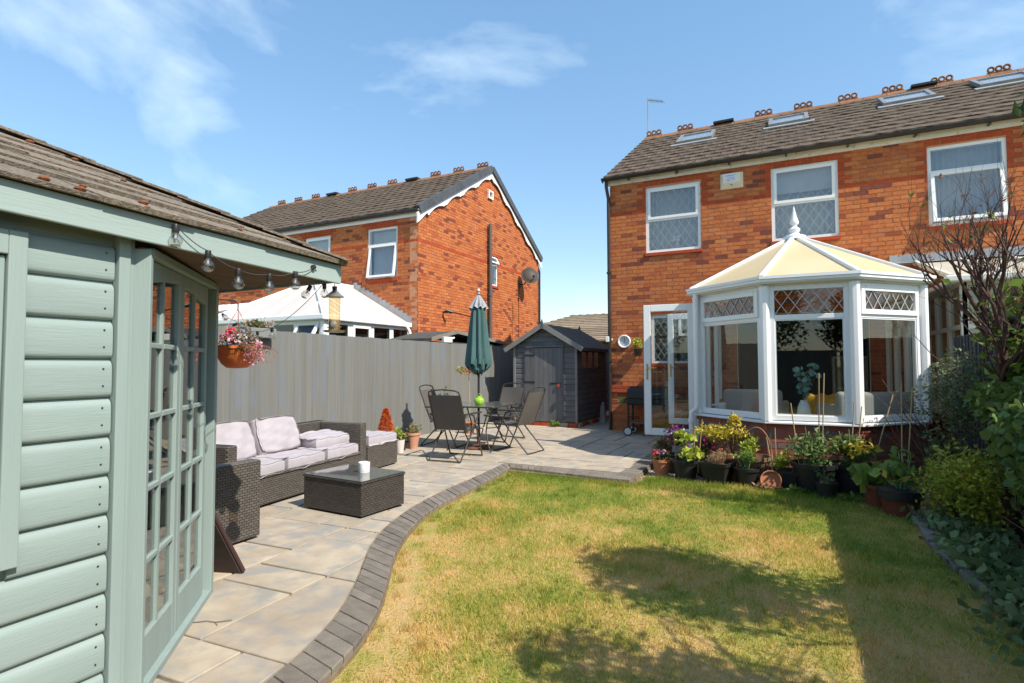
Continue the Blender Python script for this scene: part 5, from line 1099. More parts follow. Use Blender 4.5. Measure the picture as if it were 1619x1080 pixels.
# floor and a little inside
obj('floor', MB().prism([(XW-.1,-1.3), (XW-.1, YC), (FPx, FPy-.1), (-5.9, FPy-.1), (-5.9, -1.3)], 0, .03, 'z'), mat('grey_floorboard', (.25,.22,.18), (.31,.27,.22), scale=4, stretch=(1,7,1)), SH, w=True)
ben = thing('white_bench', 'white slatted bench seen through the summerhouse door panes', 'bench', (-4.0, .9, .03))
WH = mat('white_paint', (.7,.7,.68), None, rough=.5)
for k in range(4): obj('slat', MB().box(-.55, .55, -.2+k*.11, -.11+k*.11, .42, .45), WH, ben)
for k in range(3): obj('slat', MB().box(-.55, .55, .22, .25, .55+k*.13, .64+k*.13), WH, ben)
for sx in (-.5, .46): obj('leg', MB().box(sx, sx+.05, -.18, -.13, 0, .42), WH, ben); obj('leg', MB().box(sx, sx+.05, .18, .23, 0, .95), WH, ben)
cu_ = thing('pink_cushion', 'bright pink cushion seen through the summerhouse door', 'cushion', (-3.85, .85, .49)); obj('cover', MB().box(-.2, .2, -.06, .06, 0, .36), mat('magenta_cotton', (.45,.03,.2), None, rough=.9), cu_, bevel=.05, seg=4); obj('button', MB().ball((0,-.062,.18), .012), BLACKPL, cu_)
# board leaning on the far side of the summerhouse
bd_ = thing('dark_board', 'dark brown board leaning against the end of the summerhouse', 'board', (-3.40, 2.41, 0))
obj('panel', MB().add([(-.30,-.06,.0),(.17,.10,.0),(-.10,-.07,.62),(-.30,-.02,0),(.165,.135,.0),(-.11,-.03,.62)], [(0,1,2),(3,5,4),(0,3,4,1),(1,4,5,2),(2,5,3,0)]), mat('dark_brown_wood', (.022,.015,.013), (.035,.022,.018), scale=5, rough=.6, stretch=(1,1,5)), bd_, bevel=.004)
obj('edge_trim', MB().bar((.175,.118,.012), (-.10,-.05,.63), .03, .012), mat('maroon_edge', (.05,.025,.022), None, rough=.6), bd_)
twg = thing('dry_twig', 'thin dry twig lying on the slab by the summerhouse doors', 'twig', (-2.76, 1.98, .0)); twg.scale = (.6, .6, .6); obj('twig', MB().tube([(-.16,-.10,.006),(-.05,-.02,.012),(.03,.0,.008),(.13,.09,.012)], .004, 5).tube([(.03,0,.008),(.1,-.03,.006)], .0025, 5), mat('twig_bark', (.16,.12,.08)), twg)

# ------------------------------------------------------------------ string lights, feeder, hanging planters
BULB = glass_mat('bulb_glass', tint=(.93,.93,.92), refl=2.2, base=.08)
CABLE = mat('grey_cable', (.05,.05,.05), None, rough=.6)
def P3(px, py, x=None, y=None):                        # a point on a picture ray at a known x or y plane
    d = CF + CR*((px-809.5)/FPX) - CU*((py-540)/FPX); k = x/d.x if x is not None else y/d.y; return Vector((0, 0, CAM_H)) + d*k
def bulb(label, top, tilt=(0, 0), sc=1.0):
    t = thing('festoon_bulb', label, 'light bulb', top, 0, 'festoon bulbs on the summerhouse string'); t.rotation_euler = (tilt[0], tilt[1], random.uniform(0, 3))
    obj('cap', MB().lathe([(.001,.004),(.011,.003),(.0125,-.002),(.013,-.03),(.011,-.034)], 14), BLACKPL, t, smooth=True)
    obj('globe', MB().lathe([(.0115,-.032),(.0135,-.038),(.0125,-.041),(.0215,-.05),(.0265,-.062),(.0255,-.074),(.019,-.085),(.008,-.091),(.0005,-.092)], 18), BULB, t, smooth=True)
    obj('lamp_core', MB().lathe([(.006,-.034),(.004,-.055),(.0005,-.058)], 8).lathe([(.0005,-.0805),(.018,-.0815),(.012,-.0865),(.0005,-.0895)], 12), mat('bulb_white', (.6,.58,.52), None, rough=.5), t)
    t.scale = (sc, sc, sc)
xf_ = EX+.022
tops = [P3(278, 356, x=EX+.014), P3(329, 397, x=xf_), P3(377, 426, x=xf_), P3(426, 434, x=xf_), P3(467, 430, x=xf_), P3(497, 422, x=EX+.016)]
tl = [(0,0), (0,0), (0,0), (0,0), (0,0), (rad(10), rad(-85))]
names = ['first clear bulb, fixed against the green fascia above the corner post', 'clear bulb hanging just below the fascia, second along the string', 'clear bulb under the soffit, third along the string', 'clear bulb in the lowest dip of the fascia string', 'clear bulb just before the string rises to the fascia end', 'clear bulb lying sideways against the end of the green fascia']
for p, t_, nm in zip(tops, tl, names): bulb(nm, p, t_, 1.03)
bulb('tilted clear bulb dangling beside the bird feeder', P3(491, 452, x=-2.44), (rad(-15), rad(22)), .9); bulb('upright clear bulb touching the bird feeder lid', P3(513, 449, x=-2.39), (0, 0), .9)
FB = [P3(386, 520, y=3.2), P3(407, 524, y=3.1), P3(430, 518, y=2.95)]
for p, nm in zip(FB, ['clear bulb below the fence planter, nearest the hanging basket', 'lowest clear bulb of the far three above the hanging basket', 'clear bulb at the end of the sloping cable near the fence']): bulb(nm, p, (0, 0), .95)
bulb('clear bulb twisted up by the hanging basket hook', P3(374, 512, y=2.9), (rad(60), rad(30)), .9); bulb('clear bulb half hidden behind the far door post', P3(352, 497, y=2.9), (rad(-60), 0), .9)
sg_ = thing('festoon_cable', 'thin dark cable of the festoon lights along the fascia and out to the hanging basket', 'cable', tops[0])
def catenary(a, b, sag, n=10): return [a.lerp(b, i/n)+Vector((0, 0, -sag*4*(i/n)*(1-i/n))) for i in range(n+1)]
lp = []
for a_, b_ in zip(tops, tops[1:]): lp += catenary(a_, b_, .012)
lp += catenary(tops[-1], P3(510, 450, x=-2.39), .0) + catenary(P3(510, 450, x=-2.39), FB[2], .03) + catenary(FB[2], FB[1], .01) + catenary(FB[1], FB[0], .01) + catenary(FB[0], P3(374, 508, y=2.9), .01) + catenary(P3(374, 508, y=2.9), P3(350, 494, y=2.9), .01)
obj('cable', MB().tube([p for i, p in enumerate(lp) if i == 0 or (p-lp[i-1]).length > 1e-4], .0022, 5), CABLE, sg_, w=True)
bf = thing('bird_feeder', 'tube bird feeder with metal lid and seed tray hanging from the summerhouse eaves corner', 'bird feeder', (-2.405, 2.47, 1.55))
bf.scale = (1.085, 1.085, 1.085); ML = mat('brushed_tin', (.36,.33,.28), (.44,.41,.35), scale=20, rough=.35, metal=.8)
obj('tube', MB().lathe([(.031,.012),(.031,.195)], 20), mat('hazy_plastic', (.6,.5,.33), None, rough=.3, trans=.6) and glass_mat('feeder_plastic', tint=(.92,.83,.62), refl=1.6), bf, smooth=True)
obj('lid', MB().lathe([(.0005,.232),(.012,.23),(.022,.222),(.036,.208),(.05,.197),(.05,.194),(.03,.197)], 22), ML, bf, smooth=True)
obj('cap', MB().lathe([(.012,.228),(.014,.252),(.001,.255)], 12), BLACKPL, bf, smooth=True)
obj('tray', MB().lathe([(.001,0),(.052,.002),(.058,.012),(.055,.012),(.05,.006),(.001,.008)], 22), ML, bf, smooth=True)
obj('seed', MB().lathe([(.0295,.012),(.0295,.06),(.02,.068),(.001,.064)], 16), mat('bird_seed', (.20,.13,.06), (.34,.25,.13), scale=220, rough=1, bump=.5), bf)
obj('feeding_port', MB().lathe([(.013,0),(.016,.006),(.001,.008)], 12).xf(Matrix.Translation((.02,-.024,.045)) @ Matrix.Rotation(rad(40), 4, 'Z') @ Matrix.Rotation(rad(90), 4, 'X')), ML, bf)
obj('perch', MB().tube([(-.05,.0,.03),(.05,-.0,.03)], .003, 6), ML, bf); obj('hanging_wire', MB().tube([(0,0,.25),(0,.0,.30)], .002, 5), CABLE, bf)
# ------------------------------------------------------------------ rattan lounge set
RAT = weave_mat('brown_rattan', (.125,.108,.09), (.09,.077,.064), .042, .020)
RATD = weave_mat('dark_brown_rattan', (.075,.064,.054), (.052,.044,.037), .042, .020)
CUSH = mat('lilac_grey_cushion', (.375,.34,.36), (.415,.38,.40), scale=12, rough=.95, bump=.25, bscale=260, c3=(.35,.315,.335), scale3=4, pos3=(.5,.8))
PIPE = mat('grey_piping', (.24,.21,.22), None, rough=.9)
def cushion(name, w, d, h, parent, loc=(0,0,0), rot=(0,0,0), puff=.18, piping=True, n=16):
    """soft box: bulging faces, pinched corners; centred on x and y, bottom at 0"""
    def pt(u, v, w_):
        # u,v,w in -1..1 on the cube surface
        ex = 1-puff*.35*(v*v*.6+w_*w_*.5); ey = 1-puff*.35*(u*u*.6+w_*w_*.5); ez = 1+puff*(1-u*u)*(1-v*v)-puff*.25*(u*u*v*v)
        wr = .007*math.sin(u*5+v*3)*math.cos(v*6-u*2)+.004*math.sin(u*11-v*7)*math.cos(v*9+u*3)
        return (u*w/2*ex, v*d/2*ey, h/2+w_*h/2*ez+wr*w_)
    mb = MB(); idx = {}
    def vid(u, v, w_):
        k = (round(u, 4), round(v, 4), round(w_, 4))
        if k not in idx: idx[k] = len(mb.v); mb.v.append(pt(u, v, w_))
        return idx[k]
    g_ = [-1+2*i/n for i in range(n+1)]; gz = [-1, -.6, 0, .6, 1]
    for s in (-1, 1):
        for i in range(n):
            for j in range(n): mb.f.append(tuple(vid(*q) for q in ((g_[i],g_[j],s),(g_[i+1],g_[j],s),(g_[i+1],g_[j+1],s),(g_[i],g_[j+1],s))))
        for i in range(n):
            for j in range(4):
                mb.f.append(tuple(vid(*q) for q in ((g_[i],s,gz[j]),(g_[i+1],s,gz[j]),(g_[i+1],s,gz[j+1]),(g_[i],s,gz[j+1])))); mb.f.append(tuple(vid(*q) for q in ((s,g_[i],gz[j]),(s,g_[i+1],gz[j]),(s,g_[i+1],gz[j+1]),(s,g_[i],gz[j+1]))))
    o = obj(name, mb, CUSH, parent, smooth=True); o.location = loc; o.rotation_euler = rot
    b = o.modifiers.new('round', 'BEVEL'); b.width = min(h*.16, .018); b.segments = 3; b.limit_method = 'ANGLE'; b.angle_limit = rad(45)
    if piping:
        for s in (-1, 1):
            loop = [pt(u, -1, s) for u in g_] + [pt(1, v, s) for v in g_[1:]] + [pt(-u, 1, s) for u in g_[1:]] + [pt(-1, -v, s) for v in g_[1:-1]]
            p = obj('piping', MB().tube([(x_*1.004, y_*1.004, z_) for x_, y_, z_ in loop], .002, 5, closed=True), PIPE, o)
    return o
SA = rad(96); LOUNGE = 'rattan lounge set on the patio'
# sofa: local x runs along its length from the near end, local y towards its back
so = thing('rattan_sofa', 'three-seat dark brown rattan sofa along the grey fence with lilac-grey seat pads', 'sofa', (-4.487, 3.679, 0), SA)
s0, s1, dp, ht = -.39, 1.68, .74, .66
obj('base', MB().box(s0+.13, s1-.11, .012, dp-.12, .03, .30), RAT, so, bevel=.008)
obj('front_rail', MB().box(s0+.13, s1-.11, -.004, .05, .285, .318), RAT, so, bevel=.01)
obj('backrest', MB().box(s0, s1, dp-.12, dp, .02, ht), RAT, so, bevel=.015)
obj('arm', MB().box(s0, s0+.12, 0, dp-.12, .02, ht-.02), RAT, so, bevel=.015); obj('arm', MB().box(s1-.11, s1, 0, dp-.12, .02, ht-.01), RAT, so, bevel=.015)
for k in range(3): cushion('seat_pad', .598, .615, .115, so, (-.26+.3+.602*k, .31, .30), puff=.08)
c1 = cushion('back_cushion', .60, .40, .13, None, (0,0,0), puff=.30); 
def loose(o, label, loc, rot):
    t = thing('cushion', label, 'cushion', loc, 0, LOUNGE); t.rotation_euler = rot; o.parent = t; return t
def on_sofa(a, b, z): return Vector((-4.487, 3.679, 0)) + Vector((math.cos(SA)*a-math.sin(SA)*b, math.sin(SA)*a+math.cos(SA)*b, z))
loose(c1, 'plump lilac-grey back cushion propped up in the middle of the sofa', on_sofa(.72, .50, .60), (rad(72), 0, SA))
c1.location = (0, 0, -.075)
c2 = cushion('back_cushion', .62, .42, .13, None, puff=.30); loose(c2, 'lilac-grey back cushion propped at the sofa end by the summerhouse', on_sofa(.10, .52, .59), (rad(70), 0, SA+rad(4))); c2.location = (0, 0, -.075)
c3_ = cushion('back_cushion', .52, .40, .115, None, puff=.28); loose(c3_, 'lilac-grey back cushion lying flat on the far sofa seat', on_sofa(1.28, .33, .425), (rad(4), rad(-3), SA+rad(-14)))
ar = thing('rattan_armchair', 'brown rattan armchair with its woven side turned to the lawn beside the summerhouse', 'armchair', (-3.76, 3.09, 0), rad(90), LOUNGE)
# local x along +y from the far edge, so negative x comes towards the summerhouse; local y to the fence
obj('arm', MB().box(-.72, 0, 0, .12, .02, .615), RAT, ar, bevel=.015); obj('arm', MB().box(-.72, 0, .56, .68, .02, .615), RAT, ar, bevel=.015)
obj('backrest', MB().box(-.72, -.60, .12, .56, .02, .64), RAT, ar, bevel=.015); obj('base', MB().box(-.60, -.02, .12, .56, .02, .30), RAT, ar, bevel=.01)
cushion('seat_pad', .56, .43, .11, ar, (-.30, .34, .30), puff=.08)
ot = thing('rattan_footstool', 'square brown rattan footstool with lilac-grey pad at the far end of the sofa', 'footstool', (-4.85, 6.19, 0), rad(94), LOUNGE)
obj('base', MB().box(-.66, 0, 0, .66, .02, .31), RAT, ot, bevel=.012); obj('rim', MB().box(-.665, .005, -.005, .665, .295, .33), RAT, ot, bevel=.01)
cushion('seat_pad', .66, .66, .11, ot, (-.33, .33, .325), puff=.06)
ct = thing('rattan_coffee_table', 'low dark rattan coffee table with a glass top in front of the sofa', 'coffee table', (-3.762, 4.15, 0), rad(-4))
obj('base', MB().box(-.38, .38, -.28, .28, .015, .305), RATD, ct, bevel=.01); obj('rim', MB().box(-.388, .388, -.288, .288, .30, .322), RATD, ct, bevel=.006)
TGL = mat('smoked_glass_top', (.055,.065,.062), (.065,.075,.07), scale=2, rough=.06, spec=.9, coat=.6)
obj('glass_top', MB().box(-.38, .38, -.28, .28, .3225, .3285), TGL, ct, bevel=.002)
for sx in (-.33, .33):
    for sy in (-.23, .23): obj('foot', MB().lathe([(.02, 0), (.02, .016)], 10, (sx, sy, 0)), BLACKPL, ct)
cd = thing('candle_holder', 'white patterned candle pot on the glass coffee table', 'candle pot', (-3.68, 4.19, .3285))
obj('pot', MB().lathe([(.001,.0),(.052,.0),(.054,.004),(.055,.095),(.052,.098),(.049,.09),(.049,.07),(.001,.07)], 24), mat('marbled_white', (.68,.66,.63), (.80,.79,.77), scale=28, rough=.6, bump=.4, bscale=80), cd, smooth=True); obj('wick', MB().tube([(0,0,.07),(.002,0,.082)], .0015, 5), BLACKPL, cd)

# ------------------------------------------------------------------ dining set
TUBE = mat('bronze_grey_tube', (.075,.068,.06), (.095,.085,.075), scale=14, rough=.35, metal=.55)
SLING = mat('brown_sling_mesh', (.10,.088,.075), (.13,.115,.10), scale=60, rough=.85, bump=.3, bscale=400, trans=.12)
def chair_proto():
    t = thing('folding_chair', '', 'chair', (0,0,0), 0, 'folding garden chairs round the table')
    w = .27; r_ = .0115
    bt = lambda z: -.17-(z-.42)*.40                                # back line
    for s in (-1, 1):
        obj('leg', MB().tube([(s*w, .30, .012), (s*w, .16, .32), (s*w, .02, .62), (s*w, -.16, .665)], r_, 8), TUBE, t, smooth=True)
        obj('leg', MB().tube([(s*(w-.02), -.36, .012), (s*(w-.02), -.08, .30), (s*(w-.02), .19, .60), (s*(w-.02), .215, .64)], r_, 8), TUBE, t, smooth=True)
        obj('arm', MB().box(s*w-.022, s*w+.022, -.27, .25, .645, .668), mat('dark_arm_plastic', (.035,.033,.03), None, rough=.5), t, bevel=.008)
        obj('pivot', MB().tube([(s*w-.02*s, .04, .50), (s*w+.028*s, .04, .50)], .010, 8).tube([(s*w-.01*s, -.24, .63), (s*w+.035*s, -.24, .63)], .012, 8), AL, t)
    obj('stretcher', MB().tube([(-w, .30, .014), (w, .30, .014)], r_*.9, 7), TUBE, t, smooth=True); obj('stretcher', MB().tube([(-w+.02, -.36, .014), (w-.02, -.36, .014)], r_*.9, 7), TUBE, t, smooth=True)
    hoop = [(-.25, bt(.40), .40), (-.25, bt(.92), .92), (-.235, bt(.975), .975), (-.18, bt(.995), .995), (0, bt(1.01), 1.01), (.18, bt(.995), .995), (.235, bt(.975), .975), (.25, bt(.92), .92), (.25, bt(.40), .40)]
    obj('back_frame', MB().tube(hoop, r_, 8), TUBE, t, smooth=True)
    obj('seat_frame', MB().tube([(-.25, -.17, .42), (-.25, .22, .445), (-.22, .25, .44), (.22, .25, .44), (.25, .22, .445), (.25, -.17, .42)], r_, 8), TUBE, t, smooth=True)
    def sheet(f, n=8):
        mb = MB()
        for i in range(n+1):
            for j in range(n+1): mb.v.append(f(-1+2*i/n, j/n))
        mb.f = [(i*(n+1)+j, (i+1)*(n+1)+j, (i+1)*(n+1)+j+1, i*(n+1)+j+1) for i in range(n) for j in range(n)]; return mb
    obj('backrest', sheet(lambda u, v: (u*.243, bt(.43+.50*v)-.022*(1-u*u)*math.sin(math.pi*v), .43+.50*v)), SLING, t, smooth=True)
    obj('seat', sheet(lambda u, v: (u*.243, -.18+.41*v, .425+.02*v-.022*(1-u*u)*math.sin(math.pi*v))), SLING, t, smooth=True)
    return t
chp = chair_proto()
TC = Vector((-4.56, 7.92, 0))
spots = [((-4.36, 6.93), 4, 'folding garden chair with its back to the lawn, in front of the patio table'), ((-3.87, 7.90), 84, 'folding garden chair on the house side of the patio table'), ((-5.22, 7.98), -82, 'folding garden chair between the patio table and the grey fence'), ((-4.68, 8.98), 172, 'folding garden chair between the patio table and the shed door')]
for i, ((x_, y_), a_, lb) in enumerate(spots):
    c = chp if i == 0 else copy_tree(chp); c.location = (x_, y_, 0); c.rotation_euler = (0, 0, rad(a_)); c['label'] = lb
tb = thing('patio_table', 'square glass-topped patio table with thin metal legs under the green parasol', 'table', TC, rad(5))
TGL2 = mat('rippled_table_glass', (.10,.125,.115), (.13,.155,.14), scale=40, rough=.12, spec=.8, coat=.5, bump=.15, bscale=60)
obj('tabletop', MB().prism([(.47*sx*k1, .47*sy*k2) for sx, sy, k1, k2 in ((1,-1,.92,1),(1,-1,1,.92),(1,1,1,.92),(1,1,.92,1),(-1,1,.92,1),(-1,1,1,.92),(-1,-1,1,.92),(-1,-1,.92,1))], .705, .711, 'z'), TGL2, tb)
obj('rim', MB().tube([(.45,-.475,.70),(.475,-.45,.70),(.475,.45,.70),(.45,.475,.70),(-.45,.475,.70),(-.475,.45,.70),(-.475,-.45,.70),(-.45,-.475,.70)], .012, 8, closed=True), TUBE, tb, smooth=True)
for sx in (-1, 1):
    for sy in (-1, 1): obj('leg', MB().tube([(sx*.42, sy*.42, .695), (sx*.40, sy*.40, .60), (sx*.27, sy*.27, .42), (sx*.24, sy*.24, .30), (sx*.30, sy*.30, .12), (sx*.38, sy*.38, .0)], .011, 8), TUBE, tb, smooth=True)
obj('leg_ring', MB().torus((0,0,.36), .36, .008, 'z', 20, 6), TUBE, tb)
gj = thing('green_lantern', 'shiny lime green round lantern with a lid handle on the patio table', 'lantern', (-4.47, 7.78, .711))
LIME = mat('lime_glaze', (.22,.42,.02), (.30,.5,.04), scale=7, rough=.12, coat=.6)
obj('body', MB().lathe([(.001,0),(.05,0),(.075,.03),(.085,.065),(.075,.1),(.05,.12),(.03,.125),(.001,.128)], 20), LIME, gj, smooth=True); obj('lid', MB().lathe([(.045,.122),(.04,.14),(.001,.15)], 14), LIME, gj, smooth=True)
obj('handle', MB().tube([(-.05,0,.12),(-.035,0,.165),(0,0,.18),(.035,0,.165),(.05,0,.12)], .006, 6), LIME, gj)
# closed parasol
ps = thing('parasol', 'closed dark green parasol with grey-green valance standing through the patio table', 'parasol', (TC.x, TC.y, 0))
PGRN = mat('dark_green_canvas', (.05,.112,.108), (.066,.14,.135), scale=3, rough=.8, bump=.15, bscale=200, trans=.08)
PVAL = mat('faded_grey_green_canvas', (.30,.31,.32), (.36,.37,.38), scale=5, rough=.85, trans=.08)
obj('pole', MB().tube([(0,0,.02),(0,0,2.56)], .019, 12), mat('black_brown_pole', (.03,.026,.022), None, rough=.45), ps, smooth=True)
def cloth(zs, rs, amp, folds, twist=0, n=72, hem=0):
    mb = MB()
    for i, (z, r_) in enumerate(zip(zs, rs)):
        for j in range(n):
            t = 2*math.pi*j/n; fo = math.cos(folds*t+twist*z*2); k = r_*(1+amp*fo*min(1, (i+1)/3)); dz = hem*fo if i == len(zs)-1 else 0
            ov = 1+.22*math.cos(t-2.3)*min(1, i/5)
            mb.v.append((k*math.cos(t)*ov, k*math.sin(t)*ov, z+dz+ (hem*.9*math.cos(t+.9) if i == len(zs)-1 else 0)))
    mb.f = [(i*n+j, i*n+(j+1) % n, (i+1)*n+(j+1) % n, (i+1)*n+j) for i in range(len(zs)-1) for j in range(n)]; return mb
obj('canopy', cloth([2.42,2.34,2.2,2.05,1.9,1.75,1.6,1.47,1.37,1.31], [.05,.085,.105,.12,.135,.15,.165,.178,.185,.18], .2, 8, .5, hem=.045), PGRN, ps, smooth=True)
obj('canopy_tail', cloth([1.45,1.35,1.27,1.2], [.13,.135,.12,.06], .22, 6, .9, hem=.02), PGRN, ps, smooth=True)
obj('valance', cloth([2.50,2.47,2.40,2.34,2.30,2.275], [.02,.045,.085,.115,.135,.15], .16, 8, 0, hem=.016), PVAL, ps, smooth=True)
obj('finial', MB().lathe([(.012,2.5),(.022,2.53),(.016,2.555),(.026,2.575),(.018,2.6),(.001,2.61)], 12), mat('pale_wood', (.6,.58,.53)), ps, smooth=True)
RUST = mat('rusty_cast_iron', (.10,.045,.025), (.16,.08,.045), scale=14, rough=.9, bump=.5)
obj('base', MB().lathe([(.001,.0),(.235,.0),(.24,.02),(.22,.035),(.12,.05),(.045,.06),(.04,.07),(.001,.07)], 28), RUST, ps, smooth=True); obj('base_tube', MB().lathe([(.026,.06),(.026,.36)], 12), RUST, ps)

# ------------------------------------------------------------------ barbecue by the house wall
bb = thing('barbecue', 'black trolley barbecue with two wheels and a slatted shelf against the house wall', 'barbecue', (-2.45, 10.72, 0))
MBK = mat('sooty_black_steel', (.022,.021,.02), (.032,.03,.028), scale=10, rough=.5, metal=.3)
obj('fire_box', MB().box(-.36, .40, -.2, .2, .58, .70), MBK, bb, bevel=.02); obj('lid', MB().prism([(-.21,.70),(.21,.70),(.19,.86),(.10,.93),(-.10,.93),(-.19,.86)], -.35, .39, 'x'), MBK, bb, bevel=.015)
for sx in (-.33, .37):
    for sy in (-.17, .17): obj('leg', MB().box(sx-.014, sx+.014, sy-.014, sy+.014, .05 if sx < 0 else 0, .6), MBK, bb)
WSL = mat('weathered_shelf_wood', (.13,.105,.075), (.18,.15,.11), scale=8, stretch=(.4,4,4), rough=.9)
for k in range(3): obj('slat', MB().box(-.35, .39, -.17+k*.12, -.08+k*.12, .24, .255), WSL, bb)
obj('side_shelf', MB().box(-.58, -.37, -.18, .18, .60, .615), WSL, bb)
RW = Matrix.Rotation(rad(90), 4, 'X')
for sy in (-.215, .215):
    wl_ = obj('wheel', MB().lathe([(.035,-.018),(.078,-.018),(.085,-.01),(.085,.01),(.078,.018),(.035,.018)], 24).xf(Matrix.Translation((-.33, sy, .085)) @ RW), BLACKPL, bb, smooth=True); obj('rim', MB().lathe([(.05,-.021),(.064,-.021),(.064,.021),(.05,.021)], 24).xf(Matrix.Translation((-.33, sy, .085)) @ RW), mat('off_white_plastic', (.62,.60,.55)), wl_); obj('hub', MB().lathe([(.001,-.02),(.035,-.019),(.035,.019),(.001,.02)], 14).xf(Matrix.Translation((-.33, sy, .085)) @ RW), BLACKPL, wl_)
obj('axle', MB().tube([(-.33,-.2,.085),(-.33,.2,.085)], .008, 6), MBK, bb)
gb_ = thing('green_bowl', 'small lime green bowl on the barbecue side shelf', 'bowl', (-2.92, 10.68, .615)); obj('bowl', MB().lathe([(.001,0),(.04,0),(.075,.05),(.08,.085),(.074,.085),(.05,.02),(.001,.015)], 16), mat('dull_lime', (.25,.3,.06), None, rough=.5), gb_, smooth=True); obj('rim', MB().torus((0,0,.085), .077, .004, 'z', 18, 5), mat('dull_lime', (.25,.3,.06)), gb_)
# odds and ends down the passage
pb = thing('white_sack', 'torn white plastic sack propped against the side of the shed', 'sack', (-3.96, 12.6, 0)); sk = MB().add([(-.02,-.1,0),(.12,-.12,0),(.10,.12,0),(-.03,.1,0),(.0,-.06,.4),(.09,-.1,.36),(.05,.08,.5),(-.02,.06,.44)], [(0,1,5,4),(1,2,6,5),(2,3,7,6),(3,0,4,7),(4,5,6,7)])
obj('sack', sk, mat('grey_white_plastic', (.42,.42,.42), (.3,.3,.3), scale=8, rough=.4), pb, bevel=.02); obj('tie', MB().torus((.03,0,.42), .05, .006, 'z', 10, 5), BLACKPL, pb)
# ------------------------------------------------------------------ plants
random.seed(44); RNG = np.random.default_rng(21)
def leafmat(name, c1, c2=None, vary=.3, trans=.35, rough=.5, c3=None, pos3=(.55,.7), s3=3): return mat(name, c1, c2, scale=4, detail=2, rough=rough, vary=vary, trans=trans, spec=.35, c3=c3, scale3=s3, pos3=pos3)
def leaves(P, size, shape='leaf', spread=None, up=.3, fold=.25, lw=.5):
    """P: (n,3) leaf positions; returns vertices and triangles of folded leaves in random directions"""
    P = np.asarray(P, np.float32); n = len(P); d = RNG.normal(size=(n, 3)); d[:, 2] = d[:, 2]*.6+up
    if spread is not None: d += np.asarray(spread)
    d /= np.linalg.norm(d, axis=1, keepdims=True)+1e-9
    a = np.cross(d, RNG.normal(size=(n, 3))); a /= np.linalg.norm(a, axis=1, keepdims=True)+1e-9; nn = np.cross(a, d)
    L = (size[0]+(size[1]-size[0])*RNG.random(n))[:, None]; W = L*lw
    base = P; tip = P+d*L-nn*L*.12; m1 = P+d*L*.42+a*W*.5+nn*L*fold*.35; m2 = P+d*L*.42-a*W*.5+nn*L*fold*.35
    if shape == 'leaf':
        mid = P+d*L*.45
        V = np.stack([base, m1, tip, m2, mid], 1).reshape(-1, 3); k = np.arange(n)[:, None]*5
        F = np.concatenate([k+np.array([[0,1,4]]), k+np.array([[1,2,4]]), k+np.array([[2,3,4]]), k+np.array([[3,0,4]])], 1).reshape(-1, 3)
    else:   # ivy: broad with three points
        s1 = P+d*L*.55+a*W*.75; s2 = P+d*L*.55-a*W*.75; b1 = P+d*L*.08+a*W*.55-nn*L*.05; b2 = P+d*L*.08-a*W*.55-nn*L*.05; mid = P+d*L*.4+nn*L*.06
        V = np.stack([base, b1, s1, tip, s2, b2, mid], 1).reshape(-1, 3); k = np.arange(n)[:, None]*7
        F = np.concatenate([k+np.array([[i, (i+1) % 6, 6]]) for i in range(6)], 1).reshape(-1, 3)
    return V, F
def foliage(name, parent, P, size, m, **k):
    V, F = leaves(P, size, **k); return np_mesh(name, V, F, m, parent)
def blob_pts(n, c, r, clumps=9, shell=.55, flat=1.0):
    """leaf positions in several uneven clumps inside an ellipsoid"""
    c = np.array(c); r = np.array(r); cc = RNG.normal(size=(clumps, 3)); cc /= np.linalg.norm(cc, axis=1, keepdims=True); cc *= (RNG.random((clumps, 1))**.5)*.75; cr_ = .28+.3*RNG.random(clumps)
    i = RNG.integers(0, clumps, n); d = RNG.normal(size=(n, 3)); d /= np.linalg.norm(d, axis=1, keepdims=True); q = cc[i]+d*(cr_[i]*(shell+(1-shell)*RNG.random(n)))[:, None]
    return c+q*r
def branchy(mb, p, d, L, r, depth, ends, spread=.6, n_sub=3, up=.15, seg=4):
    pts = [Vector(p)]; rs = [r]; d = Vector(d).normalized()
    for i in range(seg):
        d = (d+Vector((random.gauss(0,.16), random.gauss(0,.16), random.gauss(0,.12)+up*.15))).normalized(); pts.append(pts[-1]+d*L/seg); rs.append(r*(1-.5*(i+1)/seg))
    mb.tube(pts, rs, 6 if r > .01 else 4); ends.append((pts[-1].copy(), d.copy()))
    if depth > 0:
        for k in range(n_sub):
            t = random.uniform(.35, 1); i = min(seg-1, int(t*seg)); q = pts[i].lerp(pts[i+1], t*seg-i); nd = (d+Vector((random.gauss(0,spread), random.gauss(0,spread), random.gauss(0,spread*.8)+up))).normalized()
            branchy(mb, q, nd, L*random.uniform(.5,.8), rs[i]*.62, depth-1, ends, spread, n_sub, up, seg)
BARK = mat('dark_red_brown_bark', (.065,.034,.026), (.105,.056,.042), scale=16, rough=.9, bump=.4)
BARKG = mat('grey_brown_bark', (.10,.075,.055), (.15,.115,.085), scale=16, rough=.9, bump=.5, stretch=(1,1,.3))
IVY = leafmat('dark_ivy_leaf', (.11,.18,.045), (.19,.27,.07), vary=.4)
HOLLY = leafmat('grey_green_variegated_leaf', (.17,.20,.105), (.10,.14,.055), vary=.35)
EUON = leafmat('yellow_green_variegated_leaf', (.46,.47,.05), (.22,.28,.04), vary=.35, c3=(.38,.36,.05), pos3=(.52,.62), s3=6)
FRESH = leafmat('fresh_green_leaf', (.12,.20,.03), (.19,.29,.05), vary=.35)
MIDG = leafmat('mid_green_leaf', (.05,.085,.02), (.085,.13,.03), vary=.35)
TERR = mat('terracotta_pot', (.40,.15,.07), (.47,.20,.10), scale=6, rough=.85, bump=.15, c3=(.50,.30,.21), scale3=4, pos3=(.58,.75))
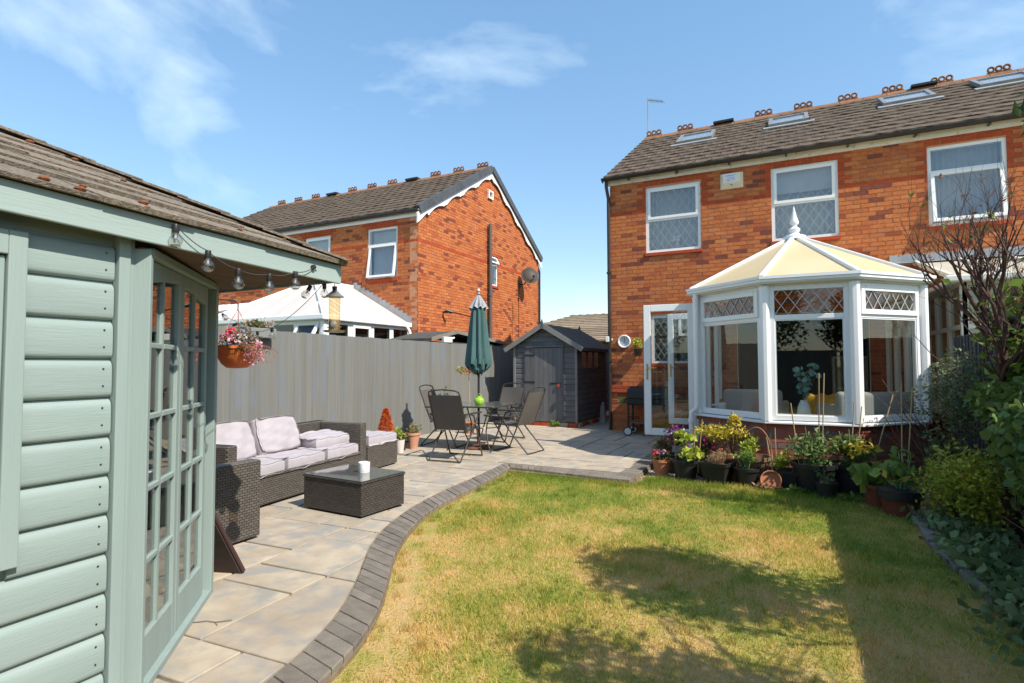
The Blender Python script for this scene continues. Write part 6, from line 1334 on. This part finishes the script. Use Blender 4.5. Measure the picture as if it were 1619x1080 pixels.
POTB = mat('black_pot', (.016,.016,.017), (.026,.025,.025), scale=7, rough=.45)
POTR = mat('red_brown_plastic_pot', (.15,.035,.02), (.19,.05,.03), scale=6, rough=.5)
SOIL = mat('potting_soil', (.035,.024,.016), (.06,.042,.03), scale=40, rough=1, bump=.6)
CANE = mat('bamboo_cane', (.36,.24,.11), (.44,.31,.16), scale=10, rough=.6)
def pot_mb(r, h, taper=.72, rim=True, square=False):
    n = 4 if square else 24; a = rad(45) if square else 0; k = 1.3 if square else 1
    pr = [(.001, 0), (r*taper*k, 0), (r*(taper+(1-taper)*.85)*k, h*.84)]
    pr += [(r*1.05*k, h*.85), (r*1.07*k, h), (r*.97*k, h), (r*.93*k, h*.86), (r*.9*k, h*.82)] if rim else [(r*k, h), (r*.94*k, h), (r*.92*k, h*.85)]
    return MB().lathe(pr, n, a0=a)
def potted(name, label, loc, r, h, m, taper=.72, square=False, rim=True, cat='potted plant', tilt=0):
    t = thing(name, label, cat, loc, random.uniform(-.3, .3)); t.rotation_euler.x = tilt
    p = obj('pot', pot_mb(r, h, taper, rim, square), m, t, smooth=not square); obj('soil', MB().lathe([(.001, h*.86), (r*.92*(1.27 if square else 1), h*.845)], 4 if square else 20, a0=rad(45) if square else 0), SOIL, t)
    return t
def stems_to(t, P, z0, m=None, r=.003, n=14):
    mb = MB(); idx = RNG.choice(len(P), min(n, len(P)), replace=False)
    for i in idx:
        e = Vector(P[i]); b = Vector((e.x*.25, e.y*.25, z0)); mb.tube([b, b.lerp(e, .5)+Vector((e.x*.12, e.y*.12, .02)), e], r, 4)
    obj('stems', mb, m or mat('green_stem', (.12,.2,.08)), t)
def canes(t, L):
    for a_, b_ in L: obj('cane', MB().tube([a_, b_], .006, 6), CANE, t)
GZ = -.068
# row of pots below the conservatory
t = potted('terracotta_pot', 'small terracotta pot of red and white bedding flowers at the corner of the patio edging', (-1.49, 7.26, GZ), .125, .22, TERR, .62)
P = blob_pts(260, (0,0,.25), (.13,.13,.07), 8); foliage('leaves', t, P, (.03,.05), MIDG); 
for c_, nm, k in (((.55,.03,.03), 'red_petal', 70), ((.7,.55,.45), 'cream_petal', 60), ((.35,.2,.5), 'lilac_petal', 25)):
    P = blob_pts(k, (0,0,.29), (.13,.13,.05), 6); foliage('flowers', t, P, (.025,.04), mat(nm, c_, None, rough=.6, vary=.2, trans=.3), lw=.9)
t = potted('terracotta_pot', 'terracotta pot of wispy dry grass behind the bedding flowers near the door', (-1.56, 7.72, GZ), .13, .2, TERR, .66)
P = blob_pts(700, (0,0,.30), (.16,.16,.13), 8); foliage('leaves', t, P, (.05,.09), leafmat('wispy_olive', (.15,.14,.07), (.22,.19,.10)), lw=.06, up=1.2)
t = potted('black_pot', 'black pot of lime green geranium leaves with thin canes beside the downpipe', (-1.18, 7.16, GZ), .155, .25, POTB, .75)
P = np.vstack([blob_pts(150, (.02,-.02,.33), (.19,.19,.10), 8), blob_pts(60, (.02,0,.5), (.14,.12,.10), 5)]); foliage('leaves', t, P, (.05,.09), leafmat('lime_geranium_leaf', (.33,.40,.045), (.45,.48,.07)), lw=.95); stems_to(t, P, .21); canes(t, [((.1,.05,.1), (.12,.06,.62)), ((.14,-.05,.1), (.2,-.06,.75)), ((-.1,.05,.1), (-.13,.08,.55))])
t = potted('black_pot', 'black pot of purple and white petunias in front of the door sill', (-1.36, 7.62, GZ), .16, .24, POTB, .75)
P = blob_pts(420, (0,0,.42), (.2,.2,.17), 8); foliage('leaves', t, P, (.03,.055), leafmat('dull_dark_leaf', (.05,.055,.03), (.09,.08,.04)))
for c_, nm, k, z in (((.22,.02,.2), 'purple_petal', 70, .52), ((.7,.66,.7), 'white_petal', 34, .47), ((.3,.02,.12), 'magenta_petal', 40, .4)): foliage('flowers', t, blob_pts(k, (.04,0,z), (.2,.2,.1), 6), (.03,.05), mat(nm, c_, None, rough=.6, vary=.25, trans=.25), lw=.95)
t = potted('black_pot', 'black pot of dark pink flowers between the downpipe and the yellow shrub', (-.98, 7.50, GZ), .15, .24, POTB, .75)
P = blob_pts(300, (0,0,.36), (.17,.17,.13), 8); foliage('leaves', t, P, (.03,.06), MIDG); foliage('flowers', t, blob_pts(90, (.02,-.03,.42), (.15,.15,.08), 6), (.03,.045), mat('pink_petal', (.36,.03,.13), None, rough=.6, vary=.25, trans=.25), lw=.95)
t = potted('square_planter', 'square black planter of clipped straw-brown thyme', (-.80, 7.10, GZ), .17, .26, POTB, .72, square=True)
P = blob_pts(1500, (0,0,.29), (.19,.19,.08), 10); P[:, 2] = np.maximum(P[:, 2], .24); foliage('leaves', t, P, (.02,.04), leafmat('straw_thyme', (.27,.17,.085), (.36,.25,.14)), lw=.2, up=1.5)
t = potted('terracotta_pot', 'large terracotta bowl of golden yellow shrub against the conservatory wall', (-.66, 7.46, GZ), .25, .34, TERR, .7)
GOLDL = leafmat('golden_yellow_leaf', (.62,.48,.045), (.48,.43,.05), vary=.25, trans=.3)
P = np.vstack([blob_pts(900, (-.12,-.02,.55), (.36,.26,.16), 13), blob_pts(220, (.02,.05,.69), (.15,.13,.1), 5)]); foliage('leaves', t, P, (.03,.06), GOLDL, lw=.4); stems_to(t, P, .29, mat('woody_stem', (.13,.08,.05)), .005, 26)
foliage('dark_leaves', t, blob_pts(200, (.1,.05,.48), (.25,.22,.12), 6), (.03,.06), MIDG)
t = potted('black_pot', 'black pot of straggly leafy cuttings in front of the terracotta bowl', (-.47, 7.10, GZ), .15, .22, POTB, .75)
P = blob_pts(150, (-.02,0,.35), (.15,.15,.16), 8); foliage('leaves', t, P, (.035,.07), FRESH); stems_to(t, P, .19, None, .004, 22)
t = potted('basket_planter', 'round wicker hanging basket stood on the ground with dry stems and lime leaves', (-.38, 7.36, GZ), .17, .32, mat('woven_willow', (.13,.08,.05), (.26,.15,.09), scale=30, rough=.9, bump=.8, bscale=60, stretch=(1,1,5)), .8)
P = blob_pts(200, (-.05,-.06,.45), (.17,.15,.12), 7); foliage('leaves', t, P, (.04,.07), leafmat('lime_leaf', (.30,.38,.045), (.43,.46,.07))); obj('handle', MB().tube([(.17*math.cos(a), .02, .3+.36*math.sin(a)) for a in [math.pi*i/14 for i in range(15)]], .008, 6), mat('willow_hoop', (.3,.17,.1), (.2,.11,.07), scale=20), t); stems_to(t, P, .28, mat('dry_stem', (.32,.16,.09)), .004, 18)
dr = thing('fallen_pot', 'terracotta pot lying on its side with dry leaves spilling out', 'plant pot', (-.25, 6.98, GZ+.105)); o = obj('pot', pot_mb(.105, .17, .68), TERR, dr, smooth=True); o.rotation_euler = (rad(84), 0, rad(12)); o.location = (0, .1, 0)
foliage('dry_leaves', dr, blob_pts(160, (0,-.1,-.05), (.16,.1,.05), 6), (.03,.055), leafmat('dead_leaf', (.28,.14,.07), (.36,.22,.12)), up=.1)
t = potted('square_planter', 'square black trough of lime leaves with short canes', (-.10, 7.12, GZ), .16, .22, POTB, .78, square=True)
P = blob_pts(320, (-.02,0,.30), (.15,.14,.12), 8); foliage('leaves', t, P, (.03,.06), leafmat('lime_leaf', (.2,.26,.03))); canes(t, [((-.1,.05,.1), (-.12,.06,.62)), ((-.06,.08,.1), (-.07,.09,.68)), ((.1,.06,.1), (.15,.08,.63)), ((-.09,-.02,.1), (-.16,-.02,.58))])
TOM = leafmat('tomato_leaf', (.10,.16,.045), (.17,.24,.075), vary=.35)
t = potted('tomato_plant', 'tomato plant with tall canes in a big round black pot by the square trough', (.22, 7.08, GZ), .225, .33, POTB, .78)
P = np.vstack([blob_pts(420, (0,0,.56), (.34,.28,.2), 13), blob_pts(120, (0,0,.36), (.2,.2,.08), 5)]); foliage('leaves', t, P*np.array([.9,.9,.88]), (.05,.09), TOM, lw=.38, up=-.1); stems_to(t, P, .28, None, .005, 34); canes(t, [((-.13,.02,.1), (-.2,.1,.98)), ((.08,.1,.1), (.12,.14,1.32)), ((.1,.08,.1), (.16,.1,1.32))])
t = potted('tomato_plant', 'yellowing tomato plant with leaning canes in a round black pot', (.60, 7.20, GZ), .22, .33, POTB, .78)
P = np.vstack([blob_pts(300, (-.05,0,.56), (.32,.28,.2), 11), blob_pts(110, (0,-.02,.36), (.2,.2,.08), 5)]); foliage('leaves', t, P*np.array([.9,.9,.88]), (.05,.09), TOM, lw=.45, up=-.1); foliage('yellow_leaves', t, blob_pts(120, (0,-.05,.5), (.3,.26,.15), 6), (.05,.1), leafmat('yellowed_leaf', (.40,.29,.02), (.32,.27,.03)), lw=.5, up=-.2); stems_to(t, P, .28, None, .005, 30); canes(t, [((-.02,.08,.1), (.06,.16,1.0)), ((.02,.04,.1), (.12,.1,.95)), ((.12,-.05,.1), (.42,.1,1.08))])
t = potted('black_pot', 'small black pot with a seedling between the two big tomato pots', (.32, 6.78, GZ), .105, .18, POTB, .78)
P = blob_pts(40, (0,0,.24), (.09,.09,.07), 4); foliage('leaves', t, P, (.04,.07), MIDG); stems_to(t, P, .15)
t = potted('courgette_plant', 'broad-leaved courgette plant in a red-brown plastic pot at the lawn edge', (.78, 6.60, GZ), .165, .24, POTR, .75)
P = np.vstack([blob_pts(26, (-.16,-.06,.30), (.24,.2,.14), 6), blob_pts(10, (.02,.0,.42), (.12,.12,.06), 3)]); foliage('leaves', t, P*.92, (.07,.125), leafmat('courgette_leaf', (.19,.28,.045), (.28,.36,.07)), shape='ivy', lw=.9, up=.5); stems_to(t, P, .2, None, .006, 24)
t = potted('courgette_plant', 'young leafy plant with two tall canes in a dark red pot against the hedge', (.90, 6.34, GZ), .17, .25, POTR, .78)
obj('rim_band', MB().lathe([(.176,.17),(.184,.172),(.186,.252),(.178,.252)], 24), POTB, t)
P = np.vstack([blob_pts(40, (0,.02,.38), (.16,.16,.14), 6), blob_pts(16, (.05,.08,.52), (.1,.1,.1), 3)]); foliage('leaves', t, P, (.07,.13), FRESH, lw=.5); foliage('yellow_leaves', t, blob_pts(8, (-.08,-.04,.36), (.12,.1,.06), 3), (.08,.13), leafmat('yellowed_leaf', (.40,.29,.02))); stems_to(t, P, .2, None, .005, 22); canes(t, [((.03,.05,.1), (.07,.12,1.25)), ((.06,.06,.1), (.17,.16,1.2))])
# weeds by the pots
for k, (x_, y_, s_, lb) in enumerate([(.05, 6.85, .16, 'low green weeds in front of the square trough'), (.52, 6.72, .15, 'low round-leaved weeds between the tomato pots and the lawn'), (-3.98+.0, 11.2, 0, '')]):
    if not s_: continue
    w_ = thing('weed_clump', lb, 'weeds', (x_, y_, GZ)); P = blob_pts(110, (0,0,.04), (s_,s_*.6,.05), 6); foliage('leaves', w_, P, (.03,.06), FRESH, lw=.8); stems_to(w_, P, 0, None, .002, 10)
w_ = thing('weed_clump', 'bright green weed growing at the foot of the shed door', 'weeds', (-4.62, 11.22, 0)); P = blob_pts(160, (0,0,.07), (.2,.1,.08), 6); foliage('leaves', w_, P, (.03,.07), FRESH, lw=.4, up=.8); stems_to(w_, P, 0, None, .002, 10)
# pots on the patio by the fence
cn = potted('red_conifer', 'small bright orange-red cone-shaped conifer against the fence behind the footstool', (-5.78, 7.08, 0), .12, .2, POTB)
z_ = RNG.random(4200); a_ = RNG.uniform(0, 6.283, 4200); rr = .155*(1-z_)**.8*(.55+.45*RNG.random(4200))+.006; P = np.column_stack([rr*np.cos(a_), rr*np.sin(a_), .19+.46*z_])
foliage('needles', cn, P, (.02,.045), mat('orange_red_needle', (.50,.085,.02), (.62,.14,.03), scale=20, rough=.8, vary=.3, trans=.2), lw=.3, up=.9, spread=np.column_stack([np.cos(a_), np.sin(a_), np.zeros(4200)])*.8); obj('trunk', MB().tube([(0,0,.1),(0,0,.6)], [.012,.003], 6), BARK, cn)
t = potted('white_pot', 'slim white pot of yellow-green leaves beside the footstool', (-5.42, 6.98, 0), .075, .2, mat('pale_pink_white', (.62,.55,.5), None, rough=.7), .7, rim=False); P = blob_pts(60, (0,0,.29), (.1,.1,.1), 5); foliage('leaves', t, P, (.06,.11), leafmat('lime_leaf', (.2,.26,.03)), lw=.3, up=.6); stems_to(t, P, .16)
t = potted('terracotta_pot', 'salmon terracotta pot with a small succulent by the fence', (-5.50, 7.42, 0), .115, .26, mat('salmon_terracotta', (.46,.22,.135), (.52,.27,.17), scale=6, rough=.9), .62); P = blob_pts(150, (0,0,.33), (.13,.13,.11), 7); foliage('leaves', t, P, (.03,.06), leafmat('succulent_leaf', (.14,.18,.06), (.26,.18,.08)), lw=.5); stems_to(t, P, .22, None, .004)
bw = thing('black_bowl', 'wide black shallow bowl planter beside the salmon terracotta pot', 'bowl', (-5.60, 7.17, 0)); obj('bowl', MB().lathe([(.001,.0),(.09,.0),(.10,.02),(.17,.09),(.19,.13),(.178,.13),(.15,.07),(.001,.05)], 24), POTB, bw, smooth=True); obj('soil', MB().lathe([(.001,.085),(.155,.08)], 20), SOIL, bw)
# little standard tree by the fence
st = potted('standard_tree', 'thin-stemmed little standard tree with a ball of yellow-orange leaves beside the fence', (-5.72, 9.55, 0), .13, .22, TERR); obj('trunk', MB().tube([(0,0,.18),(.015,0,.6),(-.01,.01,1.0),(0,0,1.18)], [.014,.012,.010,.008], 7), mat('pale_stem', (.36,.27,.17), None, rough=.8), st); P = blob_pts(260, (0,0,1.24), (.26,.26,.15), 9); foliage('leaves', st, P, (.04,.07), leafmat('amber_leaf', (.36,.24,.05), (.28,.28,.06), c3=(.45,.13,.05)), lw=.5)
# wall planter by the door
wp = thing('wall_planter', 'small black wall pot of yellow-green leaves on the bricks beside the clock', 'wall planter', (-2.68, FY-.1, 1.52)); obj('pot', MB().lathe([(.001,0),(.06,0),(.09,.12),(.095,.14),(.085,.14),(.07,.1)], 16), POTB, wp, smooth=True); obj('bracket', MB().box(-.02,.02,.0,.1,.08,.11), BLACKPL, wp); P = blob_pts(260, (0,0,.24), (.15,.11,.12), 7); foliage('leaves', wp, P, (.03,.06), leafmat('lime_leaf', (.2,.26,.03)), lw=.6)
# hanging basket by the summerhouse
hb_ = thing('hanging_basket', 'orange plastic hanging basket of pink and red trailing flowers beside the summerhouse post', 'hanging basket', (-3.62, 2.75, 1.34))
obj('bowl', MB().lathe([(.001,-.005),(.07,.0),(.105,.03),(.145,.10),(.16,.14),(.166,.14),(.166,.158),(.155,.158),(.15,.12),(.001,.10)], 24), mat('orange_plastic', (.62,.13,.03), (.68,.16,.04), scale=6, rough=.45), hb_, smooth=True)
obj('soil', MB().lathe([(.001,.135),(.15,.13)], 18), SOIL, hb_)
for a in (.3, 2.4, 4.5): obj('hanger', MB().tube([(.155*math.cos(a), .155*math.sin(a), .15), (0,0,.43)], .0028, 5), mat('coral_hanger', (.42,.17,.12), None, rough=.5), hb_)
obj('hook', MB().tube([(0,0,.425),(.0,.0,.47),(-.0,-.03,.49),(0,-.55,.475)], .005, 6), BLACKPL, hb_)
P = np.vstack([blob_pts(420, (0,0,.19), (.17,.17,.09), 10), blob_pts(160, (.14,-.03,.13), (.11,.12,.12), 7)]); foliage('leaves', hb_, P, (.02,.045), leafmat('olive_leaf', (.10,.13,.04), (.17,.18,.06)), lw=.35)
for c_, nm, k, z, e in (((.62,.05,.09), 'coral_red_petal', 80, .23, .13), ((.62,.3,.38), 'pink_petal_pale', 190, .19, .2), ((.70,.62,.6), 'white_petal', 50, .2, .17)): foliage('flowers', hb_, blob_pts(k, (.04 if nm != 'coral_red_petal' else -.03, 0, z), (e,.15,.09), 8), (.016,.032), mat(nm, c_, None, rough=.6, vary=.25, trans=.3), lw=.85)
foliage('trailing_flowers', hb_, blob_pts(150, (.2,-.02,.10), (.09,.1,.13), 7), (.014,.026), mat('pink_petal_pale', (.62,.3,.38)), lw=.85); mbt = MB()
for k in range(26): a = random.uniform(-1, 1); mbt.tube([(.14,.1*a,.17), (.2+.05*random.random(),.12*a,.15), (.24+.06*random.random(),.14*a,.0+.14*random.random())], .0016, 4)
obj('trailing_stems', mbt, mat('red_stem', (.22,.08,.05)), hb_)
fp = thing('fence_planter', 'flowering planter hooked over the top of the grey fence behind the basket', 'planter', (-6.33, 5.15, 1.72)); obj('trough', MB().box(-.06,.08,-.2,.2,0,.13), mat('grey_trough', (.2,.2,.19), None, rough=.6), fp, bevel=.01); obj('hook', MB().box(-.12,-.05,-.15,-.12,.1,.125).box(-.12,-.05,.12,.15,.1,.125), BLACKPL, fp)
P = blob_pts(300, (0,0,.17), (.1,.28,.07), 9); foliage('leaves', fp, P, (.03,.06), leafmat('olive_leaf', (.10,.13,.04)), lw=.4); foliage('flowers', fp, blob_pts(150, (0,.0,.21), (.08,.26,.09), 9), (.02,.04), mat('faded_pink_petal', (.55,.42,.42), (.5,.36,.2), scale=9, rough=.7, vary=.25, trans=.3), lw=.8); stems_to(fp, P, .1, None, .002)
# ------------------------------------------------------------------ right-hand border
bz = -.07
def shrub(name, label, loc, r, z, n, size, m, clumps=16, cat='shrub', shape='leaf', lw=.55, core=True):
    t = thing(name, label, cat, (*loc, bz)); mb = MB(); ends = []
    for k in range(5): branchy(mb, (random.gauss(0,.03), random.gauss(0,.03), 0), (random.gauss(0,.35), random.gauss(0,.35), 1), z*.8, .016, 1, ends)
    obj('branches', mb, BARK, t); P = blob_pts(n, (0,0,z), r, clumps); P[:, 2] = np.maximum(P[:, 2], .02); foliage('leaves', t, P, size, m, shape=shape, lw=lw); return t
shrub('euonymus_bush', 'yellow-green variegated bush spilling over the edge of the right-hand bed', (1.32, 5.95), (.40,.60,.46), .44, 4200, (.03,.055), EUON, 24)
shrub('grey_shrub', 'grey-green small-leaved shrub between the conservatory corner and the fence', (1.55, 7.35), (.42,.60,.55), 1.02, 3600, (.03,.05), HOLLY, 22)
shrub('grey_shrub', 'low grey-green shrub at the foot of the conservatory wall', (1.42, 6.95), (.32,.40,.36), .42, 2000, (.03,.05), HOLLY, 14)
for k, (x_, y_, rx, ry, rz2, z_, lb) in enumerate([(1.62, 4.65, .42, .75, .62, .75, 'dense dark ivy mound covering the fence beside the shaded lawn'), (1.66, 3.4, .42, .8, .75, .85, 'dark ivy bank at the end of the bed where the lawn shade is deepest'), (1.68, 5.85, .3, .6, .4, 1.05, 'ivy climbing the fence behind the variegated bush')]):
    t = shrub('ivy_bank', lb, (x_, y_), (rx,ry,rz2), z_, 6500, (.035,.07), IVY, 30, 'ivy', 'ivy', .8)
shrub('climbing_ivy', 'bright leafy climber rising over the fence behind the bare shrub', (1.86, 6.25), (.22,.46,.62), 1.50, 2600, (.05,.095), FRESH, 20, 'climber', 'ivy', .8)
gc = thing('ground_ivy', 'low trailing ivy and strawberry leaves along the bed edging', 'ground cover', (1.22, 4.9, bz)); ys = RNG.uniform(-1.9, 1.3, 3200); P = np.column_stack([RNG.normal(.02, .13, 3200)+.02*ys, ys, .02+.13*RNG.random(3200)]); tag(foliage('leaves', gc, P, (.03,.06), leafmat('ground_ivy_leaf', (.13,.19,.075), (.21,.28,.11), vary=.3), shape='ivy', lw=.9), kind='stuff'); obj('runners', MB().tube([(0,-1.8,.02),(.05,-.9,.03),(0,0,.02),(.03,1.2,.03)], .004, 5), BARK, gc)
# bare-branched shrub
bs = thing('bare_shrub', 'bare dark-twigged shrub with a few dried brown leaf clusters beside the fence', 'shrub', (1.54, 5.80, bz)); tr = MB(); ends = []; random.seed(23)
tr.tube([(0,0,0),(.02,.02,.6),(-.02,.0,1.2),(.02,-.02,1.75)], [.05,.042,.036,.03], 8)
for k in range(8):
    a = -2.9+k*.75; branchy(tr, (.0,0,1.1+.085*k), (math.cos(a)*.5, math.sin(a)*.45, .9), .55, .018, 3, ends, .45, 3, .35)
for k in range(7): branchy(tr, (0,0,1.5), (random.gauss(-.05,.25), random.gauss(0,.2), 1), .85, .020, 3, ends, .38, 3, .35)
obj('branches', tr, BARK, bs)
P = np.array([list(e[0]+Vector((random.gauss(0,.02), random.gauss(0,.02), random.gauss(0,.02)))) for e in random.sample(ends, min(60, len(ends))) for q in range(2)]); foliage('dried_leaves', bs, P, (.03,.07), leafmat('dried_rust_leaf', (.20,.07,.03), (.30,.13,.06)), lw=.4, up=-.2)
P = np.array([list(e[0]) for e in random.sample(ends, min(26, len(ends)))]); foliage('green_leaves', bs, P, (.07,.13), FRESH, lw=.6)
# leafy trees beyond the picture edge that shade the lawn, and the one at its edge
def tree(name, label, loc, h, r, n, size, m, crown_z, clumps=26, trunk=.06, group=None):
    t = thing(name, label, 'tree', (*loc, bz), 0, group); mb = MB(); ends = []
    mb.tube([(0,0,0),(.02,.01,h*.3),(-.02,.0,h*.55),(0,0,h*.8)], [trunk,trunk*.85,trunk*.6,trunk*.3], 9)
    for k in range(9): a = k*2.4; branchy(mb, (0,0,h*(.35+.045*k)), (math.cos(a), math.sin(a), .55), r[0]*.95, trunk*.32, 2, ends, .45, 3, .15)
    obj('trunk', mb, BARKG, t); c = blob_pts(n, (0,0,crown_z), r, clumps); foliage('crown', t, c, size, m); return t
random.seed(5)
tree('leafy_tree', 'slim leafy tree rising at the edge of the border behind the bare shrub', (1.66, 5.95), 2.35, (.28,.4,.65), 380, (.06,.12), FRESH, 1.6, 14, .04)
tree('leafy_tree', 'small dense tree over the fence whose crown shades the middle of the lawn', (1.75, 3.25), 3.0, (.75,.62,.55), 5200, (.05,.10), MIDG, 2.45, 26)
tree('leafy_tree', 'small dense tree by the fence nearer the summerhouse end of the lawn', (1.65, 1.85), 2.8, (.85,.62,.6), 5200, (.05,.10), MIDG, 2.1, 26)
for k, (x_, y_, h_, lb) in enumerate([(-3.5, -8.5, 5.5, 'tall green tree behind the end fence, nearest the summerhouse'), (0.5, -9.5, 6.2, 'tall green tree behind the middle of the end fence'), (4.0, -8.0, 5.0, 'green tree behind the corner of the end fence')]):
    tree('garden_tree', lb, (x_, y_), h_, (1.7,1.7,1.9), 2600, (.12,.24), MIDG, h_*.62, 24, .12)
hg = thing('clipped_hedge', 'strip of sunlit green hedge showing past the shed at the end of the passage', 'hedge', (-5.2, 19.5, -.1)); P = np.column_stack([RNG.uniform(-2.2, 1.6, 5200), RNG.normal(0, .28, 5200), 2.05*RNG.random(5200)**.7]); foliage('leaves', hg, P, (.05,.09), leafmat('hedge_leaf', (.12,.16,.03), (.18,.21,.05))); mb = MB()
for k in range(8): mb.tube([(-2+k*.5,0,0),(-2+k*.5,.05,1.4)], .02, 5)
obj('stems', mb, BARK, hg)
